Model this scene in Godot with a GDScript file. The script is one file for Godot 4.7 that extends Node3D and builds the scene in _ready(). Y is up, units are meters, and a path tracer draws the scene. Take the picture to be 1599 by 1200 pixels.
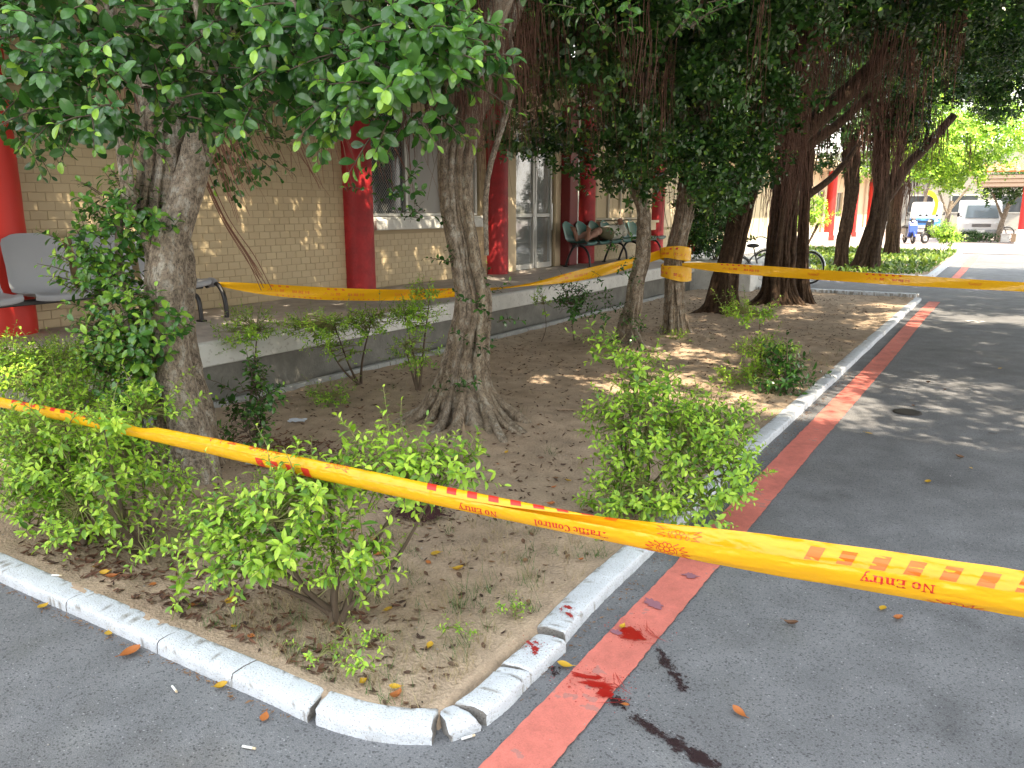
extends Node3D

const EYE := Vector3(0, 1.5, 0)
const TAU_ := TAU
var rng := RandomNumberGenerator.new()
var noise := FastNoiseLite.new()
var used := {}
var M := {}
var leaf_big: ArrayMesh
var leaf_small: ArrayMesh
var leaf_slim: ArrayMesh
var ficus_mats := []
var duranta_mats := []
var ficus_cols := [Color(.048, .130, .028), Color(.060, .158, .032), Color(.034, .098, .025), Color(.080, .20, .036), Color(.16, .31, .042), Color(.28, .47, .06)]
var duranta_cols := [Color(.26, .46, .044), Color(.34, .55, .052), Color(.42, .63, .065), Color(.19, .37, .042), Color(.51, .69, .085), Color(.12, .26, .042)]
var sprays := []
var sprays_light := []


class MB:
	var v := PackedVector3Array()
	var n := PackedVector3Array()
	var c := PackedColorArray()
	var i := PackedInt32Array()
	var tinted := false
	func vert(p: Vector3, nn: Vector3, col := Color.WHITE) -> int:
		v.append(p); n.append(nn); c.append(col)
		return v.size() - 1
	func tri(a: int, b: int, d: int) -> void:
		# front faces run clockwise: turn the triangle so that it agrees with its normals
		var g := (v[d] - v[a]).cross(v[b] - v[a])
		if g.dot(n[a] + n[b] + n[d]) < 0.0:
			i.append(a); i.append(d); i.append(b)
		else:
			i.append(a); i.append(b); i.append(d)
	func raw(a: int, b: int, d: int) -> void:
		i.append(a); i.append(b); i.append(d)
	func face(pts: Array, towards: Vector3, col := Color.WHITE) -> void:
		var k := v.size()
		var nn: Vector3 = (pts[2] - pts[0]).cross(pts[1] - pts[0]).normalized()
		if nn.dot(towards) < 0.0: nn = -nn
		for p in pts: vert(p, nn, col)
		for j in range(1, pts.size() - 1): tri(k, k + j, k + j + 1)
	func smooth(from := 0, ifrom := 0) -> void:
		for k in range(from, v.size()): n[k] = Vector3.ZERO
		for k in range(ifrom, i.size(), 3):
			var g := (v[i[k + 2]] - v[i[k]]).cross(v[i[k + 1]] - v[i[k]])
			n[i[k]] += g; n[i[k + 1]] += g; n[i[k + 2]] += g
		for k in range(from, v.size()): n[k] = n[k].normalized() if n[k].length_squared() > 1e-20 else Vector3.UP
	func add(o: MB, t: Transform3D, col := Color.WHITE) -> void:
		var k := v.size()
		var nb := t.basis.inverse().transposed()
		for j in o.v.size():
			v.append(t * o.v[j]); n.append((nb * o.n[j]).normalized()); c.append(o.c[j] * col)
		var flip := t.basis.determinant() < 0.0
		for j in range(0, o.i.size(), 3):
			i.append(o.i[j] + k)
			if flip:
				i.append(o.i[j + 2] + k); i.append(o.i[j + 1] + k)
			else:
				i.append(o.i[j + 1] + k); i.append(o.i[j + 2] + k)
	func mesh() -> ArrayMesh:
		var a := []
		a.resize(Mesh.ARRAY_MAX)
		a[Mesh.ARRAY_VERTEX] = v; a[Mesh.ARRAY_NORMAL] = n; a[Mesh.ARRAY_INDEX] = i
		if tinted: a[Mesh.ARRAY_COLOR] = c
		var m := ArrayMesh.new()
		if i.size() > 0: m.add_surface_from_arrays(Mesh.PRIMITIVE_TRIANGLES, a)
		return m
	# ---- shapes
	func box(at: Vector3, size: Vector3, bevel := 0.0, turn := Basis.IDENTITY, col := Color.WHITE) -> void:
		var h := size * .5
		var b := minf(bevel, minf(h.x, minf(h.y, h.z)) * .9)
		if b <= 0.0:
			for ax in 3:
				for s in [-1.0, 1.0]:
					var nn := Vector3.ZERO; nn[ax] = s
					var q := []
					for k in [[-1, -1], [1, -1], [1, 1], [-1, 1]]:
						var p := Vector3.ZERO
						p[ax] = s * h[ax]; p[(ax + 1) % 3] = k[0] * h[(ax + 1) % 3]; p[(ax + 2) % 3] = k[1] * h[(ax + 2) % 3]
						q.append(at + turn * p)
					face(q, turn * nn, col)
			return
		for ax in 3:
			var a1 := (ax + 1) % 3
			var a2 := (ax + 2) % 3
			for s in [-1.0, 1.0]:
				var nn := Vector3.ZERO; nn[ax] = s
				var q := []
				for k in [[-1, -1], [1, -1], [1, 1], [-1, 1]]:
					var p := Vector3.ZERO
					p[ax] = s * h[ax]; p[a1] = k[0] * (h[a1] - b); p[a2] = k[1] * (h[a2] - b)
					q.append(at + turn * p)
				face(q, turn * nn, col)
			for s in [-1.0, 1.0]:
				for r in [-1.0, 1.0]:
					var q := []
					var nn := Vector3.ZERO; nn[a1] = s; nn[a2] = r
					for e in [[-1.0, 0], [1.0, 0], [1.0, 1], [-1.0, 1]]:
						var p := Vector3.ZERO
						p[ax] = e[0] * (h[ax] - b)
						p[a1] = s * (h[a1] - (b if e[1] == 0 else 0.0)); p[a2] = r * (h[a2] - (0.0 if e[1] == 0 else b))
						q.append(at + turn * p)
					face(q, turn * nn, col)
		for sx in [-1.0, 1.0]:
			for sy in [-1.0, 1.0]:
				for sz in [-1.0, 1.0]:
					var p := Vector3(sx * h.x, sy * h.y, sz * h.z)
					face([at + turn * (p - Vector3(0, sy * b, sz * b)), at + turn * (p - Vector3(sx * b, 0, sz * b)), at + turn * (p - Vector3(sx * b, sy * b, 0))], turn * p, col)
	func tube(pts: Array, radii, sides := 8, caps := true, col := Color.WHITE, squash := 1.0) -> void:
		var m := pts.size()
		if m < 2: return
		var t0: Vector3 = (pts[1] - pts[0]).normalized()
		var x := t0.cross(Vector3.UP if absf(t0.y) < .9 else Vector3.RIGHT).normalized()
		var k := v.size()
		for j in m:
			var t: Vector3 = (pts[mini(j + 1, m - 1)] - pts[maxi(j - 1, 0)]).normalized()
			x = (x - t * x.dot(t)).normalized()
			var y := t.cross(x)
			var r: float = radii[j] if radii is Array or radii is PackedFloat32Array else radii
			for s in sides:
				var a := TAU * s / sides
				var d := x * cos(a) + y * sin(a) * squash
				vert(pts[j] + d * r, (x * cos(a) + y * sin(a)).normalized(), col)
		for j in m - 1:
			for s in sides:
				var a := k + j * sides + s
				var b := k + j * sides + (s + 1) % sides
				tri(a, b, b + sides); tri(a, b + sides, a + sides)
		if caps:
			for e in [0, m - 1]:
				var nn: Vector3 = (pts[0] - pts[1]).normalized() if e == 0 else (pts[m - 1] - pts[m - 2]).normalized()
				var q := []
				for s in sides: q.append(v[k + e * sides + s])
				var kk := v.size()
				for p in q: vert(p, nn, col)
				for s in range(1, sides - 1): tri(kk, kk + s, kk + s + 1)
	func lathe(prof: Array, at: Vector3, sides := 24, turn := Basis.IDENTITY, col := Color.WHITE) -> void:
		# prof: Vector2(radius, height) from bottom to top
		var k := v.size()
		var m := prof.size()
		for j in m:
			var d: Vector2 = (prof[mini(j + 1, m - 1)] - prof[maxi(j - 1, 0)]).normalized()
			for s in sides:
				var a := TAU * s / sides
				vert(at + turn * Vector3(prof[j].x * cos(a), prof[j].y, prof[j].x * sin(a)), turn * Vector3(d.y * cos(a), -d.x, d.y * sin(a)), col)
		for j in m - 1:
			for s in sides:
				var a := k + j * sides + s
				var b := k + j * sides + (s + 1) % sides
				tri(a, b, b + sides); tri(a, b + sides, a + sides)
	func torus(at: Vector3, axis: Vector3, big: float, small: float, seg := 24, sides := 8) -> void:
		var z := axis.normalized()
		var x := z.cross(Vector3.UP if absf(z.y) < .9 else Vector3.RIGHT).normalized()
		var y := z.cross(x)
		var k := v.size()
		for j in seg:
			var a := TAU * j / seg
			var o := x * cos(a) + y * sin(a)
			for s in sides:
				var b := TAU * s / sides
				var d := o * cos(b) + z * sin(b)
				vert(at + o * big + d * small, d)
		for j in seg:
			for s in sides:
				var a := k + j * sides + s
				var b := k + j * sides + (s + 1) % sides
				var a2 := k + ((j + 1) % seg) * sides + s
				var b2 := k + ((j + 1) % seg) * sides + (s + 1) % sides
				tri(a, b, b2); tri(a, b2, a2)
	func prism(poly: Array, along: Vector3, bevel := 0.0) -> void:
		# a flat polygon (Vector3 list) pushed out along a vector; bevel shrinks the two ends
		var m := poly.size()
		var mid := Vector3.ZERO
		for p in poly: mid += p / m
		var d := along.normalized()
		var rings := [[0.0, bevel], [bevel, 0.0], [along.length() - bevel, 0.0], [along.length(), bevel]] if bevel > 0.0 else [[0.0, 0.0], [along.length(), 0.0]]
		var outs := []
		for r in rings:
			var q := []
			for p in poly: q.append(p + d * r[0] + (mid - p).normalized() * r[1])
			outs.append(q)
		for r in outs.size() - 1:
			for j in m:
				var j2 := (j + 1) % m
				var mm: Vector3 = (poly[j] + poly[j2]) * .5
				var e: Vector3 = (poly[j2] - poly[j]).cross(d)
				if e.dot(mm - mid) < 0.0: e = -e
				if bevel > 0.0 and r != 1: e = e.normalized() + (d if r == 2 else -d)
				face([outs[r][j], outs[r][j2], outs[r + 1][j2], outs[r + 1][j]], e)
		# ends: triangulated in the polygon's own plane
		var ux: Vector3 = (poly[1] - poly[0]).normalized()
		var uy := d.cross(ux)
		for e in [0, outs.size() - 1]:
			var flat := PackedVector2Array()
			for p in outs[e]: flat.append(Vector2(p.dot(ux), p.dot(uy)))
			var ids := Geometry2D.triangulate_polygon(flat)
			var nn := -d if e == 0 else d
			var k := v.size()
			for p in outs[e]: vert(p, nn)
			for t in range(0, ids.size(), 3): tri(k + ids[t], k + ids[t + 1], k + ids[t + 2])
	func ball(at: Vector3, r: Vector3, seg := 14, rings := 9, turn := Basis.IDENTITY) -> void:
		var k := v.size()
		for j in rings + 1:
			var a := PI * j / rings
			for s in seg:
				var b := TAU * s / seg
				var d := Vector3(sin(a) * cos(b), cos(a), sin(a) * sin(b))
				vert(at + turn * (d * r), turn * (d / r).normalized())
		for j in rings:
			for s in seg:
				var a := k + j * seg + s
				var b := k + j * seg + (s + 1) % seg
				if j > 0: tri(a, b, b + seg)
				if j < rings - 1: tri(a, b + seg, a + seg)


# ---------------------------------------------------------------- naming
func numbered(called: String) -> String:
	var k: int = used.get(called, 0)
	used[called] = k + 1
	return called if k == 0 else "%s_%03d" % [called, k]

func tag(o: Node3D, label := "", category := "", group := "", kind := "") -> Node3D:
	if label: o.set_meta("label", label)
	if category: o.set_meta("category", category)
	if group: o.set_meta("group", group)
	if kind: o.set_meta("kind", kind)
	return o

func thing(called: String, label: String, category: String, at := Vector3.ZERO, turn := 0.0, group := "") -> Node3D:
	var o := Node3D.new()
	o.name = numbered(called)
	add_child(o)
	o.position = at
	o.rotation.y = turn
	return tag(o, label, category, group)

func obj(called: String, mesh, m: Material, parent: Node3D = null) -> MeshInstance3D:
	var o := MeshInstance3D.new()
	o.mesh = mesh.mesh() if mesh is MB else mesh
	o.material_override = m
	if parent == null:
		o.name = numbered(called)
		add_child(o)
	else:
		var key := "%d/%s" % [parent.get_instance_id(), called]
		o.name = called if not used.has(key) else "%s_%03d" % [called, used[key]]
		used[key] = used.get(key, 0) + 1
		parent.add_child(o, true)
	return o

func struct(called: String, mesh, m: Material) -> MeshInstance3D:
	var o := obj(called, mesh, m)
	o.set_meta("kind", "structure")
	return o

func copy(o: Node3D, label := "", group := "") -> Node3D:
	var r: Node3D = o.duplicate()
	var base := str(o.name)
	r.name = numbered(base)
	add_child(r)
	if label: r.set_meta("label", label)
	if group: r.set_meta("group", group)
	return r

func many(called: String, mesh: Mesh, m: Material, xf: Array, cols: Array, parent: Node3D = null) -> MultiMeshInstance3D:
	var mm := MultiMesh.new()
	mm.transform_format = MultiMesh.TRANSFORM_3D
	mm.use_colors = cols.size() > 0
	mm.mesh = mesh
	mm.instance_count = xf.size()
	for k in xf.size():
		mm.set_instance_transform(k, xf[k])
		if cols.size() > 0: mm.set_instance_color(k, cols[k])
	var o := MultiMeshInstance3D.new()
	o.multimesh = mm
	o.material_override = m
	o.set_meta("kind", "stuff")
	if parent == null:
		o.name = numbered(called)
		add_child(o)
	else:
		o.name = called
		parent.add_child(o, true)
	return o


# ---------------------------------------------------------------- materials
func srgb(r: float, g: float, b: float) -> Color:
	return Color(r, g, b).linear_to_srgb()

func plain(col: Color, rough := .7, spec := .5, metal := 0.0) -> StandardMaterial3D:
	var m := StandardMaterial3D.new()
	m.albedo_color = col.linear_to_srgb()
	m.roughness = rough
	m.metallic_specular = spec
	m.metallic = metal
	return m

func bytes_of(freq: float, size: int, octaves := 4, seed_ := 1, kind := FastNoiseLite.TYPE_SIMPLEX_SMOOTH) -> PackedByteArray:
	var f := FastNoiseLite.new()
	f.seed = seed_
	f.noise_type = kind
	f.frequency = freq
	f.fractal_octaves = octaves
	if kind == FastNoiseLite.TYPE_CELLULAR:
		f.cellular_return_type = FastNoiseLite.RETURN_DISTANCE
		f.fractal_type = FastNoiseLite.FRACTAL_NONE
	var im := f.get_seamless_image(size, size, false, false, .15)
	im.convert(Image.FORMAT_L8)
	return im.get_data()

func tex_of(size: int, data: PackedByteArray) -> ImageTexture:
	return ImageTexture.create_from_image(Image.create_from_data(size, size, false, Image.FORMAT_RGB8, data))

func normal_of(size: int, h: PackedByteArray, strength: float) -> ImageTexture:
	var im := Image.create_from_data(size, size, false, Image.FORMAT_L8, h)
	im.convert(Image.FORMAT_RGBA8)
	im.bump_map_to_normal_map(strength)
	return ImageTexture.create_from_image(im)

# layers of noise mixed into a colour map; pick is called with (a, b, c) in 0..1 and gives a linear colour
func surface(size: int, a: PackedByteArray, b: PackedByteArray, c: PackedByteArray, pick: Callable) -> ImageTexture:
	var d := PackedByteArray()
	d.resize(size * size * 3)
	for k in size * size:
		var col: Color = pick.call(a[k] / 255.0, b[k] / 255.0, c[k] / 255.0)
		col = col.clamp().linear_to_srgb()
		d[k * 3] = int(col.r * 255.0); d[k * 3 + 1] = int(col.g * 255.0); d[k * 3 + 2] = int(col.b * 255.0)
	return tex_of(size, d)

func world_mat(t: Texture2D, nt: Texture2D, scale: Vector3, rough := .85, nscale := 1.0) -> StandardMaterial3D:
	var m := StandardMaterial3D.new()
	m.albedo_texture = t
	m.roughness = rough
	m.uv1_triplanar = true
	m.uv1_world_triplanar = true
	m.uv1_scale = scale
	m.uv1_triplanar_sharpness = 4.0
	if nt:
		m.normal_enabled = true
		m.normal_texture = nt
		m.normal_scale = nscale
	return m

func hash_bytes(size: int, seed_: int) -> PackedByteArray:
	var d := PackedByteArray()
	d.resize(size * size)
	var r := RandomNumberGenerator.new()
	r.seed = seed_
	for k in size * size: d[k] = r.randi() & 255
	return d

func make_materials() -> void:
	var lo := bytes_of(.012, 512, 4, 3)
	var mid := bytes_of(.05, 512, 3, 5)
	var hi := bytes_of(.16, 512, 2, 7)
	var grit := hash_bytes(512, 11)
	var cell := bytes_of(.14, 512, 1, 13, FastNoiseLite.TYPE_CELLULAR)
	# asphalt: grey binder, dark pits, a few pale stones, stamped into a two-metre tile
	var height := PackedByteArray()
	height.resize(512 * 512)
	for k in 512 * 512: height[k] = int(clampf(hi[k] * .45 + grit[k] * .22 + (255 - cell[k]) * .33, 0, 255))
	var N := 1024
	var big := PackedByteArray()
	big.resize(N * N)
	var wide := bytes_of(.006, N, 4, 21)
	var fine := hash_bytes(N, 23)
	for k in N * N: big[k] = int(clampf(118.0 + (wide[k] - 128) * .16 + (fine[k] - 128) * .26, 0, 255))
	var r2 := RandomNumberGenerator.new()
	r2.seed = 29
	for k in 26000:
		var cx := r2.randi() % N
		var cy := r2.randi() % N
		var tone := 34.0 + r2.randf() * 40.0 if k % 7 else 165.0 + r2.randf() * 80.0
		var rad := r2.randf_range(.5, 1.9) if k % 7 else r2.randf_range(.4, 1.3)
		for dy in range(-2, 3):
			for dx in range(-2, 3):
				if dx * dx + dy * dy <= rad * rad:
					var at := ((cy + dy + N) % N) * N + (cx + dx + N) % N
					big[at] = int(lerpf(big[at], tone, .8))
	var ad := PackedByteArray()
	ad.resize(N * N * 3)
	for k in N * N:
		var g := int(clampf(51.0 + big[k] * .52, 0, 255))
		ad[k * 3] = g; ad[k * 3 + 1] = g + 1; ad[k * 3 + 2] = g + 4
	M.asphalt = world_mat(tex_of(N, ad), normal_of(N, big, 3.0), Vector3.ONE * .5, .9, .55)
	M.asphalt.vertex_color_use_as_albedo = true
	var mixed := PackedByteArray()
	mixed.resize(512 * 512)
	for k in 512 * 512: mixed[k] = int(clampf(grit[k] * .62 + hi[k] * .25 + (255 - cell[k]) * .13, 0, 255))
	# sandy soil
	var dirt := func(a: float, b: float, c: float) -> Color:
		var g := .86 + .42 * (a - .5) + .3 * (b - .5) + .28 * (c - .5)
		return Color(.47, .355, .25) * g
	M.soil = world_mat(surface(512, lo, hi, grit, dirt), normal_of(512, height, 6.0), Vector3.ONE * .7, .95, .6)
	M.soil.vertex_color_use_as_albedo = true
	# bark, stretched upwards
	var barkc := func(a: float, b: float, c: float) -> Color:
		var g := .72 + 1.0 * (a - .42) + .8 * (b - .5) + .5 * (c - .5)
		if b < .3 and c < .5: g *= .55
		return Color(.40, .325, .245).lerp(Color(.41, .375, .315), smoothstep(.55, .75, a)) * maxf(g, .25)
	var bh := PackedByteArray()
	bh.resize(512 * 512)
	for k in 512 * 512: bh[k] = int(clampf(mid[k] * .5 + hi[k] * .5, 0, 255))
	M.bark = world_mat(surface(512, lo, mid, hi, barkc), normal_of(512, bh, 20.0), Vector3(2.7, 1.5, 2.7), .9, 1.0)
	M.bark.vertex_color_use_as_albedo = true
	M.bark_brown = M.bark.duplicate()
	M.bark_brown.albedo_color = Color(.52, .44, .37)
	# cement and concrete
	var cem := func(a: float, b: float, c: float) -> Color:
		var g := 1.0 + .5 * (a - .5) + .2 * (b - .5) + .12 * (c - .5)
		return Color(.19, .185, .165) * g
	M.cement = world_mat(surface(512, lo, mid, grit, cem), normal_of(512, height, 2.0), Vector3.ONE * .6, .9, .5)
	var flo := func(a: float, b: float, c: float) -> Color:
		var g := 1.0 + .4 * (a - .5) + .25 * (b - .5) + .1 * (c - .5)
		return Color(.42, .375, .34) * g
	M.floor = world_mat(surface(512, lo, mid, grit, flo), normal_of(512, height, 1.5), Vector3.ONE * .5, .75, .4)
	# weathered white paint: chips, grey dirt
	var whi := func(a: float, b: float, c: float) -> Color:
		var w := Color(.62, .655, .705) * (1.0 + .22 * (a - .5) + .08 * (c - .5))
		if b < .27: w = w.lerp(Color(.32, .31, .29), smoothstep(.27, .2, b))
		return w
	M.white_kerb = world_mat(surface(512, lo, hi, grit, whi), normal_of(512, height, 4.0), Vector3.ONE * 1.4, .8, .7)
	M.white_kerb.vertex_color_use_as_albedo = true
	M.dull_kerb = M.white_kerb.duplicate()
	M.dull_kerb.albedo_color = Color(.78, .77, .74)
	var wal := func(a: float, b: float, c: float) -> Color:
		var w := Color(.66, .66, .63) * (1.0 + .25 * (a - .5) + .06 * (c - .5))
		return w.lerp(Color(.42, .4, .36), smoothstep(.66, .8, b) * .5)
	M.white_wall = world_mat(surface(512, lo, mid, grit, wal), null, Vector3.ONE * .7, .8)
	# red road paint
	var redp := func(a: float, b: float, c: float) -> Color:
		var w := Color(.63, .185, .145) * (1.0 + .3 * (a - .5) + .18 * (b - .5) + .25 * (c - .5))
		if c < .05: w = Color(.20, .12, .10)
		if a > .68 and b > .6: w = w.lerp(Color(.22, .2, .19), .45)
		return w
	M.red_paint = world_mat(surface(512, lo, mid, mixed, redp), M.asphalt.normal_texture, Vector3.ONE * .5, .8, .6)
	M.red_paint.vertex_color_use_as_albedo = true
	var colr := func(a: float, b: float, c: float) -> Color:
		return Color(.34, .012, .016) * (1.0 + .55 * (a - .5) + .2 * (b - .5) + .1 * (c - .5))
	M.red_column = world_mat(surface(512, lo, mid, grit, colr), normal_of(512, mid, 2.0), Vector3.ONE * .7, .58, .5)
	for k in 4:
		var t := [Color(.50, .40, .245), Color(.51, .41, .25), Color(.49, .39, .238), Color(.525, .425, .262)][k] as Color
		M["brick%d" % k] = plain(t, .5)
	M.brick0.normal_enabled = false
	M.mortar = plain(Color(.40, .325, .21), .95)
	M.cream = plain(Color(.60, .49, .33), .8)
	M.cream_dark = plain(Color(.46, .42, .34), .6)
	M.steel = plain(Color(.55, .56, .55), .38, .5, .85)
	M.alu = plain(Color(.50, .50, .47), .45, .5, .3)
	M.black_metal = plain(Color(.014, .014, .016), .4)
	M.grey_seat = plain(Color(.30, .31, .335), .5)
	M.green_seat = plain(Color(.02, .10, .088), .4)
	M.dark = plain(Color(.02, .02, .022), .8)
	M.rubber = plain(Color(.02, .02, .02), .75)
	M.red = plain(Color(.5, .02, .02), .5)
	M.root = plain(Color(.115, .055, .035), .9)
	M.root_red = plain(Color(.24, .11, .075), .9)
	M.root_pale = plain(Color(.26, .19, .13), .9)
	M.twig = plain(Color(.11, .08, .055), .9)
	M.twig_green = plain(Color(.20, .20, .07), .8)
	M.pale_root = plain(Color(.36, .27, .18), .85)
	M.glass = plain(Color(.9, .95, .93), .04)
	M.glass.transparency = BaseMaterial3D.TRANSPARENCY_ALPHA
	M.glass.albedo_color.a = .12
	M.dark_glass = plain(Color(.05, .06, .07), .06)
	M.tape = plain(Color(.86, .47, .012), .24)
	M.tape.backlight_enabled = true
	M.tape.backlight = Color(.55, .42, .05)
	M.tape.cull_mode = BaseMaterial3D.CULL_DISABLED
	var cr := bytes_of(.02, 256, 3, 31)
	M.tape.normal_enabled = true
	M.tape.normal_texture = normal_of(256, cr, 10.0)
	M.tape.normal_scale = .35
	M.tape.uv1_triplanar = true
	M.tape.uv1_world_triplanar = true
	M.tape.uv1_scale = Vector3(2.2, 5.0, 5.0)
	M.print_red = plain(Color(.62, .03, .015), .4)
	M.print_through = plain(Color(.74, .17, .015), .4)
	for f in [[ficus_cols, ficus_mats, .21, Color(.45, .60, .20)], [duranta_cols, duranta_mats, .42, Color(.62, .72, .22)]]:
		for col in f[0]:
			var m := plain(col, f[2])
			m.backlight_enabled = true
			m.backlight = f[3]
			f[1].append(m)
	for f in [["ficus", .21, Color(.45, .60, .20)], ["duranta", .42, Color(.62, .72, .22)], ["far_leaf", .36, Color(.35, .42, .12)]]:
		var m := plain(Color.WHITE, f[1])
		m.vertex_color_use_as_albedo = true
		m.backlight_enabled = true
		m.backlight = f[2]
		M[f[0]] = m
	M.litter = plain(Color.WHITE, .9)
	M.litter.vertex_color_use_as_albedo = true
	M.tinted = plain(Color.WHITE, .85)
	M.tinted.vertex_color_use_as_albedo = true


# ---------------------------------------------------------------- small geometry helpers
func curve(pts: Array, step: float) -> Array:
	# Catmull-Rom through the points, about one point per step
	var out := []
	for k in pts.size() - 1:
		var p0: Vector3 = pts[maxi(k - 1, 0)]
		var p1: Vector3 = pts[k]
		var p2: Vector3 = pts[k + 1]
		var p3: Vector3 = pts[mini(k + 2, pts.size() - 1)]
		var m := maxi(1, int(ceil(p1.distance_to(p2) / step)))
		for j in m: out.append(p1.cubic_interpolate(p2, p0, p3, float(j) / m))
	out.append(pts[-1])
	return out

func lerps(vals: Array, m: int) -> Array:
	var out := []
	for j in m:
		var f := float(j) / maxi(1, m - 1) * (vals.size() - 1)
		var k := mini(int(f), vals.size() - 2)
		out.append(lerpf(vals[k], vals[k + 1], f - k))
	return out

func rnd(a := -1.0, b := 1.0) -> float:
	return rng.randf_range(a, b)

func rdir() -> Vector3:
	var y := rnd()
	var a := rnd(0, TAU)
	var s := sqrt(1.0 - y * y)
	return Vector3(s * cos(a), y, s * sin(a))


# ---------------------------------------------------------------- plants
class Leaves:
	var xf := []
	var tint := PackedInt32Array()
	var shade := PackedFloat32Array()

# a leaf of length 1 along +y, upper face towards +z
func leaf_mesh(width: float, fold: float, curl: float, fine: bool, slim := false) -> ArrayMesh:
	var b := MB.new()
	var ys := [0.0, .07, .26, .5, .74, .92, 1.0] if fine else [0.0, .3, .68, 1.0]
	var ws := [.0, .03, .33, .5, .46, .25, .0] if fine else [0.0, .42, .40, 0.0]
	if slim: ws = [.0, .03, .36, .5, .40, .16, .0]
	var z := func(y: float) -> float: return -curl * (y - .35) * (y - .35) * 1.6
	for s in [-1.0, 1.0]:
		var k := b.v.size()
		for j in ys.size():
			b.vert(Vector3(0, ys[j], z.call(ys[j])), Vector3.BACK)
			var w: float = ws[j] * width * s
			b.vert(Vector3(w, ys[j], z.call(ys[j]) + absf(w) * fold), Vector3.BACK)
		for j in ys.size() - 1:
			var a := k + j * 2
			if j > 0: b.tri(a, a + 1, a + 3 if ws[j + 1] > 0.0 else a + 2)
			if ws[j + 1] > 0.0: b.tri(a, a + 3, a + 2)
	b.smooth()
	return b.mesh()

func put_leaf(f: Leaves, p: Vector3, dir: Vector3, up: Vector3, size: float, tint: int) -> void:
	var y := dir.normalized()
	var x := y.cross(up)
	if x.length_squared() < 1e-5: x = y.cross(Vector3(.3, .2, .9))
	x = x.normalized()
	var zz := x.cross(y)
	f.xf.append(Transform3D(Basis(x * size * rnd(.85, 1.15), y * size, zz * size), p))
	f.tint.append(tint)
	f.shade.append(rnd(.78, 1.22))

# a twig with spirally set leaves, young pale ones at the tip; tints: [old..., young]
func spray(f: Leaves, wood: MB, p: Vector3, dir: Vector3, length: float, count: int, size: float, young: float, kind: int) -> void:
	var d := dir.normalized()
	var side := d.cross(Vector3.UP)
	if side.length_squared() < 1e-3: side = Vector3.RIGHT
	side = side.normalized()
	var other := side.cross(d)
	var tip := p + d * length - Vector3.UP * length * .12
	if wood: wood.tube([p, p.lerp(tip, .5) + Vector3.UP * length * .04, tip], [.0034 * (size / .07), .0025 * (size / .07), .0012], 4, false)
	var a0 := rnd(0, TAU)
	for k in count:
		var t := (k + .6) / count
		var base := p.lerp(p.lerp(tip, .5) + Vector3.UP * length * .04, t * 2.0) if t < .5 else (p.lerp(tip, .5) + Vector3.UP * length * .04).lerp(tip, t * 2.0 - 1.0)
		var a := a0 + k * 2.4 + rnd(-.3, .3)
		var out := side * cos(a) + other * sin(a)
		var open := lerpf(1.15, .45, t * t)
		var ld := (d * (1.0 - open * .55) + out * open + Vector3(0, -.18, 0) + rdir() * .16).normalized()
		var up := (d * .9 + Vector3.UP * .9 - out * .2 + rdir() * .25)
		var s := size * lerpf(1.0, .55, t * t * t) * rnd(.62, 1.18)
		var ti: int
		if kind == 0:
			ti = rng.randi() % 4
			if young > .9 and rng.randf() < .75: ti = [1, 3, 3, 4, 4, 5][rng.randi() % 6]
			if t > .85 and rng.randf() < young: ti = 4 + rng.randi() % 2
		else:
			ti = [0, 1, 2, 3, 0, 1, 5][rng.randi() % 7]
			if t > .6 and rng.randf() < young: ti = [2, 4, 1][rng.randi() % 3]
		put_leaf(f, base, ld, up, s, ti)

func young_tip(f: Leaves, p: Vector3, d: Vector3, size: float) -> void:
	for k in 3: put_leaf(f, p, d + rdir() * .6, Vector3.UP + rdir() * .5, size * rnd(.4, .6), 5)

# the nearest ones become leaves of their own, the rest one mass
func commit_leaves(f: Leaves, parent: Node3D, mesh: ArrayMesh, kind: int, keep: int, called := "foliage") -> void:
	var cols: Array = ficus_cols if kind == 0 else duranta_cols
	var mats: Array = ficus_mats if kind == 0 else duranta_mats
	var order := range(f.xf.size())
	if keep > 0:
		var far := PackedFloat32Array()
		far.resize(f.xf.size())
		for k in f.xf.size(): far[k] = f.xf[k].origin.distance_squared_to(EYE - parent.position)
		order.sort_custom(func(a, b): return far[a] < far[b])
	var near := mini(keep, order.size())
	for k in near:
		var o := obj("leaf", mesh, mats[f.tint[order[k]]], parent)
		o.transform = f.xf[order[k]]
	if near < order.size():
		var xf := []
		var cc := []
		for k in range(near, order.size()):
			var c: Color = cols[f.tint[order[k]]] * f.shade[order[k]]
			xf.append(f.xf[order[k]]); cc.append(Color(c.r, c.g, c.b))
		many(called, mesh, M.ficus if kind == 0 else M.duranta, xf, cc, parent)

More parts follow.
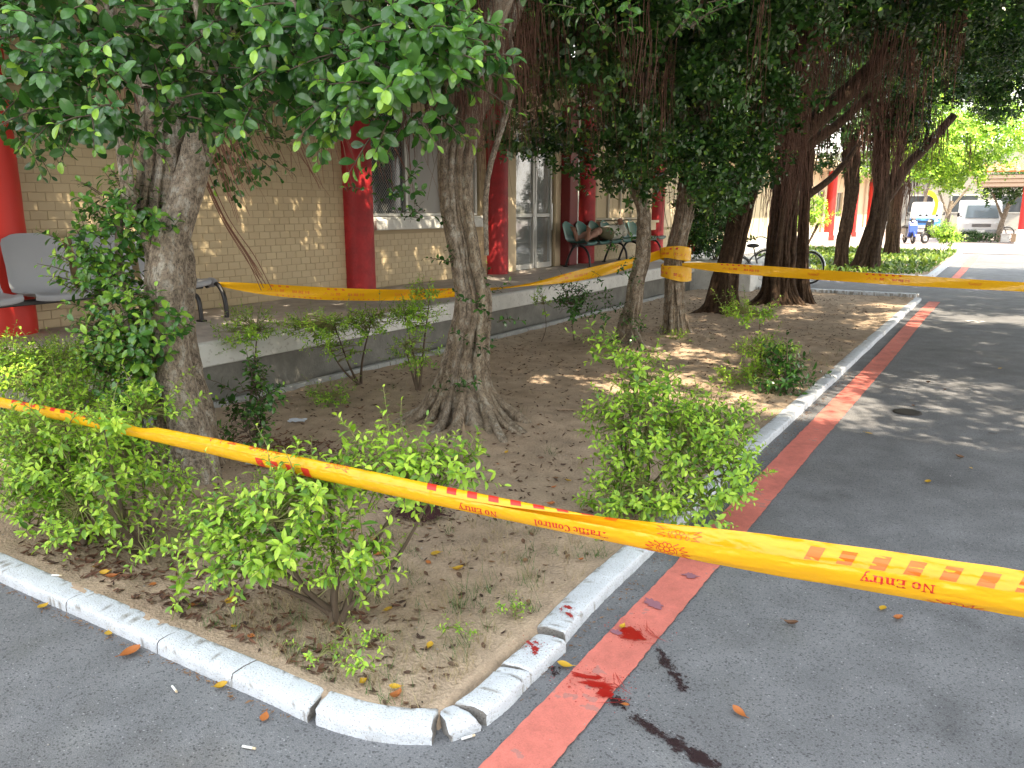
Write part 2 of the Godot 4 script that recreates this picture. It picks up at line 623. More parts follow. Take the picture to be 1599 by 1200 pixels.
# ready-made sprays for the masses of leaves further up and away
func make_sprays() -> void:
	for k in 5:
		for set_ in 2:
			var f := Leaves.new()
			spray(f, null, Vector3.ZERO, Vector3.UP, .26, 9, .085, .7, 0)
			spray(f, null, Vector3(0, .03, 0), Vector3(.8, .6, .2), .2, 7, .08, .7, 0)
			spray(f, null, Vector3(0, .05, 0), Vector3(-.6, .7, -.5), .2, 7, .08, .7, 0)
			var b := MB.new()
			b.tinted = true
			for j in f.xf.size():
				var t: Transform3D = f.xf[j]
				var c: Color = ficus_cols[f.tint[j]] * f.shade[j]
				if set_ == 1: c = (duranta_cols[f.tint[j]] * f.shade[j]) * .9
				c = Color(c.r, c.g, c.b)
				var nn := t.basis.z.normalized()
				var q := []
				for p in [Vector3(0, 0, 0), Vector3(.26, .35, .03), Vector3(.2, .75, .02), Vector3(0, 1, -.06), Vector3(-.2, .75, .02), Vector3(-.26, .35, .03)]: q.append(b.vert(t * p, nn, c))
				b.raw(q[0], q[1], q[5]); b.raw(q[1], q[2], q[4]); b.raw(q[1], q[4], q[5]); b.raw(q[2], q[3], q[4])
			for j in range(0, b.i.size(), 3):
				var g := (b.v[b.i[j + 2]] - b.v[b.i[j]]).cross(b.v[b.i[j + 1]] - b.v[b.i[j]])
				if g.dot(b.n[b.i[j]]) < 0.0:
					var s := b.i[j + 1]
					b.i[j + 1] = b.i[j + 2]; b.i[j + 2] = s
			(sprays if set_ == 0 else sprays_light).append(b.mesh())

# leaves through the volume of a crown: blobs of [centre, radii, sprays]; clumped, with gaps
func crown(parent: Node3D, blobs: Array, scale := 1.0, light := false, called := "crown") -> void:
	var lists := [[], [], [], [], []]
	var cols := [[], [], [], [], []]
	for b in blobs:
		var left: int = int(b[2] * (1.2 if b[2] > 450 else 1.0))
		while left > 0:
			var d := rdir()
			var at: Vector3 = b[0] + d * pow(rng.randf(), .42) * b[1]
			var c := mini(left, 10 + rng.randi() % 14)
			left -= c
			var bright := rnd(.72, 1.3)
			for k in c:
				var p := at + Vector3(rng.randfn(), rng.randfn() * .7, rng.randfn()) * .18 * scale
				var y: Vector3 = (d * .55 + rdir() * .9 + Vector3(0, .15, 0)).normalized()
				var x := y.cross(rdir()).normalized()
				var s := scale * rnd(.75, 1.25)
				var w := rng.randi() % 5
				lists[w].append(Transform3D(Basis(x * s, y * s, x.cross(y) * s), p - parent.position))
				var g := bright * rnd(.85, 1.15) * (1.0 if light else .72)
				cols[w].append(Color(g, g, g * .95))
	for w in 5:
		if lists[w].size() > 0:
			var o := many(called, (sprays_light if light else sprays)[w], M.far_leaf, lists[w], cols[w], parent)
			if w > 0: o.name = "%s_%03d" % [called, w]

# a banyan trunk: a fluted, flaring core with roots grown down along it
func trunk(pts: Array, radii: Array, strands: int, seed_: int, top_root := 1.0) -> MB:
	var b := MB.new()
	b.tinted = true
	var path := curve(pts, .05)
	var rad := lerps(radii, path.size())
	for j in rad.size(): rad[j] *= .72
	var sides := 28
	var k0 := b.v.size()
	noise.seed = seed_
	noise.frequency = 1.0
	noise.fractal_octaves = 3
	var ground: float = pts[0].y
	for j in path.size():
		var h: float = path[j].y - ground
		for s in sides:
			var a := TAU * s / sides
			var flute := noise.get_noise_3d(cos(a) * 1.3, h * .55, sin(a) * 1.3)
			var fine := noise.get_noise_3d(cos(a) * 5.0 + 9.0, h * 2.2, sin(a) * 5.0)
			var bump := noise.get_noise_3d(cos(a) * 2.0 + 30.0, h * 5.0, sin(a) * 2.0)
			var r: float = rad[j] * (1.0 + .42 * flute + .15 * fine + .10 * bump)
			r *= 1.0 + .55 * exp(-h / .10) * (.55 + .9 * noise.get_noise_2d(cos(a) * 2.2 + 5.0, sin(a) * 2.2))
			var sh := 1.0 + .5 * fine + .25 * bump
			b.vert(path[j] + Vector3(cos(a), 0, sin(a)) * r, Vector3(cos(a), 0, sin(a)), Color(sh, sh * .985, sh * .96))
	for j in path.size() - 1:
		for s in sides:
			var a := k0 + j * sides + s
			var c := k0 + j * sides + (s + 1) % sides
			b.tri(a, c, c + sides); b.tri(a, c + sides, a + sides)
	b.smooth()
	for q in strands:
		var a := rnd(0, TAU)
		var top := path.size() - 1 - int(rng.randf() * path.size() * (.75 if top_root > .5 else .3))
		var pp := []
		var rr := []
		var thick: float = rnd(.006, .024) * (rad[0] / .15)
		var drift := rnd(-.5, .5)
		var end_out := rnd(1.25, 2.2)
		var j := top
		while j >= 0:
			var h: float = path[j].y - ground
			a += drift * .07 + rnd(-.09, .09)
			var near: float = rad[j] * (1.0 + .42 * noise.get_noise_3d(cos(a) * 1.3, h * .55, sin(a) * 1.3)) * .985
			var flare := 1.0 + (end_out - 1.0) * exp(-h / .13)
			var f := near * flare
			if j > top - 3: f *= .93
			pp.append(path[j] + Vector3(cos(a), 0, sin(a)) * f)
			rr.append(thick * (1.0 + .5 * exp(-h / .15)) * rnd(.9, 1.1))
			j -= 2
		if pp.size() > 3:
			pp.append(pp[-1] + Vector3(cos(a) * .08, -.1, sin(a) * .08))
			rr.append(thick)
			var g := rnd(.7, 1.35)
			b.tube(curve(pp, .09), lerps(rr, curve(pp, .09).size()), 7, false, Color(g, g * .96, g * .9))
	return b

# thin roots hanging down in bunches: spots of [point, spread, length, count]
func hanging(spots: Array, thick := .0022, lean := Vector3.ZERO) -> MB:
	var b := MB.new()
	for s in spots:
		var knot := Vector3.ZERO
		var shared := Vector3.ZERO
		var reach := 1.0
		for k in s[3]:
			# roots hang in wisps of about nine
			if k % 9 == 0:
				knot = Vector3(rng.randfn() * s[1].x, rng.randfn() * s[1].y, rng.randfn() * s[1].z)
				shared = Vector3(rnd(), 0, rnd()) * .12
				reach = rnd(.5, 1.15)
			var p: Vector3 = s[0] + knot + Vector3(rng.randfn(), rng.randfn(), rng.randfn()) * .022 * (1.0 + s[2])
			var length: float = s[2] * reach * rnd(.6, 1.1)
			var n := 5 + int(length / .09)
			var pp := [p]
			var own := lean * rnd(.2, 1.3) + shared
			var sway := Vector3(rnd(), 0, rnd()) * .16
			for j in range(1, n):
				sway = sway * .8 + Vector3(rnd(), 0, rnd()) * .11
				pp.append(pp[-1] + Vector3(0, -length / n, 0) + (sway + own) * (length / n))
			var r := thick * rnd(.6, 1.7)
			b.tube(pp, lerps([r, r * .8, r * .35], n), 3, false)
	return b

func branch(b: MB, pts: Array, r0: float, r1: float) -> void:
	var q := curve(pts, .12)
	b.tube(q, lerps([r0, r1], q.size()), 9, true)

func twigs_of(b: MB, from: Vector3, spread: Vector3, count: int, r: float) -> void:
	for k in count:
		var e := from + Vector3(rnd() * spread.x, rnd() * spread.y, rnd() * spread.z)
		branch(b, [from, from.lerp(e, .5) + rdir() * .1, e], r, r * .3)

# a shrub: stems from the foot to every lobe, twigs from the stems, leaves in whorls at their ends
# lobes: [centre, radii, sprays]
func shrub(called: String, label: String, foot: Vector3, lobes: Array, size: float, keep: int, group := "", young := .6, kind := 1, wood_r := .011) -> Node3D:
	var t := thing(called, label, "shrub", foot, 0.0, group)
	var wood := MB.new()
	var fine := MB.new()
	var f := Leaves.new()
	for l in lobes:
		var c: Vector3 = l[0] - foot
		var ends := []
		var stems := maxi(1, int(l[2] / 30.0))
		for s in stems:
			var e: Vector3 = c + rdir() * l[1] * .6
			var start := Vector3(rnd(), 0, rnd()) * .03
			var kink := start.lerp(e, .45) + Vector3(rnd() * .05, -e.y * .05, rnd() * .05)
			var q := curve([start, kink, e], .05)
			wood.tube(q, lerps([wood_r * 1.3, wood_r * .7, wood_r * .25], q.size()), 6, false)
			for j in q.size(): if j > q.size() / 3: ends.append(q[j])
		for s in int(l[2] * 2.4):
			var d := rdir()
			var p: Vector3 = c + d * pow(rng.randf(), .38) * l[1]
			var near: Vector3 = ends[0]
			for e in ends: if e.distance_squared_to(p) < near.distance_squared_to(p): near = e
			var go := (d * .8 + Vector3(rnd() * .4, .55, rnd() * .4)).normalized()
			if near.distance_to(p) > .02: fine.tube([near, near.lerp(p, .6) + Vector3(0, .012, 0), p], [.0026, .002, .0016], 4, false)
			var long := rnd(1.6, 3.0)
			if rng.randf() < .12:
				# a shoot that reaches out of the mass
				p += (d + Vector3(0, .6, 0)).normalized() * size * 1.2
				long = rnd(3.0, 4.6)
			if s % 11 == 0: fine.tube([near, near.lerp(p, .7) + rdir() * .02, p + d * .05, p + d * .09 + rdir() * .02], .0018, 4, false)
			spray(f, fine, p, go, size * long, 7 + rng.randi() % 6, size * rnd(.72, 1.15), young, kind)
	obj("stem", wood, M.twig, t)
	obj("twig", fine, M.twig_green if kind == 1 else M.twig, t).set_meta("kind", "stuff")
	commit_leaves(f, t, (leaf_slim if kind == 1 else leaf_big) if keep > 0 else leaf_small, kind, keep)
	return t


func _ready() -> void:
	var cam := Camera3D.new()
	cam.name = "camera"
	cam.fov = 51.28
	cam.near = .05
	cam.far = 500.0
	cam.position = EYE
	cam.rotation_degrees = Vector3(-12.32, 31.709, 0)
	add_child(cam)
	cam.current = true
	var we := WorldEnvironment.new()
	we.name = "daylight"
	var env := Environment.new()
	env.background_mode = Environment.BG_SKY
	var sky := Sky.new()
	var sm := ProceduralSkyMaterial.new()
	sm.sky_top_color = Color(.77, .80, .83)
	sm.sky_horizon_color = Color(.95, .92, .87)
	sm.sky_curve = .18
	sm.ground_bottom_color = Color(.35, .34, .32)
	sm.ground_horizon_color = Color(.7, .72, .72)
	sm.sun_angle_max = 6.0
	sm.sky_energy_multiplier = 1.3
	sky.sky_material = sm
	env.sky = sky
	env.ambient_light_source = Environment.AMBIENT_SOURCE_SKY
	env.tonemap_mode = Environment.TONE_MAPPER_LINEAR
	env.tonemap_exposure = 3.0
	env.sdfgi_enabled = true
	env.ssao_enabled = true
	env.ssil_enabled = true
	we.environment = env
	add_child(we)
	var sun := DirectionalLight3D.new()
	sun.name = "sun"
	sun.light_color = Color(1.0, .93, .82)
	sun.light_energy = 1.6
	sun.light_angular_distance = .5
	sun.shadow_enabled = true
	add_child(sun)
	sun.look_at_from_position(Vector3(.52, .80, .30) * 50.0, Vector3.ZERO)

	rng.seed = 20201006
	make_materials()
	leaf_big = leaf_mesh(.52, .16, .28, true)
	leaf_slim = leaf_mesh(.42, .2, .3, true, true)
	leaf_small = leaf_mesh(.46, .2, .3, false)
	make_sprays()
	build_ground()
	build_kerbs()
	build_walkway()
	build_building()
	build_far()
	build_trees()
	build_shrubs()
	build_seats()
	build_person()
	build_cycles()
	build_tapes()
	build_marks()
	build_litter()


# ---------------------------------------------------------------- ground
func sheet(x0: float, x1: float, z0: float, z1: float, step: float, y_of: Callable, c_of: Callable) -> MB:
	var b := MB.new()
	b.tinted = true
	var nx := int(ceil((x1 - x0) / step))
	var nz := int(ceil((z1 - z0) / step))
	for j in nz + 1:
		for k in nx + 1:
			var x := lerpf(x0, x1, float(k) / nx)
			var z := lerpf(z0, z1, float(j) / nz)
			b.vert(Vector3(x, y_of.call(x, z), z), Vector3.UP, c_of.call(x, z))
	for j in nz:
		for k in nx:
			var a := j * (nx + 1) + k
			b.tri(a, a + 1, a + nx + 2); b.tri(a, a + nx + 2, a + nx + 1)
	b.smooth()
	return b

func build_ground() -> void:
	noise.seed = 4
	noise.frequency = 1.0
	noise.fractal_octaves = 4
	var g := MB.new()
	g.face([Vector3(-200, -.06, 200), Vector3(200, -.06, 200), Vector3(200, -.06, -260), Vector3(-200, -.06, -260)], Vector3.UP)
	struct("ground", g, M.floor)
	# asphalt; dusty along the kerbs
	var road_c := func(x: float, z: float) -> Color:
		var v := 1.0 + .22 * noise.get_noise_2d(x * .5, z * .5) + .16 * noise.get_noise_2d(x * 2.2 + 7.0, z * 2.2)
		var front := exp(-maxf(0.0, z + 1.49) / .22) * (1.0 if x < -1.1 else exp(-(x + 1.1) / .12))
		var side := exp(-maxf(0.0, x + 1.2) / .07) if z < -1.6 else 0.0
		var dust := clampf(maxf(front, side) * (.9 + .8 * noise.get_noise_2d(x * 3.0, z * 3.0 + 40.0)), 0.0, 1.0)
		var blotch := smoothstep(.28, .5, noise.get_noise_2d(x * 1.1 + 70.0, z * 1.1)) * .5
		return Color(v, v, v).lerp(Color(1.75, 1.6, 1.35), clampf(dust * .75 + blotch * .6, 0, 1)) * (1.0 - .2 * smoothstep(.3, .5, noise.get_noise_2d(x * 1.7 + 120.0, z * 1.7 + 9.0)))
	struct("road", sheet(-9, 9, -32.2, 9, .09, func(x, z): return .003 * noise.get_noise_2d(x * .8, z * .8) - .004, road_c), M.asphalt)
	# the planting bed, bare sandy soil
	var soil_y := func(x: float, z: float) -> float:
		if x > -1.262 or z > kerb_line(x): return -.08
		var y := .036 + .018 * noise.get_noise_2d(x * 1.4, z * 1.4) + .010 * noise.get_noise_2d(x * 7.0, z * 7.0) + .004 * noise.get_noise_2d(x * 22.0, z * 22.0)
		for t in [Vector2(-3.8, -2.67), Vector2(-3.12, -4.5), Vector2(-3.45, -7.88), Vector2(-3.24, -8.8), Vector2(-3.36, -11.1), Vector2(-2.95, -12.8)]:
			y += .07 * exp(-t.distance_squared_to(Vector2(x, z)) / .28)
		return y
	var soil_c := func(x: float, z: float) -> Color:
		var v := 1.0 + .25 * noise.get_noise_2d(x * .9, z * .9 + 20.0)
		var damp := smoothstep(.05, .4, noise.get_noise_2d(x * .7 + 33.0, z * .7)) * .25
		if x < -2.6 and z > -3.6: damp += .18 * smoothstep(-3.6, -3.0, z)
		return Color(v, v, v).lerp(Color(.5, .45, .40), damp)
	struct("soil", sheet(-4.96, -1.22, -15.12, -1.52, .04, soil_y, soil_c), M.soil)
	var verge_y := func(x: float, z: float) -> float: return .06 + .03 * noise.get_noise_2d(x * 1.5, z * 1.5)
	struct("soil", sheet(-6.6, -1.55, -31.3, -19.6, .15, verge_y, soil_c), M.soil)
	# the pale forecourt past the end of the road
	var pl := MB.new()
	var tones := [plain(Color(.33, .275, .26), .85), plain(Color(.46, .40, .385), .85)]
	pl.face([Vector3(-30, .012, -32.2), Vector3(30, .012, -32.2), Vector3(30, .012, -70), Vector3(-30, .012, -70)], Vector3.UP)
	struct("forecourt", pl, tones[0])
	# red no-parking line in two lengths, with ragged edges
	for part in [[-14.95, 4.0], [-31.6, -19.5]]:
		var b := MB.new()
		b.tinted = true
		var n := int((part[1] - part[0]) / .03)
		var cut := 7
		for j in n + 1:
			var z := lerpf(part[0], part[1], float(j) / n)
			for k in cut + 1:
				var f := float(k) / cut
				var x := lerpf(-1.095, -.925, f) - .006 * sin(z * .9)
				if k == 0 or k == cut: x += .007 * noise.get_noise_2d(z * 14.0, k * 9.0) + .003 * noise.get_noise_2d(z * 60.0, k * 5.0)
				var v := 1.0 + .22 * noise.get_noise_2d(x * 4.0, z * 2.2) + .14 * noise.get_noise_2d(x * 16.0, z * 16.0)
				if fposmod(z + .02 * sin(x * 40.0), .21) < .014 and noise.get_noise_2d(z * 3.0, 4.0) > -.1: v *= 1.25
				b.vert(Vector3(x, .0028 + .003 * noise.get_noise_2d(x * .8, z * .8), z), Vector3.UP, Color(v, v, v))
		for j in n:
			for k in cut:
				var a := j * (cut + 1) + k
				b.tri(a, a + 1, a + cut + 2); b.tri(a, a + cut + 2, a + cut + 1)
		b.smooth()
		struct("red_line", b, M.red_paint)
	# white scuffed mark on the far asphalt and an iron cover
	var scuff := MB.new()
	for k in 6: splat(scuff, Vector3(-.42 + k * .035 + rnd() * .01, .003 + k * .0001, -12.55 + rnd() * .12), .03, .06, rnd(0, 3))
	tag(obj("paint_mark", scuff, plain(Color(.5, .5, .5), .9)), "faded white scuffed paint mark on the asphalt beside the far end of the red line", "paint mark")
	var cover := MB.new()
	cover.lathe([Vector2(.0, .004), Vector2(.085, .004), Vector2(.1, .0035), Vector2(.105, -.01)], Vector3(-.54, 0, -6.57), 24)
	tag(obj("iron_cover", cover, plain(Color(.035, .03, .028), .7)), "small round dark iron cover set in the asphalt right of the red line", "cover")

# where the middle of the front kerb runs
func kerb_line(x: float) -> float:
	var q := [Vector2(-1.632, -1.549), Vector2(-1.50, -1.565), Vector2(-1.385, -1.60), Vector2(-1.285, -1.655), Vector2(-1.238, -1.738)]
	if x <= q[0].x: return -1.547
	for k in q.size() - 1:
		if x <= q[k + 1].x: return lerpf(q[k].y, q[k + 1].y, (x - q[k].x) / (q[k + 1].x - q[k].x))
	return -1.74

# an irregular flat blot with feathered teeth
func splat(b: MB, at: Vector3, rx: float, rz: float, turn: float, teeth := 22, rag := .28) -> void:
	var k := b.v.size()
	b.vert(at, Vector3.UP)
	var s0 := rnd(0, 100)
	for j in teeth:
		var a := TAU * j / teeth
		var r := 1.0 + rag * 2.2 * noise.get_noise_2d(cos(a) * 1.6 + s0, sin(a) * 1.6) + rnd() * rag * .55
		var p := Vector2(cos(a) * rx, sin(a) * rz).rotated(turn) * maxf(r, .25)
		b.vert(at + Vector3(p.x, 0, p.y), Vector3.UP)
	for j in teeth: b.tri(k, k + 1 + j, k + 1 + (j + 1) % teeth)


# ---------------------------------------------------------------- kerbs
# one kerb stone along a path on the ground: worn chamfered section, ragged ends, dirty foot
func kerb_stone(pts: Array, width: float, height: float, skew0 := 0.0, skew1 := 0.0, sink := 0.0, broken := true) -> MB:
	var b := MB.new()
	b.tinted = true
	var q := curve(pts, .012)
	var m := q.size()
	# section: across (-.5..+.5 of the width), height, shade of the paint
	var sec := [[-.5, -.05, 0], [-.495, .003, 0], [-.485, .010, 0], [-.475, .017, 0], [-.46, .024, 0], [-.445, height - .014, 1], [-.42, height - .006, 1], [-.36, height - .002, 1], [-.2, height + .001, 1], [.1, height + .003, 1], [.42, height, 1], [.48, height - .010, 1], [.5, .02, 1], [.5, -.05, 0]]
	var ns := sec.size()
	var s0 := rnd(0, 200)
	for j in m:
		var t: Vector3 = (q[mini(j + 1, m - 1)] - q[maxi(j - 1, 0)]).normalized()
		var side := t.cross(Vector3.UP)
		var f := float(j) / (m - 1)
		for k in ns:
			var across: float = sec[k][0] * width
			var wob := .0028 * noise.get_noise_2d(j * .09 + s0, k * 2.3) + .0028 * noise.get_noise_2d(j * .6 + s0, k * 5.0)
			var skew := lerpf(skew0, skew1, f) * across
			var ragged := (.010 * noise.get_noise_2d(k * 1.7 + s0, 3.0)) if broken and (j == 0 or j == m - 1) else 0.0
			var low := (.005 if broken else .0009) if j == 0 or j == m - 1 else 0.0
			var p: Vector3 = q[j] + side * (across + wob) + t * (skew + ragged) + Vector3.UP * (sec[k][1] + wob * .5 - low - sink)
			var chip := noise.get_noise_2d(j * .17 + s0, k * .9) + rnd() * .16
			var worn: bool = (k <= 1 or chip > -.46 + .095 * k) if k < 8 else chip > .5
			if broken and (j == 0 or j == m - 1): worn = worn or rng.randf() < .5
			b.vert(p, Vector3.UP, Color(.50, .46, .40) * rnd(.8, 1.15) if worn else Color.WHITE * rnd(.94, 1.0))
	for j in m - 1:
		for k in ns - 1:
			var a := j * ns + k
			b.raw(a, a + 1, a + ns + 1); b.raw(a, a + ns + 1, a + ns)
	b.smooth()
	# make sure the surface faces out
	var top := (m / 2) * ns + 9
	if b.n[top].y < 0.0:
		for k in range(0, b.i.size(), 3):
			var s := b.i[k + 1]
			b.i[k + 1] = b.i[k + 2]; b.i[k + 2] = s
		b.smooth()
	for e in [0, m - 1]:
		var k := b.v.size()
		var nn: Vector3 = (q[0] - q[1]).normalized() if e == 0 else (q[m - 1] - q[m - 2]).normalized()
		for s in ns: b.vert(b.v[e * ns + s], nn, Color(.40, .36, .31))
		for s in range(1, ns - 1): b.tri(k, k + s, k + s + 1)
	return b

func build_kerbs() -> void:
	noise.frequency = 1.0
	var W := .118
	var kerb := Node3D.new()
	kerb.name = "kerb"
	kerb.set_meta("kind", "structure")
	add_child(kerb)
	# front run, from off the left to the corner, then the broken corner, then the long side
	var xs := [-5.1, -4.55, -3.62, -2.92, -2.36, -1.98, -1.645]
	for k in xs.size() - 1:
		var a: float = xs[k]
		var c: float = xs[k + 1] - (.0008 if k < xs.size() - 2 else .005)
		obj("kerb_stone", kerb_stone([Vector3(a, 0, -1.547), Vector3((a + c) * .5, 0, -1.547 + rnd() * .004), Vector3(c, 0, -1.547)], W, .044, rnd() * .05, .25 if k == xs.size() - 2 else rnd() * .05, 0.0, k == xs.size() - 2), M.white_kerb, kerb)
	obj("kerb_stone", kerb_stone([Vector3(-1.632, 0, -1.549), Vector3(-1.50, 0, -1.565), Vector3(-1.385, 0, -1.60), Vector3(-1.285, 0, -1.655)], W, .046, .25, -.1), M.white_kerb, kerb)
	obj("kerb_stone", kerb_stone([Vector3(-1.272, 0, -1.672), Vector3(-1.238, 0, -1.738)], W, .041, -.1, .3, .004), M.white_kerb, kerb)
	obj("kerb_stone", kerb_stone([Vector3(-1.232, 0, -1.752), Vector3(-1.222, 0, -1.86), Vector3(-1.226, 0, -1.955)], W, .046, .25, -.1), M.white_kerb, kerb)
	obj("kerb_stone", kerb_stone([Vector3(-1.227, 0, -1.961), Vector3(-1.228, 0, -2.0)], W, .044, -.1, .2, .002), M.white_kerb, kerb)
	obj("kerb_stone", kerb_stone([Vector3(-1.228, 0, -2.006), Vector3(-1.225, 0, -2.1), Vector3(-1.222, 0, -2.235)], W, .046, .1, .1), M.white_kerb, kerb)
	var zs := [-2.275, -2.83, -3.62, -4.6, -5.55, -6.5, -7.5, -8.5, -9.5, -10.5, -11.6, -12.7, -13.8, -15.1]
	for k in zs.size() - 1:
		var a: float = zs[k]
		var c: float = zs[k + 1] + .001
		var x := -1.265 if k == 0 else -1.272
		obj("kerb_stone", kerb_stone([Vector3(x + (.018 if k == 0 else 0.0), 0, a), Vector3(x - .004 + rnd() * .003, 0, (a + c) * .5), Vector3(-1.272, 0, c)], W, .048 if k == 0 else .044, rnd() * .05, rnd() * .05, 0.0, k == 0), M.white_kerb, kerb)
	# end of the first bed and round the second
	for seg in [[[Vector3(-1.26, 0, -15.18), Vector3(-2.6, 0, -15.16)], [Vector3(-2.61, 0, -15.16), Vector3(-3.95, 0, -15.15)]], [[Vector3(-6.6, 0, -19.45), Vector3(-4.2, 0, -19.5)], [Vector3(-4.19, 0, -19.5), Vector3(-1.75, 0, -19.6)], [Vector3(-1.7, 0, -19.62), Vector3(-1.55, 0, -19.7), Vector3(-1.49, 0, -19.9)], [Vector3(-1.49, 0, -19.92), Vector3(-1.49, 0, -23.5)], [Vector3(-1.49, 0, -23.52), Vector3(-1.49, 0, -27.4)], [Vector3(-1.49, 0, -27.42), Vector3(-1.49, 0, -31.3)]]]:
		for s in seg: obj("kerb_stone", kerb_stone(s, .13, .10), M.white_kerb, kerb)

func build_walkway() -> void:
	var w := Node3D.new()
	w.name = "walkway"
	w.set_meta("kind", "structure")
	add_child(w)
	var y := .517
	var f := MB.new()
	f.box(Vector3(-5.985, y - .05, -5.7), Vector3(1.73, .1, 18.0), .004)
	obj("floor_slab", f, M.floor, w)
	var e := MB.new()
	for k in 6: e.box(Vector3(-5.09, y - .088, 1.8 - k * 3.0), Vector3(.085, .18, 2.992), .008)
	obj("edge_beam", e, M.white_wall, w)
	var g := MB.new()
	g.box(Vector3(-5.17, .17, -5.7), Vector3(.1, .37, 18.0))
	obj("retaining_wall", g, M.cement, w)
	for k in 6:
		obj("low_kerb", kerb_stone([Vector3(-4.99, 0, 2.0 - k * 2.6), Vector3(-4.99 + rnd() * .01, 0, .7 - k * 2.6), Vector3(-4.99, 0, -.592 - k * 2.6)], .075, .075, 0.0, 0.0, 0.0, false), M.dull_kerb, w)
	# white end block by the crossing path, with a step
	var b := MB.new()
	b.box(Vector3(-5.42, .255, -16.2), Vector3(2.86, .51, 3.0), .012)
	obj("end_block", b, M.white_wall, w)
	var s := MB.new()
	s.box(Vector3(-5.5, .09, -18.0), Vector3(2.4, .18, .55), .012)
	obj("step", s, M.white_wall, w)


# ---------------------------------------------------------------- the building
func wall_boxes(b: MB, x0: float, x1: float, z0: float, z1: float, y0: float, y1: float, holes: Array) -> void:
	# z0 > z1; holes: [z_near, z_far, y_low, y_high], sorted from near to far
	var z := z0
	for h in holes:
		if z - h[0] > .001: b.box(Vector3((x0 + x1) * .5, (y0 + y1) * .5, (z + h[0]) * .5), Vector3(x1 - x0, y1 - y0, z - h[0]))
		if h[2] - y0 > .001: b.box(Vector3((x0 + x1) * .5, (y0 + h[2]) * .5, (h[0] + h[1]) * .5), Vector3(x1 - x0, h[2] - y0, h[0] - h[1]))
		if y1 - h[3] > .001: b.box(Vector3((x0 + x1) * .5, (h[3] + y1) * .5, (h[0] + h[1]) * .5), Vector3(x1 - x0, y1 - h[3], h[0] - h[1]))
		z = h[1]
	if z - z1 > .001: b.box(Vector3((x0 + x1) * .5, (y0 + y1) * .5, (z + z1) * .5), Vector3(x1 - x0, y1 - y0, z - z1))

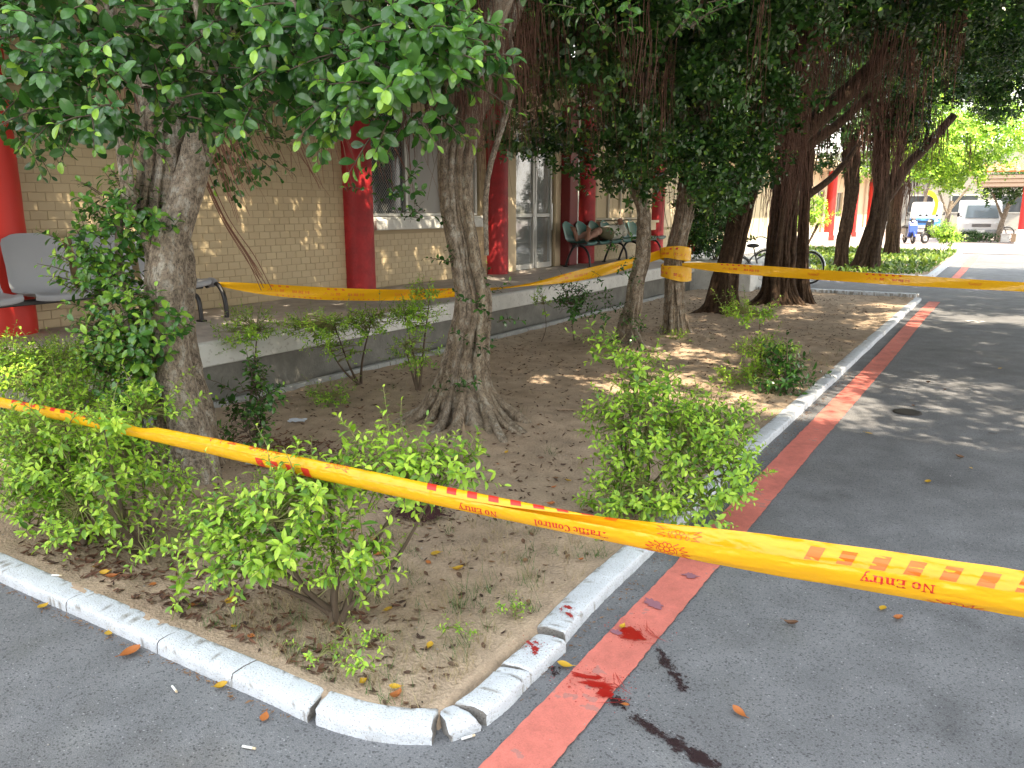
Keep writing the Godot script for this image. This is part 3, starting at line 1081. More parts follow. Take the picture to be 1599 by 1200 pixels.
func build_building() -> void:
	var t := thing("building", "long low beige brick building with round red columns behind the raised walkway", "building")
	var W := -6.87
	var holes := [[-7.66, -10.2, 1.38, 2.75], [-11.2, -12.5, .5, 2.75], [-14.2, -16.6, 1.27, 2.75]]
	var wb := MB.new()
	wall_boxes(wb, W - .2, W, 3.0, -18.6, -.05, 3.4, holes)
	wall_boxes(wb, -12.2, -12.0, 3.0, -18.6, -.05, 3.4, [[-11.6, -12.6, .5, 2.2]])
	wb.box(Vector3(-9.53, 1.675, 2.9), Vector3(4.93, 3.45, .2))
	wb.box(Vector3(-9.53, 1.675, -18.5), Vector3(4.93, 3.45, .2))
	var wall := obj("wall", wb, M.mortar, t)
	var fl := MB.new()
	fl.box(Vector3(-9.53, .46, -7.8), Vector3(4.92, .1, 21.2))
	obj("inner_floor", fl, M.cement, t)
	var rf := MB.new()
	rf.box(Vector3(-9.2, 3.5, -7.8), Vector3(7.0, .2, 22.2), .02)
	obj("roof", rf, M.white_wall, t)
	# brick facing: running bond, 14 cm pitch and 7.5 cm courses
	var bricks := []
	for row in 38:
		var y := .517 + .0375 + row * .0747
		if y > 3.35: break
		var z := 2.9 - (.0715 if row % 2 == 1 else 0.0)
		while z > -18.4:
			var ok := true
			for h in holes:
				if z - .072 < h[0] + .03 and z + .072 > h[1] - .03 and y > h[2] - .19 and y < h[3] + .04: ok = false
			if z < -10.85 and z > -14.1: ok = false
			if z < -14.1: ok = ok and y < 1.05
			if ok: bricks.append(Vector3(W - .0105, y, z))
			z -= .1432
	var shapes := []
	for k in 3:
		var b := MB.new()
		b.box(Vector3.ZERO, Vector3(.03, .0703 - .0005 * k, .139 - .0007 * k), .0022)
		shapes.append(b)
	var meshes := []
	for s in shapes: meshes.append(s.mesh())
	# the bricks that stand largest in view are pieces of their own
	var seen := []
	var rest := []
	for p in bricks:
		if p.z < -3.3 and p.z > -7.4 and p.y < 2.1: seen.append(p)
		else: rest.append(p)
	seen.sort_custom(func(a, b): return a.distance_squared_to(EYE) < b.distance_squared_to(EYE))
	while seen.size() > 300: rest.append(seen.pop_back())
	for p in seen:
		var o := obj("brick", meshes[rng.randi() % 3], M["brick%d" % (rng.randi() % 4)], wall)
		o.position = p + Vector3(rnd() * .0012, 0, 0)
	var sets := [MB.new(), MB.new(), MB.new(), MB.new()]
	for p in rest: sets[rng.randi() % 4].add(shapes[rng.randi() % 3], Transform3D(Basis.IDENTITY, p + Vector3(rnd() * .0012, 0, 0)))
	for k in 4: obj("brickwork", sets[k], M["brick%d" % k], wall).set_meta("kind", "stuff")
	# cream plaster panels beside the doors and round the third bay
	for q in [[Vector3(1.9, -11.02, 0), Vector3(.05, 2.76, .34)], [Vector3(1.9, -12.68, 0), Vector3(.05, 2.76, .34)], [Vector3(3.07, -12.4, 0), Vector3(.046, .6, 3.1)], [Vector3(2.2, -17.6, 0), Vector3(.05, 2.2, 1.9)]]:
		var cp := MB.new()
		cp.box(Vector3(W + .012, q[0].x, q[0].y), q[1], .004)
		obj("plaster_panel", cp, M.cream, wall)
	# columns
	var col := MB.new()
	var prof := []
	for k in 25: prof.append(Vector2(.197 + .0015 * sin(k * 2.1), .517 + k * .116))
	col.lathe(prof, Vector3.ZERO, 36)
	var cm := col.mesh()
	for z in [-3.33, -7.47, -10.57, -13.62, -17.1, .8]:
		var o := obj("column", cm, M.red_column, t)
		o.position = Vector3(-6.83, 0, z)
		if z > -4.0: o.material_override = plain(Color(.56, .022, .012), .5)  # near columns: sunlight put into the paint as a brighter red
	# window of the second bay: deep white sill, aluminium sashes, wire screen
	var sill := MB.new()
	sill.box(Vector3(W + .05, 1.31, -8.93), Vector3(.24, .13, 2.5), .01)
	sill.box(Vector3(W + .02, 1.39, -8.93), Vector3(.2, .03, 2.5), .006)
	obj("window_sill", sill, M.white_wall, t)
	for w in [[-7.68, -10.18, 1.41, 2.74, 3], [-14.22, -16.58, 1.29, 2.74, 4]]:
		var win := MB.new()
		var x := W - .07
		win.box(Vector3(x, w[2] + .02, (w[0] + w[1]) * .5), Vector3(.08, .04, w[0] - w[1]), .004)
		win.box(Vector3(x, w[3] - .02, (w[0] + w[1]) * .5), Vector3(.08, .04, w[0] - w[1]), .004)
		for k in w[4] + 1:
			win.box(Vector3(x + .002, (w[2] + w[3]) * .5, lerpf(w[0] - .03, w[1] + .03, float(k) / w[4])), Vector3(.078, w[3] - w[2] - .082, .05), .004)
		var fr := obj("window", win, M.alu if w[4] == 3 else M.cream_dark, t)
		for k in w[4]:
			var pn := MB.new()
			var za := lerpf(w[0] - .03, w[1] + .03, (k + .5) / w[4])
			pn.box(Vector3(x - .01, (w[2] + w[3]) * .5, za), Vector3(.006, w[3] - w[2] - .09, (w[0] - w[1] - .06) / w[4] - .055))
			obj("pane", pn, (M.dark_glass if k == 0 else plain(Color(.30, .29, .27), .5)) if w[4] == 3 else M.cream, fr)
		if w[4] == 3:
			var grid := MB.new()
			var za: float = w[0] - .06
			var zb := lerpf(w[0], w[1], .333) + .02
			var n := 0
			for k in 60:
				var z := za - k * .045 + 1.2
				# a lattice of thin diagonal wires, clipped to the opening
				for s in [1.0, -1.0]:
					var p0 := Vector2(z if s > 0 else z - 1.2, 1.45)
					var p1 := p0 + Vector2(-1.2 * s, 1.25)
					var ta := 0.0
					var tb := 1.0
					for lim in [[za, 1], [zb, -1]]:
						var dz := p1.x - p0.x
						var tt: float = (lim[0] - p0.x) / dz
						if (dz < 0.0) == (lim[1] == 1): ta = maxf(ta, tt)
						else: tb = minf(tb, tt)
					if tb - ta > .02:
						var a := p0.lerp(p1, ta)
						var c := p0.lerp(p1, tb)
						grid.tube([Vector3(x + .03, a.y, a.x), Vector3(x + .03, c.y, c.x)], .0016, 3, false)
			obj("wire_screen", grid, M.alu, fr)
	var ledge := MB.new()
	ledge.box(Vector3(W + .06, 1.16, -15.4), Vector3(.26, .2, 2.8), .012)
	ledge.box(Vector3(W + .1, 1.245, -15.4), Vector3(.3, .05, 2.85), .008)
	obj("window_ledge", ledge, M.cream, t)
	# glazed doors
	for d in [[-11.22, -11.88], [-11.9, -12.48]]:
		var fr := MB.new()
		var x := W - .05
		for z in [d[0] - .03, d[1] + .03]: fr.box(Vector3(x, 1.63, z), Vector3(.06, 2.22, .055), .004)
		for y in [.56, 1.40, 2.70]: fr.box(Vector3(x + .002, y, (d[0] + d[1]) * .5), Vector3(.056, .09 if y != 1.4 else .06, d[0] - d[1] - .116), .004)
		var door := obj("door", fr, M.alu, t)
		var pn := MB.new()
		pn.box(Vector3(x, .98, (d[0] + d[1]) * .5), Vector3(.006, .76, d[0] - d[1] - .118))
		pn.box(Vector3(x, 2.04, (d[0] + d[1]) * .5), Vector3(.006, 1.22, d[0] - d[1] - .118))
		obj("pane", pn, M.glass, door)
		var hd := MB.new()
		hd.tube([Vector3(x + .06, 1.15, d[1] + .06), Vector3(x + .06, 1.6, d[1] + .06)], .012, 8)
		obj("door_handle", hd, M.steel, door)
	# rain pipe and dark red door post
	var pipe := MB.new()
	pipe.tube([Vector3(W + .1, .517, -13.18), Vector3(W + .1, 3.3, -13.18)], .035, 12)
	obj("rain_pipe", pipe, M.alu, t)
	var post := MB.new()
	post.box(Vector3(W + .12, 1.9, -12.84), Vector3(.2, 2.75, .3), .01)
	obj("door_post", post, plain(Color(.16, .012, .014), .5), t)
	# room lining coloured dark, so that the waiting room looks dim behind the doors
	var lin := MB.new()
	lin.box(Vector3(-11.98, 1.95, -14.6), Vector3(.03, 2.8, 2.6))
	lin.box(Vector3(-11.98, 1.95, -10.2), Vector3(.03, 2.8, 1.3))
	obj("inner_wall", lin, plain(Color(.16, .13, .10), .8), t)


# ---------------------------------------------------------------- trees
func tree(label: String, foot: Vector3, group := "banyan trees in a row along the planting bed") -> Node3D:
	return thing("banyan_tree", label, "tree", foot, 0.0, group)

func rel(pts: Array, o: Vector3) -> Array:
	var q := []
	for p in pts: q.append(p - o)
	return q

func build_trees() -> void:
	noise.fractal_octaves = 3
	noise.frequency = 1.0
	# --- the near tree on the left, with leafy shoots out of its trunk
	var o := Vector3(-3.79, 0.02, -2.67)
	var t := tree("nearest banyan tree with a pale forked trunk covered in leafy shoots beside the grey seats", o)
	var b := trunk(rel([Vector3(-3.79, 0.02, -2.67), Vector3(-3.76, .35, -2.68), Vector3(-3.81, .62, -2.66), Vector3(-3.80, .89, -2.66), Vector3(-3.77, 1.23, -2.68), Vector3(-3.79, 1.47, -2.66), Vector3(-3.76, 1.72, -2.69), Vector3(-3.73, 1.95, -2.70), Vector3(-3.7, 2.5, -2.75)], o), [.20, .185, .19, .165, .15, .155, .175, .19, .20], 28, 11)
	# the second stem that closes on the first from the right
	b.tube(curve(rel([Vector3(-3.60, -.02, -2.62), Vector3(-3.62, .3, -2.60), Vector3(-3.67, .62, -2.58), Vector3(-3.67, 1.0, -2.57), Vector3(-3.66, 1.3, -2.6), Vector3(-3.58, 1.7, -2.72), Vector3(-3.5, 2.1, -2.8), Vector3(-3.4, 2.6, -2.8)], o), .05), lerps([.13, .105, .085, .095, .085, .075, .08, .09], 60), 14, false, Color(1.35, 1.3, 1.2))
	for q in [[Vector3(-3.86, 1.95, -2.5), Vector3(-3.80, 1.7, -2.47), Vector3(-3.88, 1.45, -2.53), .016], [Vector3(-3.78, 1.95, -2.46), Vector3(-3.74, 1.7, -2.47), Vector3(-3.78, 1.5, -2.5), .018], [Vector3(-3.7, 1.9, -2.48), Vector3(-3.76, 1.72, -2.47), Vector3(-3.80, 1.5, -2.5), .014], [Vector3(-3.94, 1.6, -2.55), Vector3(-3.95, 1.2, -2.5), Vector3(-3.90, .8, -2.5), .02], [Vector3(-3.97, .95, -2.55), Vector3(-3.98, .6, -2.55), Vector3(-3.97, .2, -2.5), .02], [Vector3(-3.99, .75, -2.58), Vector3(-4.03, .4, -2.58), Vector3(-4.02, .0, -2.5), .022]]:
		b.tube(curve(rel([q[0], q[1], q[2]], o), .05), q[3], 8, true, Color(1.25, 1.15, 1.0))
	obj("trunk", b, M.bark, t)
	var lm := MB.new()
	lm.tinted = true
	branch(lm, rel([Vector3(-3.7, 2.35, -2.72), Vector3(-3.2, 2.75, -2.4), Vector3(-2.5, 2.95, -2.1), Vector3(-1.6, 3.3, -1.9)], o), .12, .05)
	branch(lm, rel([Vector3(-3.75, 2.3, -2.7), Vector3(-4.3, 2.9, -2.4), Vector3(-4.8, 3.6, -1.8)], o), .11, .05)
	branch(lm, rel([Vector3(-3.6, 2.4, -2.8), Vector3(-3.4, 3.2, -3.2), Vector3(-2.8, 4.2, -3.4)], o), .12, .06)
	branch(lm, rel([Vector3(-2.6, 2.92, -2.15), Vector3(-2.35, 2.5, -2.1), Vector3(-2.1, 2.1, -2.1), Vector3(-1.8, 1.95, -2.15)], o), .022, .006)
	branch(lm, rel([Vector3(-3.3, 2.7, -2.4), Vector3(-3.0, 2.35, -2.0), Vector3(-2.75, 2.05, -1.8)], o), .02, .006)
	branch(lm, rel([Vector3(-2.9, 2.8, -2.3), Vector3(-2.75, 2.3, -2.15), Vector3(-2.55, 1.95, -2.1)], o), .02, .006)
	obj("limb", lm, M.bark, t)
	obj("aerial_root", hanging(rel4([[Vector3(-3.95, 2.05, -3.2), Vector3(.16, .12, .2), .5, 26], [Vector3(-3.9, 2.1, -3.6), Vector3(.2, .1, .15), .7, 22], [Vector3(-3.7, 2.1, -3.9), Vector3(.2, .1, .2), .75, 20], [Vector3(-3.55, 2.0, -2.85), Vector3(.06, .1, .06), .5, 26], [Vector3(-3.8, 2.05, -2.45), Vector3(.1, .08, .04), .45, 16]], o), .0022, Vector3(.22, 0, -.3)), M.root_red, t).set_meta("kind", "stuff")
	# one long bunch that slants down across the brick wall
	var sl := MB.new()
	for k in 7:
		var j := Vector3(rnd(), rnd(), rnd()) * .025
		sl.tube(curve(rel([Vector3(-3.75, 1.75, -2.9) + j, Vector3(-3.95, 1.45, -3.2) + j, Vector3(-4.1, 1.2, -3.5) + j * 1.5, Vector3(-4.22, 1.02 + rnd() * .06, -3.72) + j * 2.0], o), .06), .0028, 4, false)
	obj("aerial_root", sl, M.root_red, t).set_meta("kind", "stuff")
	var f := Leaves.new()
	var wood := MB.new()
	# drooping front boughs
	var rows := [[Vector3(-2.88, 2.10, -1.66), 14], [Vector3(-2.70, 2.12, -1.86), 14], [Vector3(-2.44, 2.15, -2.03), 13], [Vector3(-2.12, 2.03, -2.07), 12], [Vector3(-1.80, 2.04, -2.16), 12], [Vector3(-1.74, 2.0, -2.22), 11], [Vector3(-1.78, 1.87, -2.17), 8], [Vector3(-1.92, 1.93, -2.18), 10], [Vector3(-1.70, 1.98, -2.26), 9], [Vector3(-1.73, 1.88, -2.22), 6], [Vector3(-1.74, 2.12, -2.25), 8], [Vector3(-2.84, 1.90, -1.72), 12], [Vector3(-2.62, 1.84, -1.80), 7], [Vector3(-3.15, 1.98, -1.72), 12], [Vector3(-2.70, 1.96, -2.03), 12], [Vector3(-2.44, 1.93, -2.16), 10], [Vector3(-2.2, 1.93, -2.25), 10], [Vector3(-2.0, 2.16, -2.1), 8], [Vector3(-3.0, 2.2, -1.75), 10]]
	for r in rows:
		for k in int(r[1] * 1.75):
			var d := rdir()
			var p: Vector3 = r[0] + Vector3(d.x * .15, d.y * .085, d.z * .15)
			spray(f, wood, p - o, Vector3(d.x + .25, d.y * .5 - .05, d.z + .35), rnd(.12, .22), 8 + rng.randi() % 4, .073, .75, 0)
	# darker leaves behind them, round the top of the trunk
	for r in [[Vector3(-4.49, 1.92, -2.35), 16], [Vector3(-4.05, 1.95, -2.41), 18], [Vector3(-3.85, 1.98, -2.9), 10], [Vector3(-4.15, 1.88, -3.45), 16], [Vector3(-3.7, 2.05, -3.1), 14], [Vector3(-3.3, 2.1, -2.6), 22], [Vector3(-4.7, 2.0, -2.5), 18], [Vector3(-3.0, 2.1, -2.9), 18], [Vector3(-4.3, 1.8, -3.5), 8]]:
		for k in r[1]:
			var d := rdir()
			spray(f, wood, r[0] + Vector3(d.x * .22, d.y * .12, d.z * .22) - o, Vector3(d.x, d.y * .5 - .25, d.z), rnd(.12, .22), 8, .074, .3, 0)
	# shoots out of the trunk
	for r in [[Vector3(-3.86, 1.50, -2.50), 7, .11], [Vector3(-3.66, 1.40, -2.50), 5, .08], [Vector3(-4.05, 1.30, -2.55), 20, .13], [Vector3(-4.10, 1.12, -2.52), 10, .1], [Vector3(-3.98, 1.02, -2.48), 16, .12], [Vector3(-3.92, .88, -2.45), 22, .13], [Vector3(-3.84, .74, -2.44), 22, .13], [Vector3(-3.72, .78, -2.46), 8, .08], [Vector3(-3.86, .56, -2.44), 12, .1], [Vector3(-3.74, .50, -2.45), 7, .07], [Vector3(-3.90, 1.49, -2.52), 10, .12], [Vector3(-3.68, 1.45, -2.52), 8, .09], [Vector3(-3.66, 1.1, -2.46), 8, .1], [Vector3(-3.68, .86, -2.42), 14, .12], [Vector3(-3.72, .62, -2.40), 12, .11], [Vector3(-3.60, .92, -2.50), 6, .08], [Vector3(-4.1, 1.15, -2.45), 12, .12], [Vector3(-4.25, 1.26, -2.5), 8, .1]]:
		for k in int(r[1] * 1.6):
			var d := rdir()
			spray(f, wood, r[0] + d * r[2] - o, Vector3(d.x * .8 + .15, absf(d.y) * .5 + .3, d.z * .6 + .35), rnd(.09, .17), 8, .060, .95, 0)
	obj("twig", wood, M.twig, t).set_meta("kind", "stuff")
	commit_leaves(f, t, leaf_big, 0, 300)
	crown(t, [[Vector3(-3.0, 3.0, -2.6), Vector3(1.7, .5, 1.0), 700], [Vector3(-3.4, 4.3, -2.6), Vector3(2.6, 1.5, 2.0), 1350], [Vector3(-5.0, 3.2, -2.3), Vector3(1.0, .9, 1.2), 400]])

	# --- the second tree, its roots spread like a skirt
	o = Vector3(-3.12, .03, -4.5)
	t = tree("second banyan tree with a grey fluted trunk and pale broken roots at its foot", o)
	b = trunk(rel([o, Vector3(-3.15, .26, -4.49), Vector3(-3.13, .49, -4.49), Vector3(-3.09, .89, -4.51), Vector3(-3.12, 1.2, -4.48), Vector3(-3.17, 1.5, -4.47), Vector3(-3.18, 1.82, -4.48), Vector3(-3.12, 2.1, -4.5), Vector3(-3.05, 2.6, -4.54)], o), [.33, .20, .15, .122, .122, .13, .155, .17], 40, 23)
	obj("trunk", b, M.bark, t)
	var pr := MB.new()
	pr.tube(curve(rel([Vector3(-3.05, .24, -4.26), Vector3(-3.0, .14, -4.2), Vector3(-2.93, .07, -4.13), Vector3(-2.8, .03, -4.02)], o), .04), .024, 9)
	pr.tube(curve(rel([Vector3(-3.3, .2, -4.4), Vector3(-3.42, .08, -4.32), Vector3(-3.6, .03, -4.2)], o), .04), .03, 9)
	obj("broken_root", pr, M.pale_root, t)
	lm = MB.new()
	lm.tinted = true
	branch(lm, rel([Vector3(-3.1, 2.4, -4.52), Vector3(-2.6, 3.0, -4.3), Vector3(-1.8, 3.4, -3.8), Vector3(-1.2, 3.2, -3.3)], o), .12, .04)
	branch(lm, rel([Vector3(-3.05, 2.4, -4.55), Vector3(-3.0, 3.2, -5.1), Vector3(-2.6, 4.2, -5.4)], o), .13, .06)
	branch(lm, rel([Vector3(-3.1, 2.2, -4.6), Vector3(-3.5, 2.8, -5.2), Vector3(-3.9, 3.6, -5.8)], o), .10, .05)
	branch(lm, rel([Vector3(-1.6, 3.35, -3.6), Vector3(-1.45, 2.8, -3.35), Vector3(-1.35, 2.35, -3.2)], o), .02, .006)
	branch(lm, rel([Vector3(-3.0, 2.75, -4.75), Vector3(-2.9, 2.3, -4.7), Vector3(-3.0, 1.7, -4.55), Vector3(-2.98, 1.2, -4.5)], o), .025, .016)
	obj("limb", lm, M.bark, t)
	obj("aerial_root", hanging(rel4([[Vector3(-3.2, 2.9, -4.7), Vector3(.12, .1, .14), 1.0, 110], [Vector3(-3.2, 2.85, -5.2), Vector3(.22, .1, .2), .85, 130], [Vector3(-3.3, 2.8, -5.8), Vector3(.25, .15, .3), .8, 90], [Vector3(-3.45, 2.2, -4.3), Vector3(.15, .1, .12), .55, 50], [Vector3(-3.12, 2.3, -4.75), Vector3(.03, .05, .03), .95, 10], [Vector3(-3.0, 2.9, -5.8), Vector3(.3, .1, .3), .9, 70], [Vector3(-2.97, 2.75, -4.36), Vector3(.10, .12, .08), .95, 110], [Vector3(-3.12, 2.6, -4.3), Vector3(.1, .12, .06), .8, 80], [Vector3(-2.92, 2.75, -4.62), Vector3(.05, .1, .05), 1.15, 60], [Vector3(-2.05, 2.5, -4.9), Vector3(.05, .1, .05), .75, 14]], o), .0026), M.root, t).set_meta("kind", "stuff")
	f = Leaves.new()
	wood = MB.new()
	for r in [[Vector3(-1.37, 2.30, -3.2), 22, .26], [Vector3(-1.65, 2.36, -2.9), 8, .13], [Vector3(-1.1, 2.4, -3.3), 10, .2], [Vector3(-3.36, 1.44, -4.4), 6, .1], [Vector3(-3.5, 1.62, -4.15), 10, .2], [Vector3(-2.97, .93, -4.45), 5, .1], [Vector3(-2.95, .60, -4.36), 7, .09], [Vector3(-2.93, .78, -4.38), 6, .1], [Vector3(-3.04, .33, -4.22), 5, .05], [Vector3(-3.1, 1.15, -4.36), 3, .06]]:
		for k in r[1]:
			var d := rdir()
			spray(f, wood, r[0] + d * Vector3(r[2], r[2] * .55, r[2]) - o, Vector3(d.x * .8 + .1, absf(d.y) * .6 + .1, d.z * .6 + .25), rnd(.1, .2), 8, .06 if r[0].y > 1.2 else .05, .6, 0)
	obj("twig", wood, M.twig, t).set_meta("kind", "stuff")
	commit_leaves(f, t, leaf_big, 0, 160)
	crown(t, [[Vector3(-3.75, 2.7, -5.9), Vector3(.9, .42, .5), 330], [Vector3(-3.0, 3.5, -5.0), Vector3(1.8, .7, 1.1), 900], [Vector3(-3.4, 4.7, -5.0), Vector3(2.6, 1.4, 2.0), 1100], [Vector3(-1.4, 4.6, -4.6), Vector3(1.8, 1.0, 1.5), 1000], [Vector3(-5.0, 3.3, -5.2), Vector3(1.0, .6, 1.3), 400]])

	# --- third: thin and crooked; fourth: wrapped in tape
	o = Vector3(-3.46, .03, -7.88)
	t = tree("third banyan tree, thin crooked trunk with sprouts in front of the green chairs", o)
	b = trunk(rel([o, Vector3(-3.42, .3, -7.9), Vector3(-3.38, .5, -7.91), Vector3(-3.37, .75, -7.93), Vector3(-3.32, 1.02, -7.96), Vector3(-3.31, 1.48, -7.95), Vector3(-3.39, 1.8, -7.92), Vector3(-3.4, 2.6, -7.9)], o), [.15, .135, .115, .10, .10, .105, .12, .14], 12, 37)
	obj("trunk", b, M.bark, t)
	lm = MB.new()
	lm.tinted = true
	branch(lm, rel([Vector3(-3.4, 2.4, -7.9), Vector3(-2.9, 3.1, -7.3), Vector3(-2.2, 3.6, -6.6)], o), .1, .04)
	branch(lm, rel([Vector3(-3.4, 2.4, -7.9), Vector3(-3.8, 3.2, -7.2), Vector3(-4.2, 4.0, -6.4)], o), .1, .04)
	branch(lm, rel([Vector3(-3.28, .28, -7.75), Vector3(-3.1, .12, -7.6), Vector3(-2.95, .1, -7.7)], o), .03, .02)
	obj("limb", lm, M.bark, t)
	obj("aerial_root", hanging(rel4([[Vector3(-3.0, 2.9, -7.1), Vector3(.1, .1, .1), 1.2, 24], [Vector3(-2.75, 2.75, -6.9), Vector3(.04, .1, .04), 1.3, 16], [Vector3(-3.7, 3.0, -6.9), Vector3(.3, .2, .3), .9, 60], [Vector3(-3.0, 3.1, -6.5), Vector3(.4, .2, .4), .8, 70]], o), .0035), M.root, t).set_meta("kind", "stuff")
	f = Leaves.new()
	wood = MB.new()
	for r in [[Vector3(-3.36, 1.2, -7.78), 12, .16], [Vector3(-3.56, .45, -7.65), 10, .16], [Vector3(-3.55, .3, -7.7), 12, .18], [Vector3(-3.3, .2, -7.65), 12, .15], [Vector3(-3.5, .78, -7.7), 8, .15]]:
		for k in r[1]:
			var d := rdir()
			spray(f, wood, r[0] + d * r[2] - o, d + Vector3(.1, .4, .2), rnd(.1, .18), 7, .055, .4, 0)
	obj("twig", wood, M.twig, t).set_meta("kind", "stuff")
	commit_leaves(f, t, leaf_small, 0, 0)
	crown(t, [[Vector3(-3.55, 2.25, -6.9), Vector3(.75, .45, .6), 150], [Vector3(-2.9, 2.4, -7.4), Vector3(.7, .5, .6), 170], [Vector3(-3.6, 2.8, -6.6), Vector3(.8, .4, .7), 160], [Vector3(-2.95, 1.93, -7.35), Vector3(.55, .28, .4), 90], [Vector3(-3.9, 1.95, -7.3), Vector3(.4, .3, .4), 60]], .78)
	crown(t, [[Vector3(-3.4, 4.6, -7.4), Vector3(2.8, 1.5, 1.8), 1900], [Vector3(-.9, 4.7, -6.6), Vector3(2.2, 1.1, 1.8), 1500], [Vector3(-3.2, 3.4, -7.4), Vector3(2.0, .6, 1.4), 600]], 1.0, false, "upper_crown")

	o = Vector3(-3.23, .03, -8.79)
	t = tree("fourth banyan tree, straight trunk wrapped twice in yellow tape", o)
	b = trunk(rel([o, Vector3(-3.25, .55, -8.78), Vector3(-3.26, .98, -8.78), Vector3(-3.19, 1.41, -8.82), Vector3(-3.15, 1.96, -8.83), Vector3(-3.1, 2.7, -8.85)], o), [.17, .14, .13, .12, .13, .15], 30, 41)
	obj("trunk", b, M.bark, t)
	lm = MB.new()
	lm.tinted = true
	branch(lm, rel([Vector3(-3.1, 2.5, -8.84), Vector3(-2.5, 3.3, -8.6), Vector3(-1.6, 3.9, -8.2)], o), .11, .05)
	branch(lm, rel([Vector3(-3.15, 2.4, -8.84), Vector3(-3.6, 3.2, -9.2), Vector3(-4.0, 4.2, -9.4)], o), .1, .05)
	obj("limb", lm, M.bark, t)
	obj("aerial_root", hanging(rel4([[Vector3(-3.05, 2.6, -8.7), Vector3(.15, .2, .15), 1.3, 50], [Vector3(-2.6, 3.2, -8.8), Vector3(.3, .2, .3), 1.0, 60]], o), .004), M.root, t).set_meta("kind", "stuff")
	crown(t, [[Vector3(-2.69, 1.95, -8.5), Vector3(.6, .45, .5), 130], [Vector3(-3.1, 1.75, -8.75), Vector3(.45, .22, .4), 50], [Vector3(-2.4, 2.5, -8.6), Vector3(.7, .5, .6), 150]], .85)
	crown(t, [[Vector3(-3.2, 4.7, -9.4), Vector3(2.8, 1.4, 1.6), 1500], [Vector3(-.8, 4.8, -9.2), Vector3(2.3, 1.1, 1.8), 1500], [Vector3(-3.3, 3.3, -9.0), Vector3(1.1, .6, .9), 350]], 1.0, false, "upper_crown")

	# --- fifth and sixth: heavy dark trunks with curtains of roots
	o = Vector3(-3.36, .02, -11.08)
	t = tree("fifth banyan tree, dark trunk leaning right behind the far tape", o)
	b = trunk(rel([o, Vector3(-3.36, .52, -11.08), Vector3(-3.27, 1.04, -11.14), Vector3(-3.17, 1.73, -11.19), Vector3(-3.1, 2.2, -11.23), Vector3(-3.0, 3.2, -11.3)], o), [.30, .18, .165, .2, .22, .24], 30, 53)
	obj("trunk", b, M.bark_brown, t)
	lm = MB.new()
	lm.tinted = true
	branch(lm, rel([Vector3(-3.0, 2.9, -11.3), Vector3(-2.4, 3.8, -11.2), Vector3(-1.5, 4.4, -11.0)], o), .16, .06)
	branch(lm, rel([Vector3(-3.05, 2.7, -11.3), Vector3(-3.5, 3.5, -11.6), Vector3(-4.2, 4.4, -11.8)], o), .15, .06)
	obj("limb", lm, M.bark_brown, t)
	obj("aerial_root", hanging(rel4([[Vector3(-3.1, 3.9, -11.1), Vector3(.35, .3, .3), 1.9, 260], [Vector3(-2.8, 3.6, -11.2), Vector3(.2, .3, .2), 2.2, 170], [Vector3(-3.5, 3.8, -10.8), Vector3(.3, .3, .3), 1.6, 170], [Vector3(-2.6, 4.2, -10.6), Vector3(.5, .3, .4), 1.5, 160]], o), .005), M.root, t).set_meta("kind", "stuff")
	crown(t, [[Vector3(-3.0, 2.15, -10.5), Vector3(.7, .5, .5), 130], [Vector3(-3.6, 2.8, -10.4), Vector3(1.0, .6, .6), 200], [Vector3(-3.3, 4.9, -11.4), Vector3(2.9, 1.5, 1.7), 1600], [Vector3(-.7, 4.9, -11.4), Vector3(2.4, 1.2, 1.8), 1500], [Vector3(-4.2, 3.1, -11.4), Vector3(.9, .7, 1.0), 300]])

	o = Vector3(-2.98, .02, -12.77)
	t = tree("sixth and stoutest banyan tree, many stems fused together and spreading limbs", o)
	b = trunk(rel([o, Vector3(-3.03, .51, -12.74), Vector3(-3.04, 1.28, -12.73), Vector3(-2.98, 2.22, -12.77), Vector3(-2.91, 2.77, -12.81)], o), [.32, .255, .22, .27, .24], 46, 67)
	var b2 := trunk(rel([Vector3(-2.70, .02, -13.1), Vector3(-2.77, .49, -13.10), Vector3(-2.79, 1.28, -13.09), Vector3(-2.8, 2.3, -13.05), Vector3(-2.85, 2.8, -12.95)], o), [.14, .11, .10, .12, .12], 14, 71)
	b.add(b2, Transform3D.IDENTITY)
	obj("trunk", b, M.bark_brown, t)
	lm = MB.new()
	lm.tinted = true
	branch(lm, rel([Vector3(-2.9, 2.55, -12.8), Vector3(-2.51, 3.0, -13.06), Vector3(-2.14, 3.4, -13.29), Vector3(-1.78, 3.93, -13.51), Vector3(-1.5, 4.7, -13.63)], o), .15, .10)
	branch(lm, rel([Vector3(-2.95, 2.5, -12.8), Vector3(-3.2, 3.13, -12.63), Vector3(-3.36, 3.93, -12.53), Vector3(-3.43, 4.7, -12.49)], o), .15, .11)
	branch(lm, rel([Vector3(-2.9, 2.6, -12.8), Vector3(-3.0, 3.5, -12.75), Vector3(-3.08, 4.6, -12.71)], o), .14, .10)
	branch(lm, rel([Vector3(-2.85, 2.4, -12.9), Vector3(-2.45, 2.75, -13.3), Vector3(-2.1, 3.2, -13.7)], o), .09, .05)
	branch(lm, rel([Vector3(-2.75, 1.7, -13.0), Vector3(-2.45, 2.0, -13.3), Vector3(-2.15, 2.5, -13.6)], o), .06, .035)
	lm.ball(Vector3(-2.86, 2.66, -12.6) - o, Vector3(.16, .15, .13), 12, 8)
	obj("limb", lm, M.bark_brown, t)
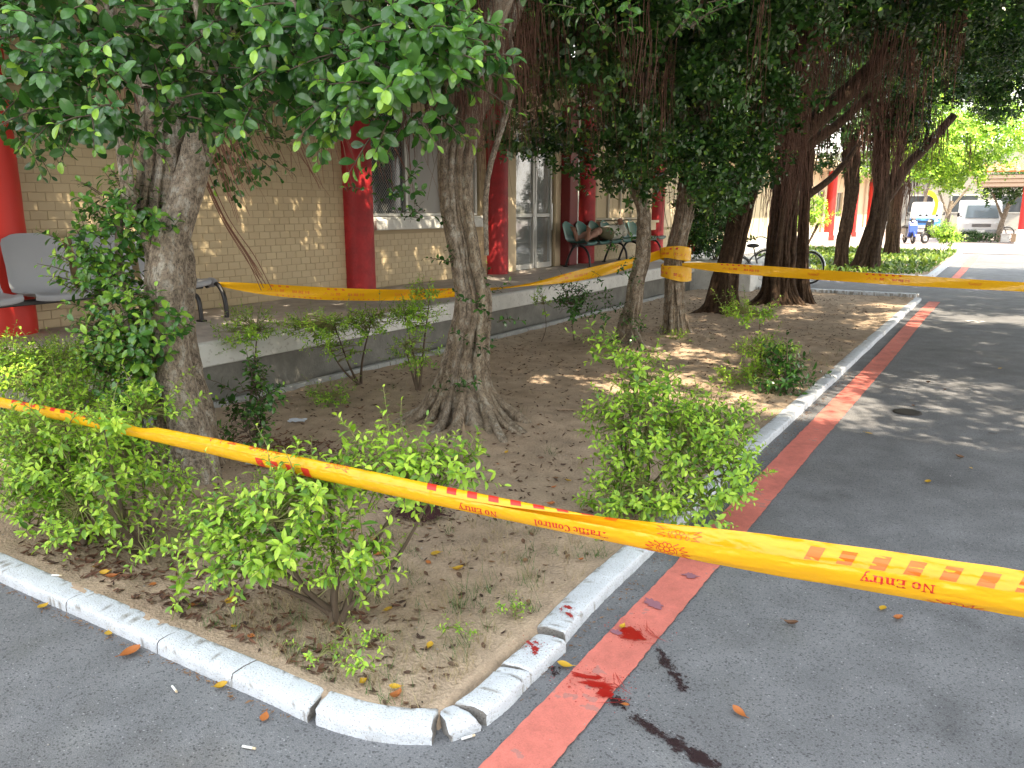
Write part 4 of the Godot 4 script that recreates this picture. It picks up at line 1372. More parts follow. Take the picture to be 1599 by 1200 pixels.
	obj("aerial_root", hanging(rel4([[Vector3(-3.4, 4.4, -12.4), Vector3(.3, .4, .2), 2.2, 240], [Vector3(-2.95, 4.2, -12.55), Vector3(.12, .5, .1), 2.6, 180], [Vector3(-2.4, 3.6, -13.1), Vector3(.3, .3, .2), 1.2, 70], [Vector3(-2.85, 2.6, -12.5), Vector3(.07, .2, .05), 1.6, 40], [Vector3(-2.0, 3.6, -13.5), Vector3(.4, .3, .3), 1.3, 130], [Vector3(-1.6, 4.3, -12.6), Vector3(.5, .3, .4), 1.3, 120]], o), .005), M.root, t).set_meta("kind", "stuff")
	crown(t, [[Vector3(-3.2, 5.2, -13.2), Vector3(2.8, 1.3, 1.7), 1500], [Vector3(-.7, 5.0, -13.4), Vector3(2.4, 1.1, 1.8), 1300], [Vector3(-1.9, 4.2, -14.5), Vector3(1.6, .8, 1.2), 500]])
	crown(t, [[Vector3(-.8, 4.8, -16.0), Vector3(2.2, 1.1, 1.6), 1000], [Vector3(-3.6, 4.9, -16.0), Vector3(2.2, 1.3, 1.6), 1000]], 1.0, false, "far_crown")

	# --- second bed
	o = Vector3(-3.43, .04, -20.52)
	t = tree("dark leaning banyan tree at the left end of the second bed", o, "banyan trees in the second bed")
	b = trunk(rel([o, Vector3(-3.45, .6, -20.54), Vector3(-3.40, 1.16, -20.54), Vector3(-3.36, 1.9, -20.55), Vector3(-3.45, 2.62, -20.51), Vector3(-3.5, 3.4, -20.5)], o), [.20, .17, .18, .2, .25, .26], 22, 83)
	obj("trunk", b, M.bark_brown, t)
	obj("aerial_root", hanging(rel4([[Vector3(-3.5, 3.7, -20.4), Vector3(.4, .4, .3), 1.6, 130]], o), .007), M.root, t).set_meta("kind", "stuff")
	crown(t, [[Vector3(-3.9, 3.4, -20.3), Vector3(1.3, .9, .9), 420], [Vector3(-4.0, 5.0, -20.4), Vector3(2.6, 1.4, 2.2), 1300]], 1.1)

	o = Vector3(-2.93, .04, -20.83)
	t = tree("thick dark banyan tree with a limb reaching right over the road, in the second bed", o, "banyan trees in the second bed")
	b = trunk(rel([o, Vector3(-2.88, .6, -20.87), Vector3(-2.80, 1.16, -20.90), Vector3(-2.76, 1.9, -20.9), Vector3(-2.83, 2.62, -20.89), Vector3(-2.8, 3.61, -20.91)], o), [.36, .29, .25, .22, .22, .2], 40, 89)
	obj("trunk", b, M.bark_brown, t)
	lm = MB.new()
	lm.tinted = true
	branch(lm, rel([Vector3(-2.76, 1.6, -20.95), Vector3(-2.55, 1.95, -21.04), Vector3(-2.3, 2.5, -21.2), Vector3(-2.04, 2.83, -21.38), Vector3(-1.49, 3.61, -21.72)], o), .14, .09)
	branch(lm, rel([Vector3(-2.04, 2.83, -21.38), Vector3(-1.95, 3.4, -21.3), Vector3(-2.0, 4.0, -21.2)], o), .05, .03)
	branch(lm, rel([Vector3(-2.6, 2.0, -21.0), Vector3(-2.45, 2.9, -21.0), Vector3(-2.3, 3.9, -21.0)], o), .09, .05)
	obj("limb", lm, M.bark_brown, t)
	obj("aerial_root", hanging(rel4([[Vector3(-2.75, 3.9, -20.7), Vector3(.35, .4, .25), 1.9, 300], [Vector3(-2.2, 3.5, -21.0), Vector3(.4, .3, .3), 1.2, 140]], o), .007), M.root, t).set_meta("kind", "stuff")
	crown(t, [[Vector3(-2.6, 5.2, -21.0), Vector3(2.4, 1.3, 1.8), 1100], [Vector3(-.6, 4.9, -20.3), Vector3(2.2, 1.0, 1.7), 1000], [Vector3(-2.3, 3.9, -20.9), Vector3(1.2, .7, .7), 300], [Vector3(.1, 3.85, -20.6), Vector3(1.5, .5, 1.0), 380]], 1.1)

	o = Vector3(-3.16, .04, -27.44)
	t = tree("farthest banyan tree of the second bed, with bright sunlit foliage", o, "banyan trees in the second bed")
	b = trunk(rel([o, Vector3(-3.18, .8, -27.43), Vector3(-3.19, 1.44, -27.42), Vector3(-3.23, 2.95, -27.40)], o), [.25, .23, .23, .2], 24, 97)
	obj("trunk", b, M.bark_brown, t)
	obj("aerial_root", hanging(rel4([[Vector3(-3.1, 2.6, -27.2), Vector3(.3, .3, .2), 1.5, 80]], o), .008), M.root, t).set_meta("kind", "stuff")
	crown(t, [[Vector3(-2.0, 3.0, -27.2), Vector3(1.5, 1.0, 1.2), 520], [Vector3(-1.1, 3.5, -27.6), Vector3(1.1, .7, 1.0), 300], [Vector3(-3.3, 3.0, -27.0), Vector3(1.2, .8, 1.1), 320], [Vector3(-2.6, 4.6, -27.8), Vector3(2.2, 1.2, 1.6), 700]], 1.15, true)

	# --- the row on the other side of the road, whose crowns close over it
	var spots := [[Vector3(4.8, -.02, -8.0), "roadside tree across the road from the third and fourth banyans"], [Vector3(4.7, -.02, -14.5), "roadside tree across the road from the end of the first bed"], [Vector3(4.9, -.02, -20.0), "roadside tree across the road from the second bed"]]
	for s in spots:
		o = s[0]
		t = thing("roadside_tree", s[1], "tree", o, 0.0, "trees on the right side of the road")
		b = trunk([Vector3.ZERO, Vector3(-.05, 1.2, 0), Vector3(.05, 2.6, .05), Vector3(-.1, 4.2, 0)], [.28, .2, .2, .16], 18, int(o.z * -7.0) + 3)
		obj("trunk", b, M.bark_brown, t)
		lm = MB.new()
		lm.tinted = true
		for e in [Vector3(-2.6, 4.6, .4), Vector3(1.6, 4.8, 1.2), Vector3(.6, 5.2, -2.0), Vector3(-1.8, 5.2, -1.6)]: branch(lm, [Vector3(0, 2.6, 0), e * .5 + Vector3(0, 1.2, 0), e], .13, .05)
		obj("limb", lm, M.bark_brown, t)
		crown(t, [[o + Vector3(-2.3, 4.9, 0), Vector3(2.4, 1.2, 3.0), 2000], [o + Vector3(.6, 5.6, 0), Vector3(2.6, 1.8, 3.2), 1900], [o + Vector3(-1.4, 3.9, -1.0), Vector3(1.6, .6, 2.2), 500], [o + Vector3(-3.6, 4.7, .4), Vector3(1.6, .8, 3.2), 800]] + ([[o + Vector3(-.8, 4.8, 3.7), Vector3(2.6, 1.0, 1.6), 620], [o + Vector3(-4.2, 4.6, 4.5), Vector3(1.5, .6, 1.2), 300]] if s == spots[0] else []))  # first tree: extra clumps out of view, added to shade road and bed

func rel4(spots: Array, o: Vector3) -> Array:
	var q := []
	for s in spots: q.append([s[0] - o, s[1], s[2], s[3]])
	return q


# ---------------------------------------------------------------- shrubs and young plants
func build_shrubs() -> void:
	var near := "bright yellow-green shrubs along the kerb"
	shrub("shrub", "bright green shrub with a forked dark stem at the kerb corner under the near tape", Vector3(-1.92, .04, -1.93), [[Vector3(-2.06, .44, -1.80), Vector3(.20, .13, .14), 44], [Vector3(-2.24, .40, -1.70), Vector3(.12, .12, .1), 24], [Vector3(-1.84, .33, -1.88), Vector3(.14, .12, .1), 22], [Vector3(-1.72, .62, -2.05), Vector3(.22, .07, .14), 32], [Vector3(-1.56, .64, -2.12), Vector3(.09, .06, .08), 10], [Vector3(-1.98, .58, -1.86), Vector3(.16, .06, .1), 20], [Vector3(-2.13, .28, -1.73), Vector3(.1, .08, .08), 10]], .046, 300, near)
	shrub("shrub", "yellow-green shrub at the left picture edge behind the white kerb", Vector3(-3.40, .04, -1.86), [[Vector3(-3.51, .34, -1.82), Vector3(.24, .17, .16), 52], [Vector3(-3.80, .42, -1.9), Vector3(.2, .15, .15), 36], [Vector3(-3.35, .48, -1.95), Vector3(.2, .1, .14), 30], [Vector3(-3.6, .18, -1.75), Vector3(.2, .1, .1), 14], [Vector3(-3.25, .26, -1.72), Vector3(.16, .12, .06), 18], [Vector3(-3.28, .60, -1.74), Vector3(.1, .05, .05), 7], [Vector3(-3.5, .56, -1.72), Vector3(.12, .06, .06), 8]], .046, 220, near)
	shrub("shrub", "tall loose shrub against the nearest trunk, its top twigs over the yellow tape", Vector3(-3.05, .04, -1.92), [[Vector3(-3.20, .42, -1.96), Vector3(.20, .13, .14), 34], [Vector3(-3.10, .24, -1.80), Vector3(.16, .1, .1), 16], [Vector3(-3.18, .63, -2.08), Vector3(.12, .06, .1), 14], [Vector3(-2.95, .665, -1.76), Vector3(.10, .035, .05), 8], [Vector3(-3.02, .5, -1.74), Vector3(.12, .08, .06), 12], [Vector3(-2.85, .16, -1.8), Vector3(.1, .06, .06), 6], [Vector3(-2.92, .34, -1.95), Vector3(.1, .07, .08), 10]], .043, 200, near)
	shrub("shrub", "dull green shrub between the nearest trunk and the walkway, left of the tape end", Vector3(-4.3, .04, -2.25), [[Vector3(-4.1, .50, -2.2), Vector3(.32, .14, .22), 50], [Vector3(-4.55, .56, -2.4), Vector3(.3, .14, .22), 50], [Vector3(-4.2, .34, -2.05), Vector3(.3, .13, .15), 30]], .044, 0, near, .35)
	shrub("hedge_shrub", "low clipped light green hedge below the grey seats", Vector3(-4.85, .04, -2.65), [[Vector3(-4.85, .60, -2.75), Vector3(.3, .09, .3), 80], [Vector3(-4.72, .58, -2.45), Vector3(.25, .1, .25), 60], [Vector3(-4.62, .56, -2.95), Vector3(.2, .09, .2), 40], [Vector3(-4.95, .62, -2.4), Vector3(.25, .1, .2), 40]], .036, 0, "", .5)
	shrub("shrub", "bright green leaning shrub that spills over the kerb onto the red line", Vector3(-1.45, .04, -3.50), [[Vector3(-1.30, .48, -3.45), Vector3(.24, .16, .2), 62], [Vector3(-1.13, .50, -3.60), Vector3(.18, .14, .16), 38], [Vector3(-1.02, .34, -3.44), Vector3(.17, .13, .15), 38], [Vector3(-1.33, .24, -3.25), Vector3(.18, .09, .12), 26], [Vector3(-1.48, .40, -3.38), Vector3(.08, .12, .1), 12], [Vector3(-1.43, .66, -3.60), Vector3(.14, .07, .12), 18], [Vector3(-1.68, .78, -3.70), Vector3(.10, .04, .06), 7], [Vector3(-1.55, .74, -3.66), Vector3(.08, .04, .06), 5], [Vector3(-1.04, .2, -3.3), Vector3(.14, .07, .1), 14], [Vector3(-1.52, .52, -3.36), Vector3(.09, .12, .1), 12], [Vector3(-1.46, .2, -3.22), Vector3(.1, .08, .08), 10]], .046, 300, near)
	shrub("shrub", "tiered sparse shrub standing alone at the kerb beyond the leaning shrub", Vector3(-1.72, .04, -6.85), [[Vector3(-1.93, .61, -7.05), Vector3(.22, .05, .14), 26], [Vector3(-1.70, .32, -6.93), Vector3(.24, .06, .16), 30], [Vector3(-1.78, .13, -6.68), Vector3(.24, .06, .16), 26], [Vector3(-1.6, .22, -6.8), Vector3(.14, .06, .1), 12]], .044, 0)
	shrub("creeper", "dark broad-leaved creeper lying on the kerb beside the tiered shrub", Vector3(-1.46, .04, -6.62), [[Vector3(-1.43, .13, -6.58), Vector3(.13, .09, .1), 16], [Vector3(-1.48, .24, -6.75), Vector3(.08, .07, .08), 8]], .075, 0, "", .1, 0, .006)
	var wallside := "small shrubs along the foot of the walkway"
	shrub("shrub", "small olive shrub at the walkway edge right of the nearest trunk", Vector3(-4.86, .04, -4.05), [[Vector3(-4.86, .62, -4.05), Vector3(.22, .15, .2), 44]], .034, 0, wallside, .3)
	shrub("shrub", "broad flat-topped shrub before the white walkway edge, below the sagging tape", Vector3(-4.62, .04, -5.0), [[Vector3(-4.6, .60, -4.5), Vector3(.3, .09, .22), 50], [Vector3(-4.38, .62, -4.85), Vector3(.26, .09, .22), 46], [Vector3(-4.5, .42, -4.7), Vector3(.25, .1, .2), 16]], .034, 0, wallside, .4)
	shrub("shrub", "upright shrub touching the second trunk on its left side", Vector3(-4.05, .04, -5.1), [[Vector3(-4.0, .68, -5.03), Vector3(.2, .12, .2), 40], [Vector3(-3.92, .40, -4.9), Vector3(.2, .16, .16), 24], [Vector3(-3.95, .85, -5.05), Vector3(.1, .08, .1), 10]], .036, 0, wallside, .4)
	shrub("young_plant", "dark spiky young plant before the walkway between second and third trunks", Vector3(-4.15, .04, -8.0), [[Vector3(-4.15, .52, -8.02), Vector3(.13, .13, .13), 18]], .075, 0, "", .05, 0, .006)
	shrub("young_plant", "thin bare-stemmed young plant by the walkway left of the dark spiky one", Vector3(-4.42, .04, -7.75), [[Vector3(-4.44, .50, -7.82), Vector3(.08, .16, .08), 8]], .04, 0, "", .3, 1, .005)
	shrub("young_plant", "waxy leafy sprout on the bare soil right of the nearest trunk", Vector3(-3.68, .05, -3.02), [[Vector3(-3.80, .42, -3.16), Vector3(.11, .16, .1), 11], [Vector3(-3.70, .22, -3.02), Vector3(.1, .12, .08), 12], [Vector3(-3.62, .44, -3.12), Vector3(.06, .1, .06), 4]], .055, 60, "", .8, 0, .007)
	shrub("weed", "tuft of soft weeds at the foot of the low white kerb", Vector3(-4.3, .05, -4.35), [[Vector3(-4.3, .12, -4.35), Vector3(.2, .06, .14), 22]], .03, 0, "", .2, 1, .003)
	for q in [[Vector3(-1.72, .04, -1.86), "small green weed in the dry grass right of the corner shrub's foot"], [Vector3(-1.50, .04, -2.05), "flat green weed in the middle of the front corner of the bed"], [Vector3(-1.42, .04, -2.28), "small green weed beside the kerb's broken joint"], [Vector3(-1.78, .04, -1.70), "trailing green weed between the corner shrub and the front kerb"]]:
		shrub("weed", q[1], q[0], [[q[0] + Vector3(0, .035, 0), Vector3(.05, .012, .04), 4]], .020, 0, "", .2, 1, .0015)
	shrub("weed", "pale sprig at the foot of the taped trunk", Vector3(-3.05, .05, -8.45), [[Vector3(-3.05, .1, -8.45), Vector3(.1, .05, .08), 8]], .04, 0, "", .9, 1, .003)
	shrub("weed", "lime-green seedling just inside the kerb corner", Vector3(-1.60, .05, -1.70), [[Vector3(-1.60, .075, -1.70), Vector3(.035, .015, .025), 3]], .034, 20, "", .9, 1, .002)
	shrub("weed", "three-lobed dark weed inside the kerb left of the corner shrub", Vector3(-2.50, .05, -1.69), [[Vector3(-2.50, .09, -1.69), Vector3(.04, .015, .03), 2]], .055, 14, "", .1, 1, .002)
	# second bed: ground cover, a yellow croton, and the round bush and dark flowering shrub by the porch
	var gc := Leaves.new()
	for k in 4200:
		var p := Vector3(rnd(-6.4, -1.6), 0, rnd(-31.2, -19.7))
		p.y = .06 + .03 * noise.get_noise_2d(p.x * 1.5, p.z * 1.5) + rnd(0, .05)
		put_leaf(gc, p, Vector3(rnd(), .9, rnd()), Vector3(rnd(), 1.2, rnd() + .5), rnd(.10, .2), rng.randi() % 6)
	var xf := []
	var cc := []
	for k in gc.xf.size():
		xf.append(gc.xf[k])
		var c: Color = duranta_cols[gc.tint[k]] * gc.shade[k] * .42
		cc.append(Color(c.r, c.g, c.b))
	tag(many("ground_cover", leaf_small, M.duranta, xf, cc), "low leafy ground cover in the second planting bed", "ground cover")
	shrub("croton", "bright yellow shrub at the far corner of the second bed", Vector3(-2.0, .05, -30.0), [[Vector3(-2.0, .75, -30.0), Vector3(.35, .2, .3), 50], [Vector3(-1.75, .55, -29.9), Vector3(.2, .15, .2), 20]], .10, 0, "", 1.0)
	var rb := thing("round_bush", "rounded clipped bush behind the sixth trunk", "shrub", Vector3(-6.6, .0, -31.5))
	var st := MB.new()
	for k in 7: st.tube([Vector3.ZERO, Vector3(rnd() * .5, 1.0, rnd() * .5)], .03, 6)
	obj("stem", st, M.twig, rb)
	crown(rb, [[Vector3(-6.6, 1.25, -31.5), Vector3(.75, .62, .6), 260]], .8, true, "foliage")
	var ds := thing("flowering_shrub", "dense dark shrub with red flowers on the white porch end", "shrub", Vector3(-5.0, .51, -15.9))
	st = MB.new()
	for k in 16: st.tube([Vector3(rnd() * .12, 0, rnd() * .12), Vector3(rnd() * .45, .9, rnd() * .4)], .012, 5)
	obj("stem", st, M.twig, ds)
	crown(ds, [[Vector3(-5.05, 1.4, -15.7), Vector3(.62, .85, .5), 560]], .8, false, "foliage")
	var fl := MB.new()
	for k in 46: fl.ball(Vector3(-.5 + rnd() * .12, .25 + rnd() * .13, .3 + rnd() * .12), Vector3.ONE * rnd(.02, .035), 6, 4)
	obj("flower", fl, plain(Color(.5, .02, .015), .6), ds)


# ---------------------------------------------------------------- seats on the walkway
# one moulded shell: x out from the wall, y up, z along the row; origin on the floor under the back
func shell(width: float, top: float, round_: float, drop := 0.0, deep := 1.0) -> MB:
	var b := MB.new()
	var prof := [Vector2(.43, .385), Vector2(.445, .41), Vector2(.43, .432), Vector2(.36, .432), Vector2(.24, .42), Vector2(.12, .425), Vector2(.05, .445), Vector2(.015, .49), Vector2(-.005, .56), Vector2(-.03, lerpf(.56, top, .4)), Vector2(-.055, lerpf(.56, top, .72)), Vector2(-.07, lerpf(.56, top, .9)), Vector2(-.078, top)]
	var m := prof.size()
	for j in 8: prof[j] = Vector2(prof[j].x * deep, prof[j].y - drop)
	var n := 13
	for side in [0, 1]:
		var k := b.v.size()
		for j in m:
			var w := width
			if j >= 8:
				var f := float(j - 8) / (m - 9)
				w *= lerpf(1.0, .55, pow(f, 3.0) * round_)
			if j <= 2: w *= .94
			for s in n:
				var u := (float(s) / (n - 1) - .5) * 2.0
				var dish := .022 * pow(absf(u), 3.0)
				var droop := 0.0
				if j >= 10: droop = .06 * pow(absf(u), 4.0) * (j - 9) / 4.0 * round_
				var p := prof[j] as Vector2
				var nrm := Vector2(0, 1) if j < 6 else Vector2(.97, .2)
				p += nrm * dish
				if side == 1: p -= nrm * (.014 if s > 0 and s < n - 1 and j > 0 and j < m - 1 else .004)
				b.vert(Vector3(p.x, p.y - droop, u * w * .5), Vector3.UP)
		for j in m - 1:
			for s in n - 1:
				var a := k + j * n + s
				if side == 0:
					b.raw(a, a + 1, a + n + 1); b.raw(a, a + n + 1, a + n)
				else:
					b.raw(a, a + n + 1, a + 1); b.raw(a, a + n, a + n + 1)
	# close the rim
	var half := m * n
	var rim := []
	for s in n: rim.append(s)
	for j in range(1, m): rim.append(j * n + n - 1)
	for s in range(n - 2, -1, -1): rim.append((m - 1) * n + s)
	for j in range(m - 2, 0, -1): rim.append(j * n)
	for q in rim.size():
		var a: int = rim[q]
		var c: int = rim[(q + 1) % rim.size()]
		b.raw(a, a + half, c + half); b.raw(a, c + half, c)
	b.smooth()
	if b.n[3 * n + 6].y < 0.0:
		for k in range(0, b.i.size(), 3):
			var s := b.i[k + 1]
			b.i[k + 1] = b.i[k + 2]; b.i[k + 2] = s
		b.smooth()
	return b

func bench(label: String, at: Vector3, count: int, pitch: float, mat: Material, sh: ArrayMesh, group := "", arms := false, low := 0.0) -> Node3D:
	var t := thing("bench", label, "bench", at, 0.0, group)
	for k in count:
		var o := obj("seat", sh, mat, t)
		o.position = Vector3(0, 0, -(k + .5) * pitch)
		o.rotation.y = rnd() * .012
	var beam := MB.new()
	beam.box(Vector3(.2, .375 - low, -count * pitch * .5), Vector3(.07, .04, count * pitch - .06), .006)
	obj("beam", beam, M.black_metal, t)
	for e in [.22, count * pitch - .22]:
		var leg := MB.new()
		leg.tube(curve([Vector3(-.05, .012, -e), Vector3(.02, .2, -e), Vector3(.10, .34 - low, -e), Vector3(.2, .37 - low, -e), Vector3(.32, .33 - low, -e), Vector3(.40, .2, -e), Vector3(.42, .012, -e)], .04), .02, 10)
		leg.box(Vector3(-.05, .008, -e), Vector3(.08, .016, .06), .004)
		leg.box(Vector3(.42, .008, -e), Vector3(.08, .016, .06), .004)
		obj("leg", leg, M.black_metal, t)
	if arms:
		for e in [-.03, count * pitch + .03]:
			var arm := MB.new()
			arm.tube(curve([Vector3(.2, .37 - low, -e), Vector3(.34, .40 - low, -e), Vector3(.42, .32 - low, -e), Vector3(.45, .12, -e), Vector3(.45, .012, -e)], .03), .021, 10)
			obj("arm_leg", arm, M.black_metal, t)
			var knob := MB.new()
			knob.ball(Vector3(.27, .41 - low, -e), Vector3(.08, .045, .035), 12, 8)
			obj("arm_pad", knob, M.grey_seat, t)
	return t

func build_seats() -> void:
	var y := .517
	var grey := shell(.485, .80, .6, .085, .84).mesh()
	var green := shell(.43, .78, 1.25).mesh()
	bench("row of grey plastic seats on a black beam before the leftmost red column", Vector3(-6.53, y, -2.62), 4, .55, M.grey_seat, grey, "", true, .085)
	var g := "rows of green waiting seats"
	bench("row of green seats with a person lying on it", Vector3(-6.56, y, -12.26), 4, .5, M.green_seat, green, g)
	bench("short row of green seats at the far end of the walkway behind the third trunk", Vector3(-6.56, y, -14.5), 3, .5, M.green_seat, green, g)
	bench("row of dark green seats inside the waiting room behind the glass doors", Vector3(-8.6, y, -11.1), 4, .5, M.green_seat, green, g)
	bench("second row of dark green seats deeper inside the waiting room", Vector3(-9.8, y, -10.4), 5, .5, M.green_seat, green, g)


# ---------------------------------------------------------------- the person
# joined tapered capsules [a, b, ra, rb] meshed as surface nets
func body_mesh(b: MB, bones: Array, cell: float, blend: float) -> void:
	var lo := Vector3.ONE * 1e9
	var hi := -lo
	for q in bones:
		var r := maxf(q[2], q[3]) + blend + cell * 2.0
		lo = lo.min((q[0] as Vector3).min(q[1]) - Vector3.ONE * r)
		hi = hi.max((q[0] as Vector3).max(q[1]) + Vector3.ONE * r)
	var nx := int((hi.x - lo.x) / cell) + 1
	var ny := int((hi.y - lo.y) / cell) + 1
	var nz := int((hi.z - lo.z) / cell) + 1
	var d := PackedFloat32Array()
	d.resize(nx * ny * nz)
	d.fill(1e3)
	for q in bones:
		var a: Vector3 = q[0]
		var ab: Vector3 = q[1] - q[0]
		var l2 := maxf(ab.length_squared(), 1e-9)
		var r := maxf(q[2], q[3]) + blend + cell * 2.0
		var p0: Vector3 = (((q[0] as Vector3).min(q[1]) - Vector3.ONE * r - lo) / cell).max(Vector3.ZERO)
		var p1: Vector3 = ((q[0] as Vector3).max(q[1]) + Vector3.ONE * r - lo) / cell
		for z in range(int(p0.z), mini(nz, int(p1.z) + 1)):
			for yy in range(int(p0.y), mini(ny, int(p1.y) + 1)):
				for x in range(int(p0.x), mini(nx, int(p1.x) + 1)):
					var p := lo + Vector3(x, yy, z) * cell
					var t := clampf((p - a).dot(ab) / l2, 0.0, 1.0)
					var s := (p - a - ab * t).length() - lerpf(q[2], q[3], t)
					var k := (z * ny + yy) * nx + x
					var o := d[k]
					var h := maxf(blend - absf(o - s), 0.0) / blend
					d[k] = minf(o, s) - h * h * blend * .25
	var ids := PackedInt32Array()
	ids.resize(nx * ny * nz)
	ids.fill(-1)
	var v0 := b.v.size()
	var i0 := b.i.size()
	var corner := [0, 1, nx, nx + 1, nx * ny, nx * ny + 1, nx * ny + nx, nx * ny + nx + 1]
	var edges := [[0, 1], [2, 3], [4, 5], [6, 7], [0, 2], [1, 3], [4, 6], [5, 7], [0, 4], [1, 5], [2, 6], [3, 7]]
	for z in nz - 1:
		for yy in ny - 1:
			for x in nx - 1:
				var k := (z * ny + yy) * nx + x
				var mask := 0
				for c in 8:
					if d[k + corner[c]] < 0.0: mask |= 1 << c
				if mask == 0 or mask == 255: continue
				var sum := Vector3.ZERO
				var n := 0
				for e in edges:
					var d0 := d[k + corner[e[0]]]
					var d1 := d[k + corner[e[1]]]
					if (d0 < 0.0) != (d1 < 0.0):
						var f := d0 / (d0 - d1)
						sum += Vector3(e[0] & 1, (e[0] >> 1) & 1, e[0] >> 2).lerp(Vector3(e[1] & 1, (e[1] >> 1) & 1, e[1] >> 2), f)
						n += 1
				ids[k] = b.vert(lo + (Vector3(x, yy, z) + sum / n) * cell, Vector3.UP)
	for z in range(1, nz - 1):
		for yy in range(1, ny - 1):
			for x in range(1, nx - 1):
				var k := (z * ny + yy) * nx + x
				for ax in 3:
					var st: int = [1, nx, nx * ny][ax]
					if (d[k] < 0.0) == (d[k + st] < 0.0): continue
					var u: int = [nx, nx * ny, 1][ax]
					var w: int = [nx * ny, 1, nx][ax]
					var q := [ids[k], ids[k - u], ids[k - u - w], ids[k - w]]
					if q.min() < 0: continue
					if d[k] < 0.0:
						b.raw(q[0], q[2], q[1]); b.raw(q[0], q[3], q[2])
					else:
						b.raw(q[0], q[1], q[2]); b.raw(q[0], q[2], q[3])
	b.smooth(v0, i0)

func hand_bones(at: Vector3, fwd: Vector3, palm: Vector3, s: float) -> Array:
	# fwd: towards the fingertips, palm: the way the palm faces; s = +-1 for the side of the thumb
	var side := fwd.cross(palm).normalized() * s
	var q := []
	for k in 4:
		var off := side * (.033 - k * .022)
		var l: float = [.070, .080, .074, .058][k]
		q.append([at + off * .6, at + off + fwd * .075, .014, .012])
		q.append([at + off + fwd * .078, at + off + fwd * (.078 + l * .5) + palm * .010, .0088, .0082])
		q.append([at + off + fwd * (.078 + l * .5) + palm * .010, at + off + fwd * (.078 + l * .9) + palm * .032, .008, .0068])
	q.append([at + side * .028 + fwd * .015, at + side * .055 + fwd * .05 + palm * .012, .012, .0095])
	q.append([at + side * .055 + fwd * .05 + palm * .012, at + side * .06 + fwd * .082 + palm * .022, .009, .0075])
	return q

func foot_bones(heel: Vector3, toe: Vector3, up: Vector3) -> Array:
	var f := toe.normalized()
	var side := f.cross(up).normalized()
	var q := [[heel, heel + f * .10 + up * .02, .034, .034], [heel + f * .08 + up * .015, heel + f * .19 - up * .004, .036, .026]]
	for k in 5: q.append([heel + f * .17 + side * (.032 - k * .016), heel + f * (.235 - k * .008) + side * (.036 - k * .018), .013, .010 if k > 0 else .013])
	return q

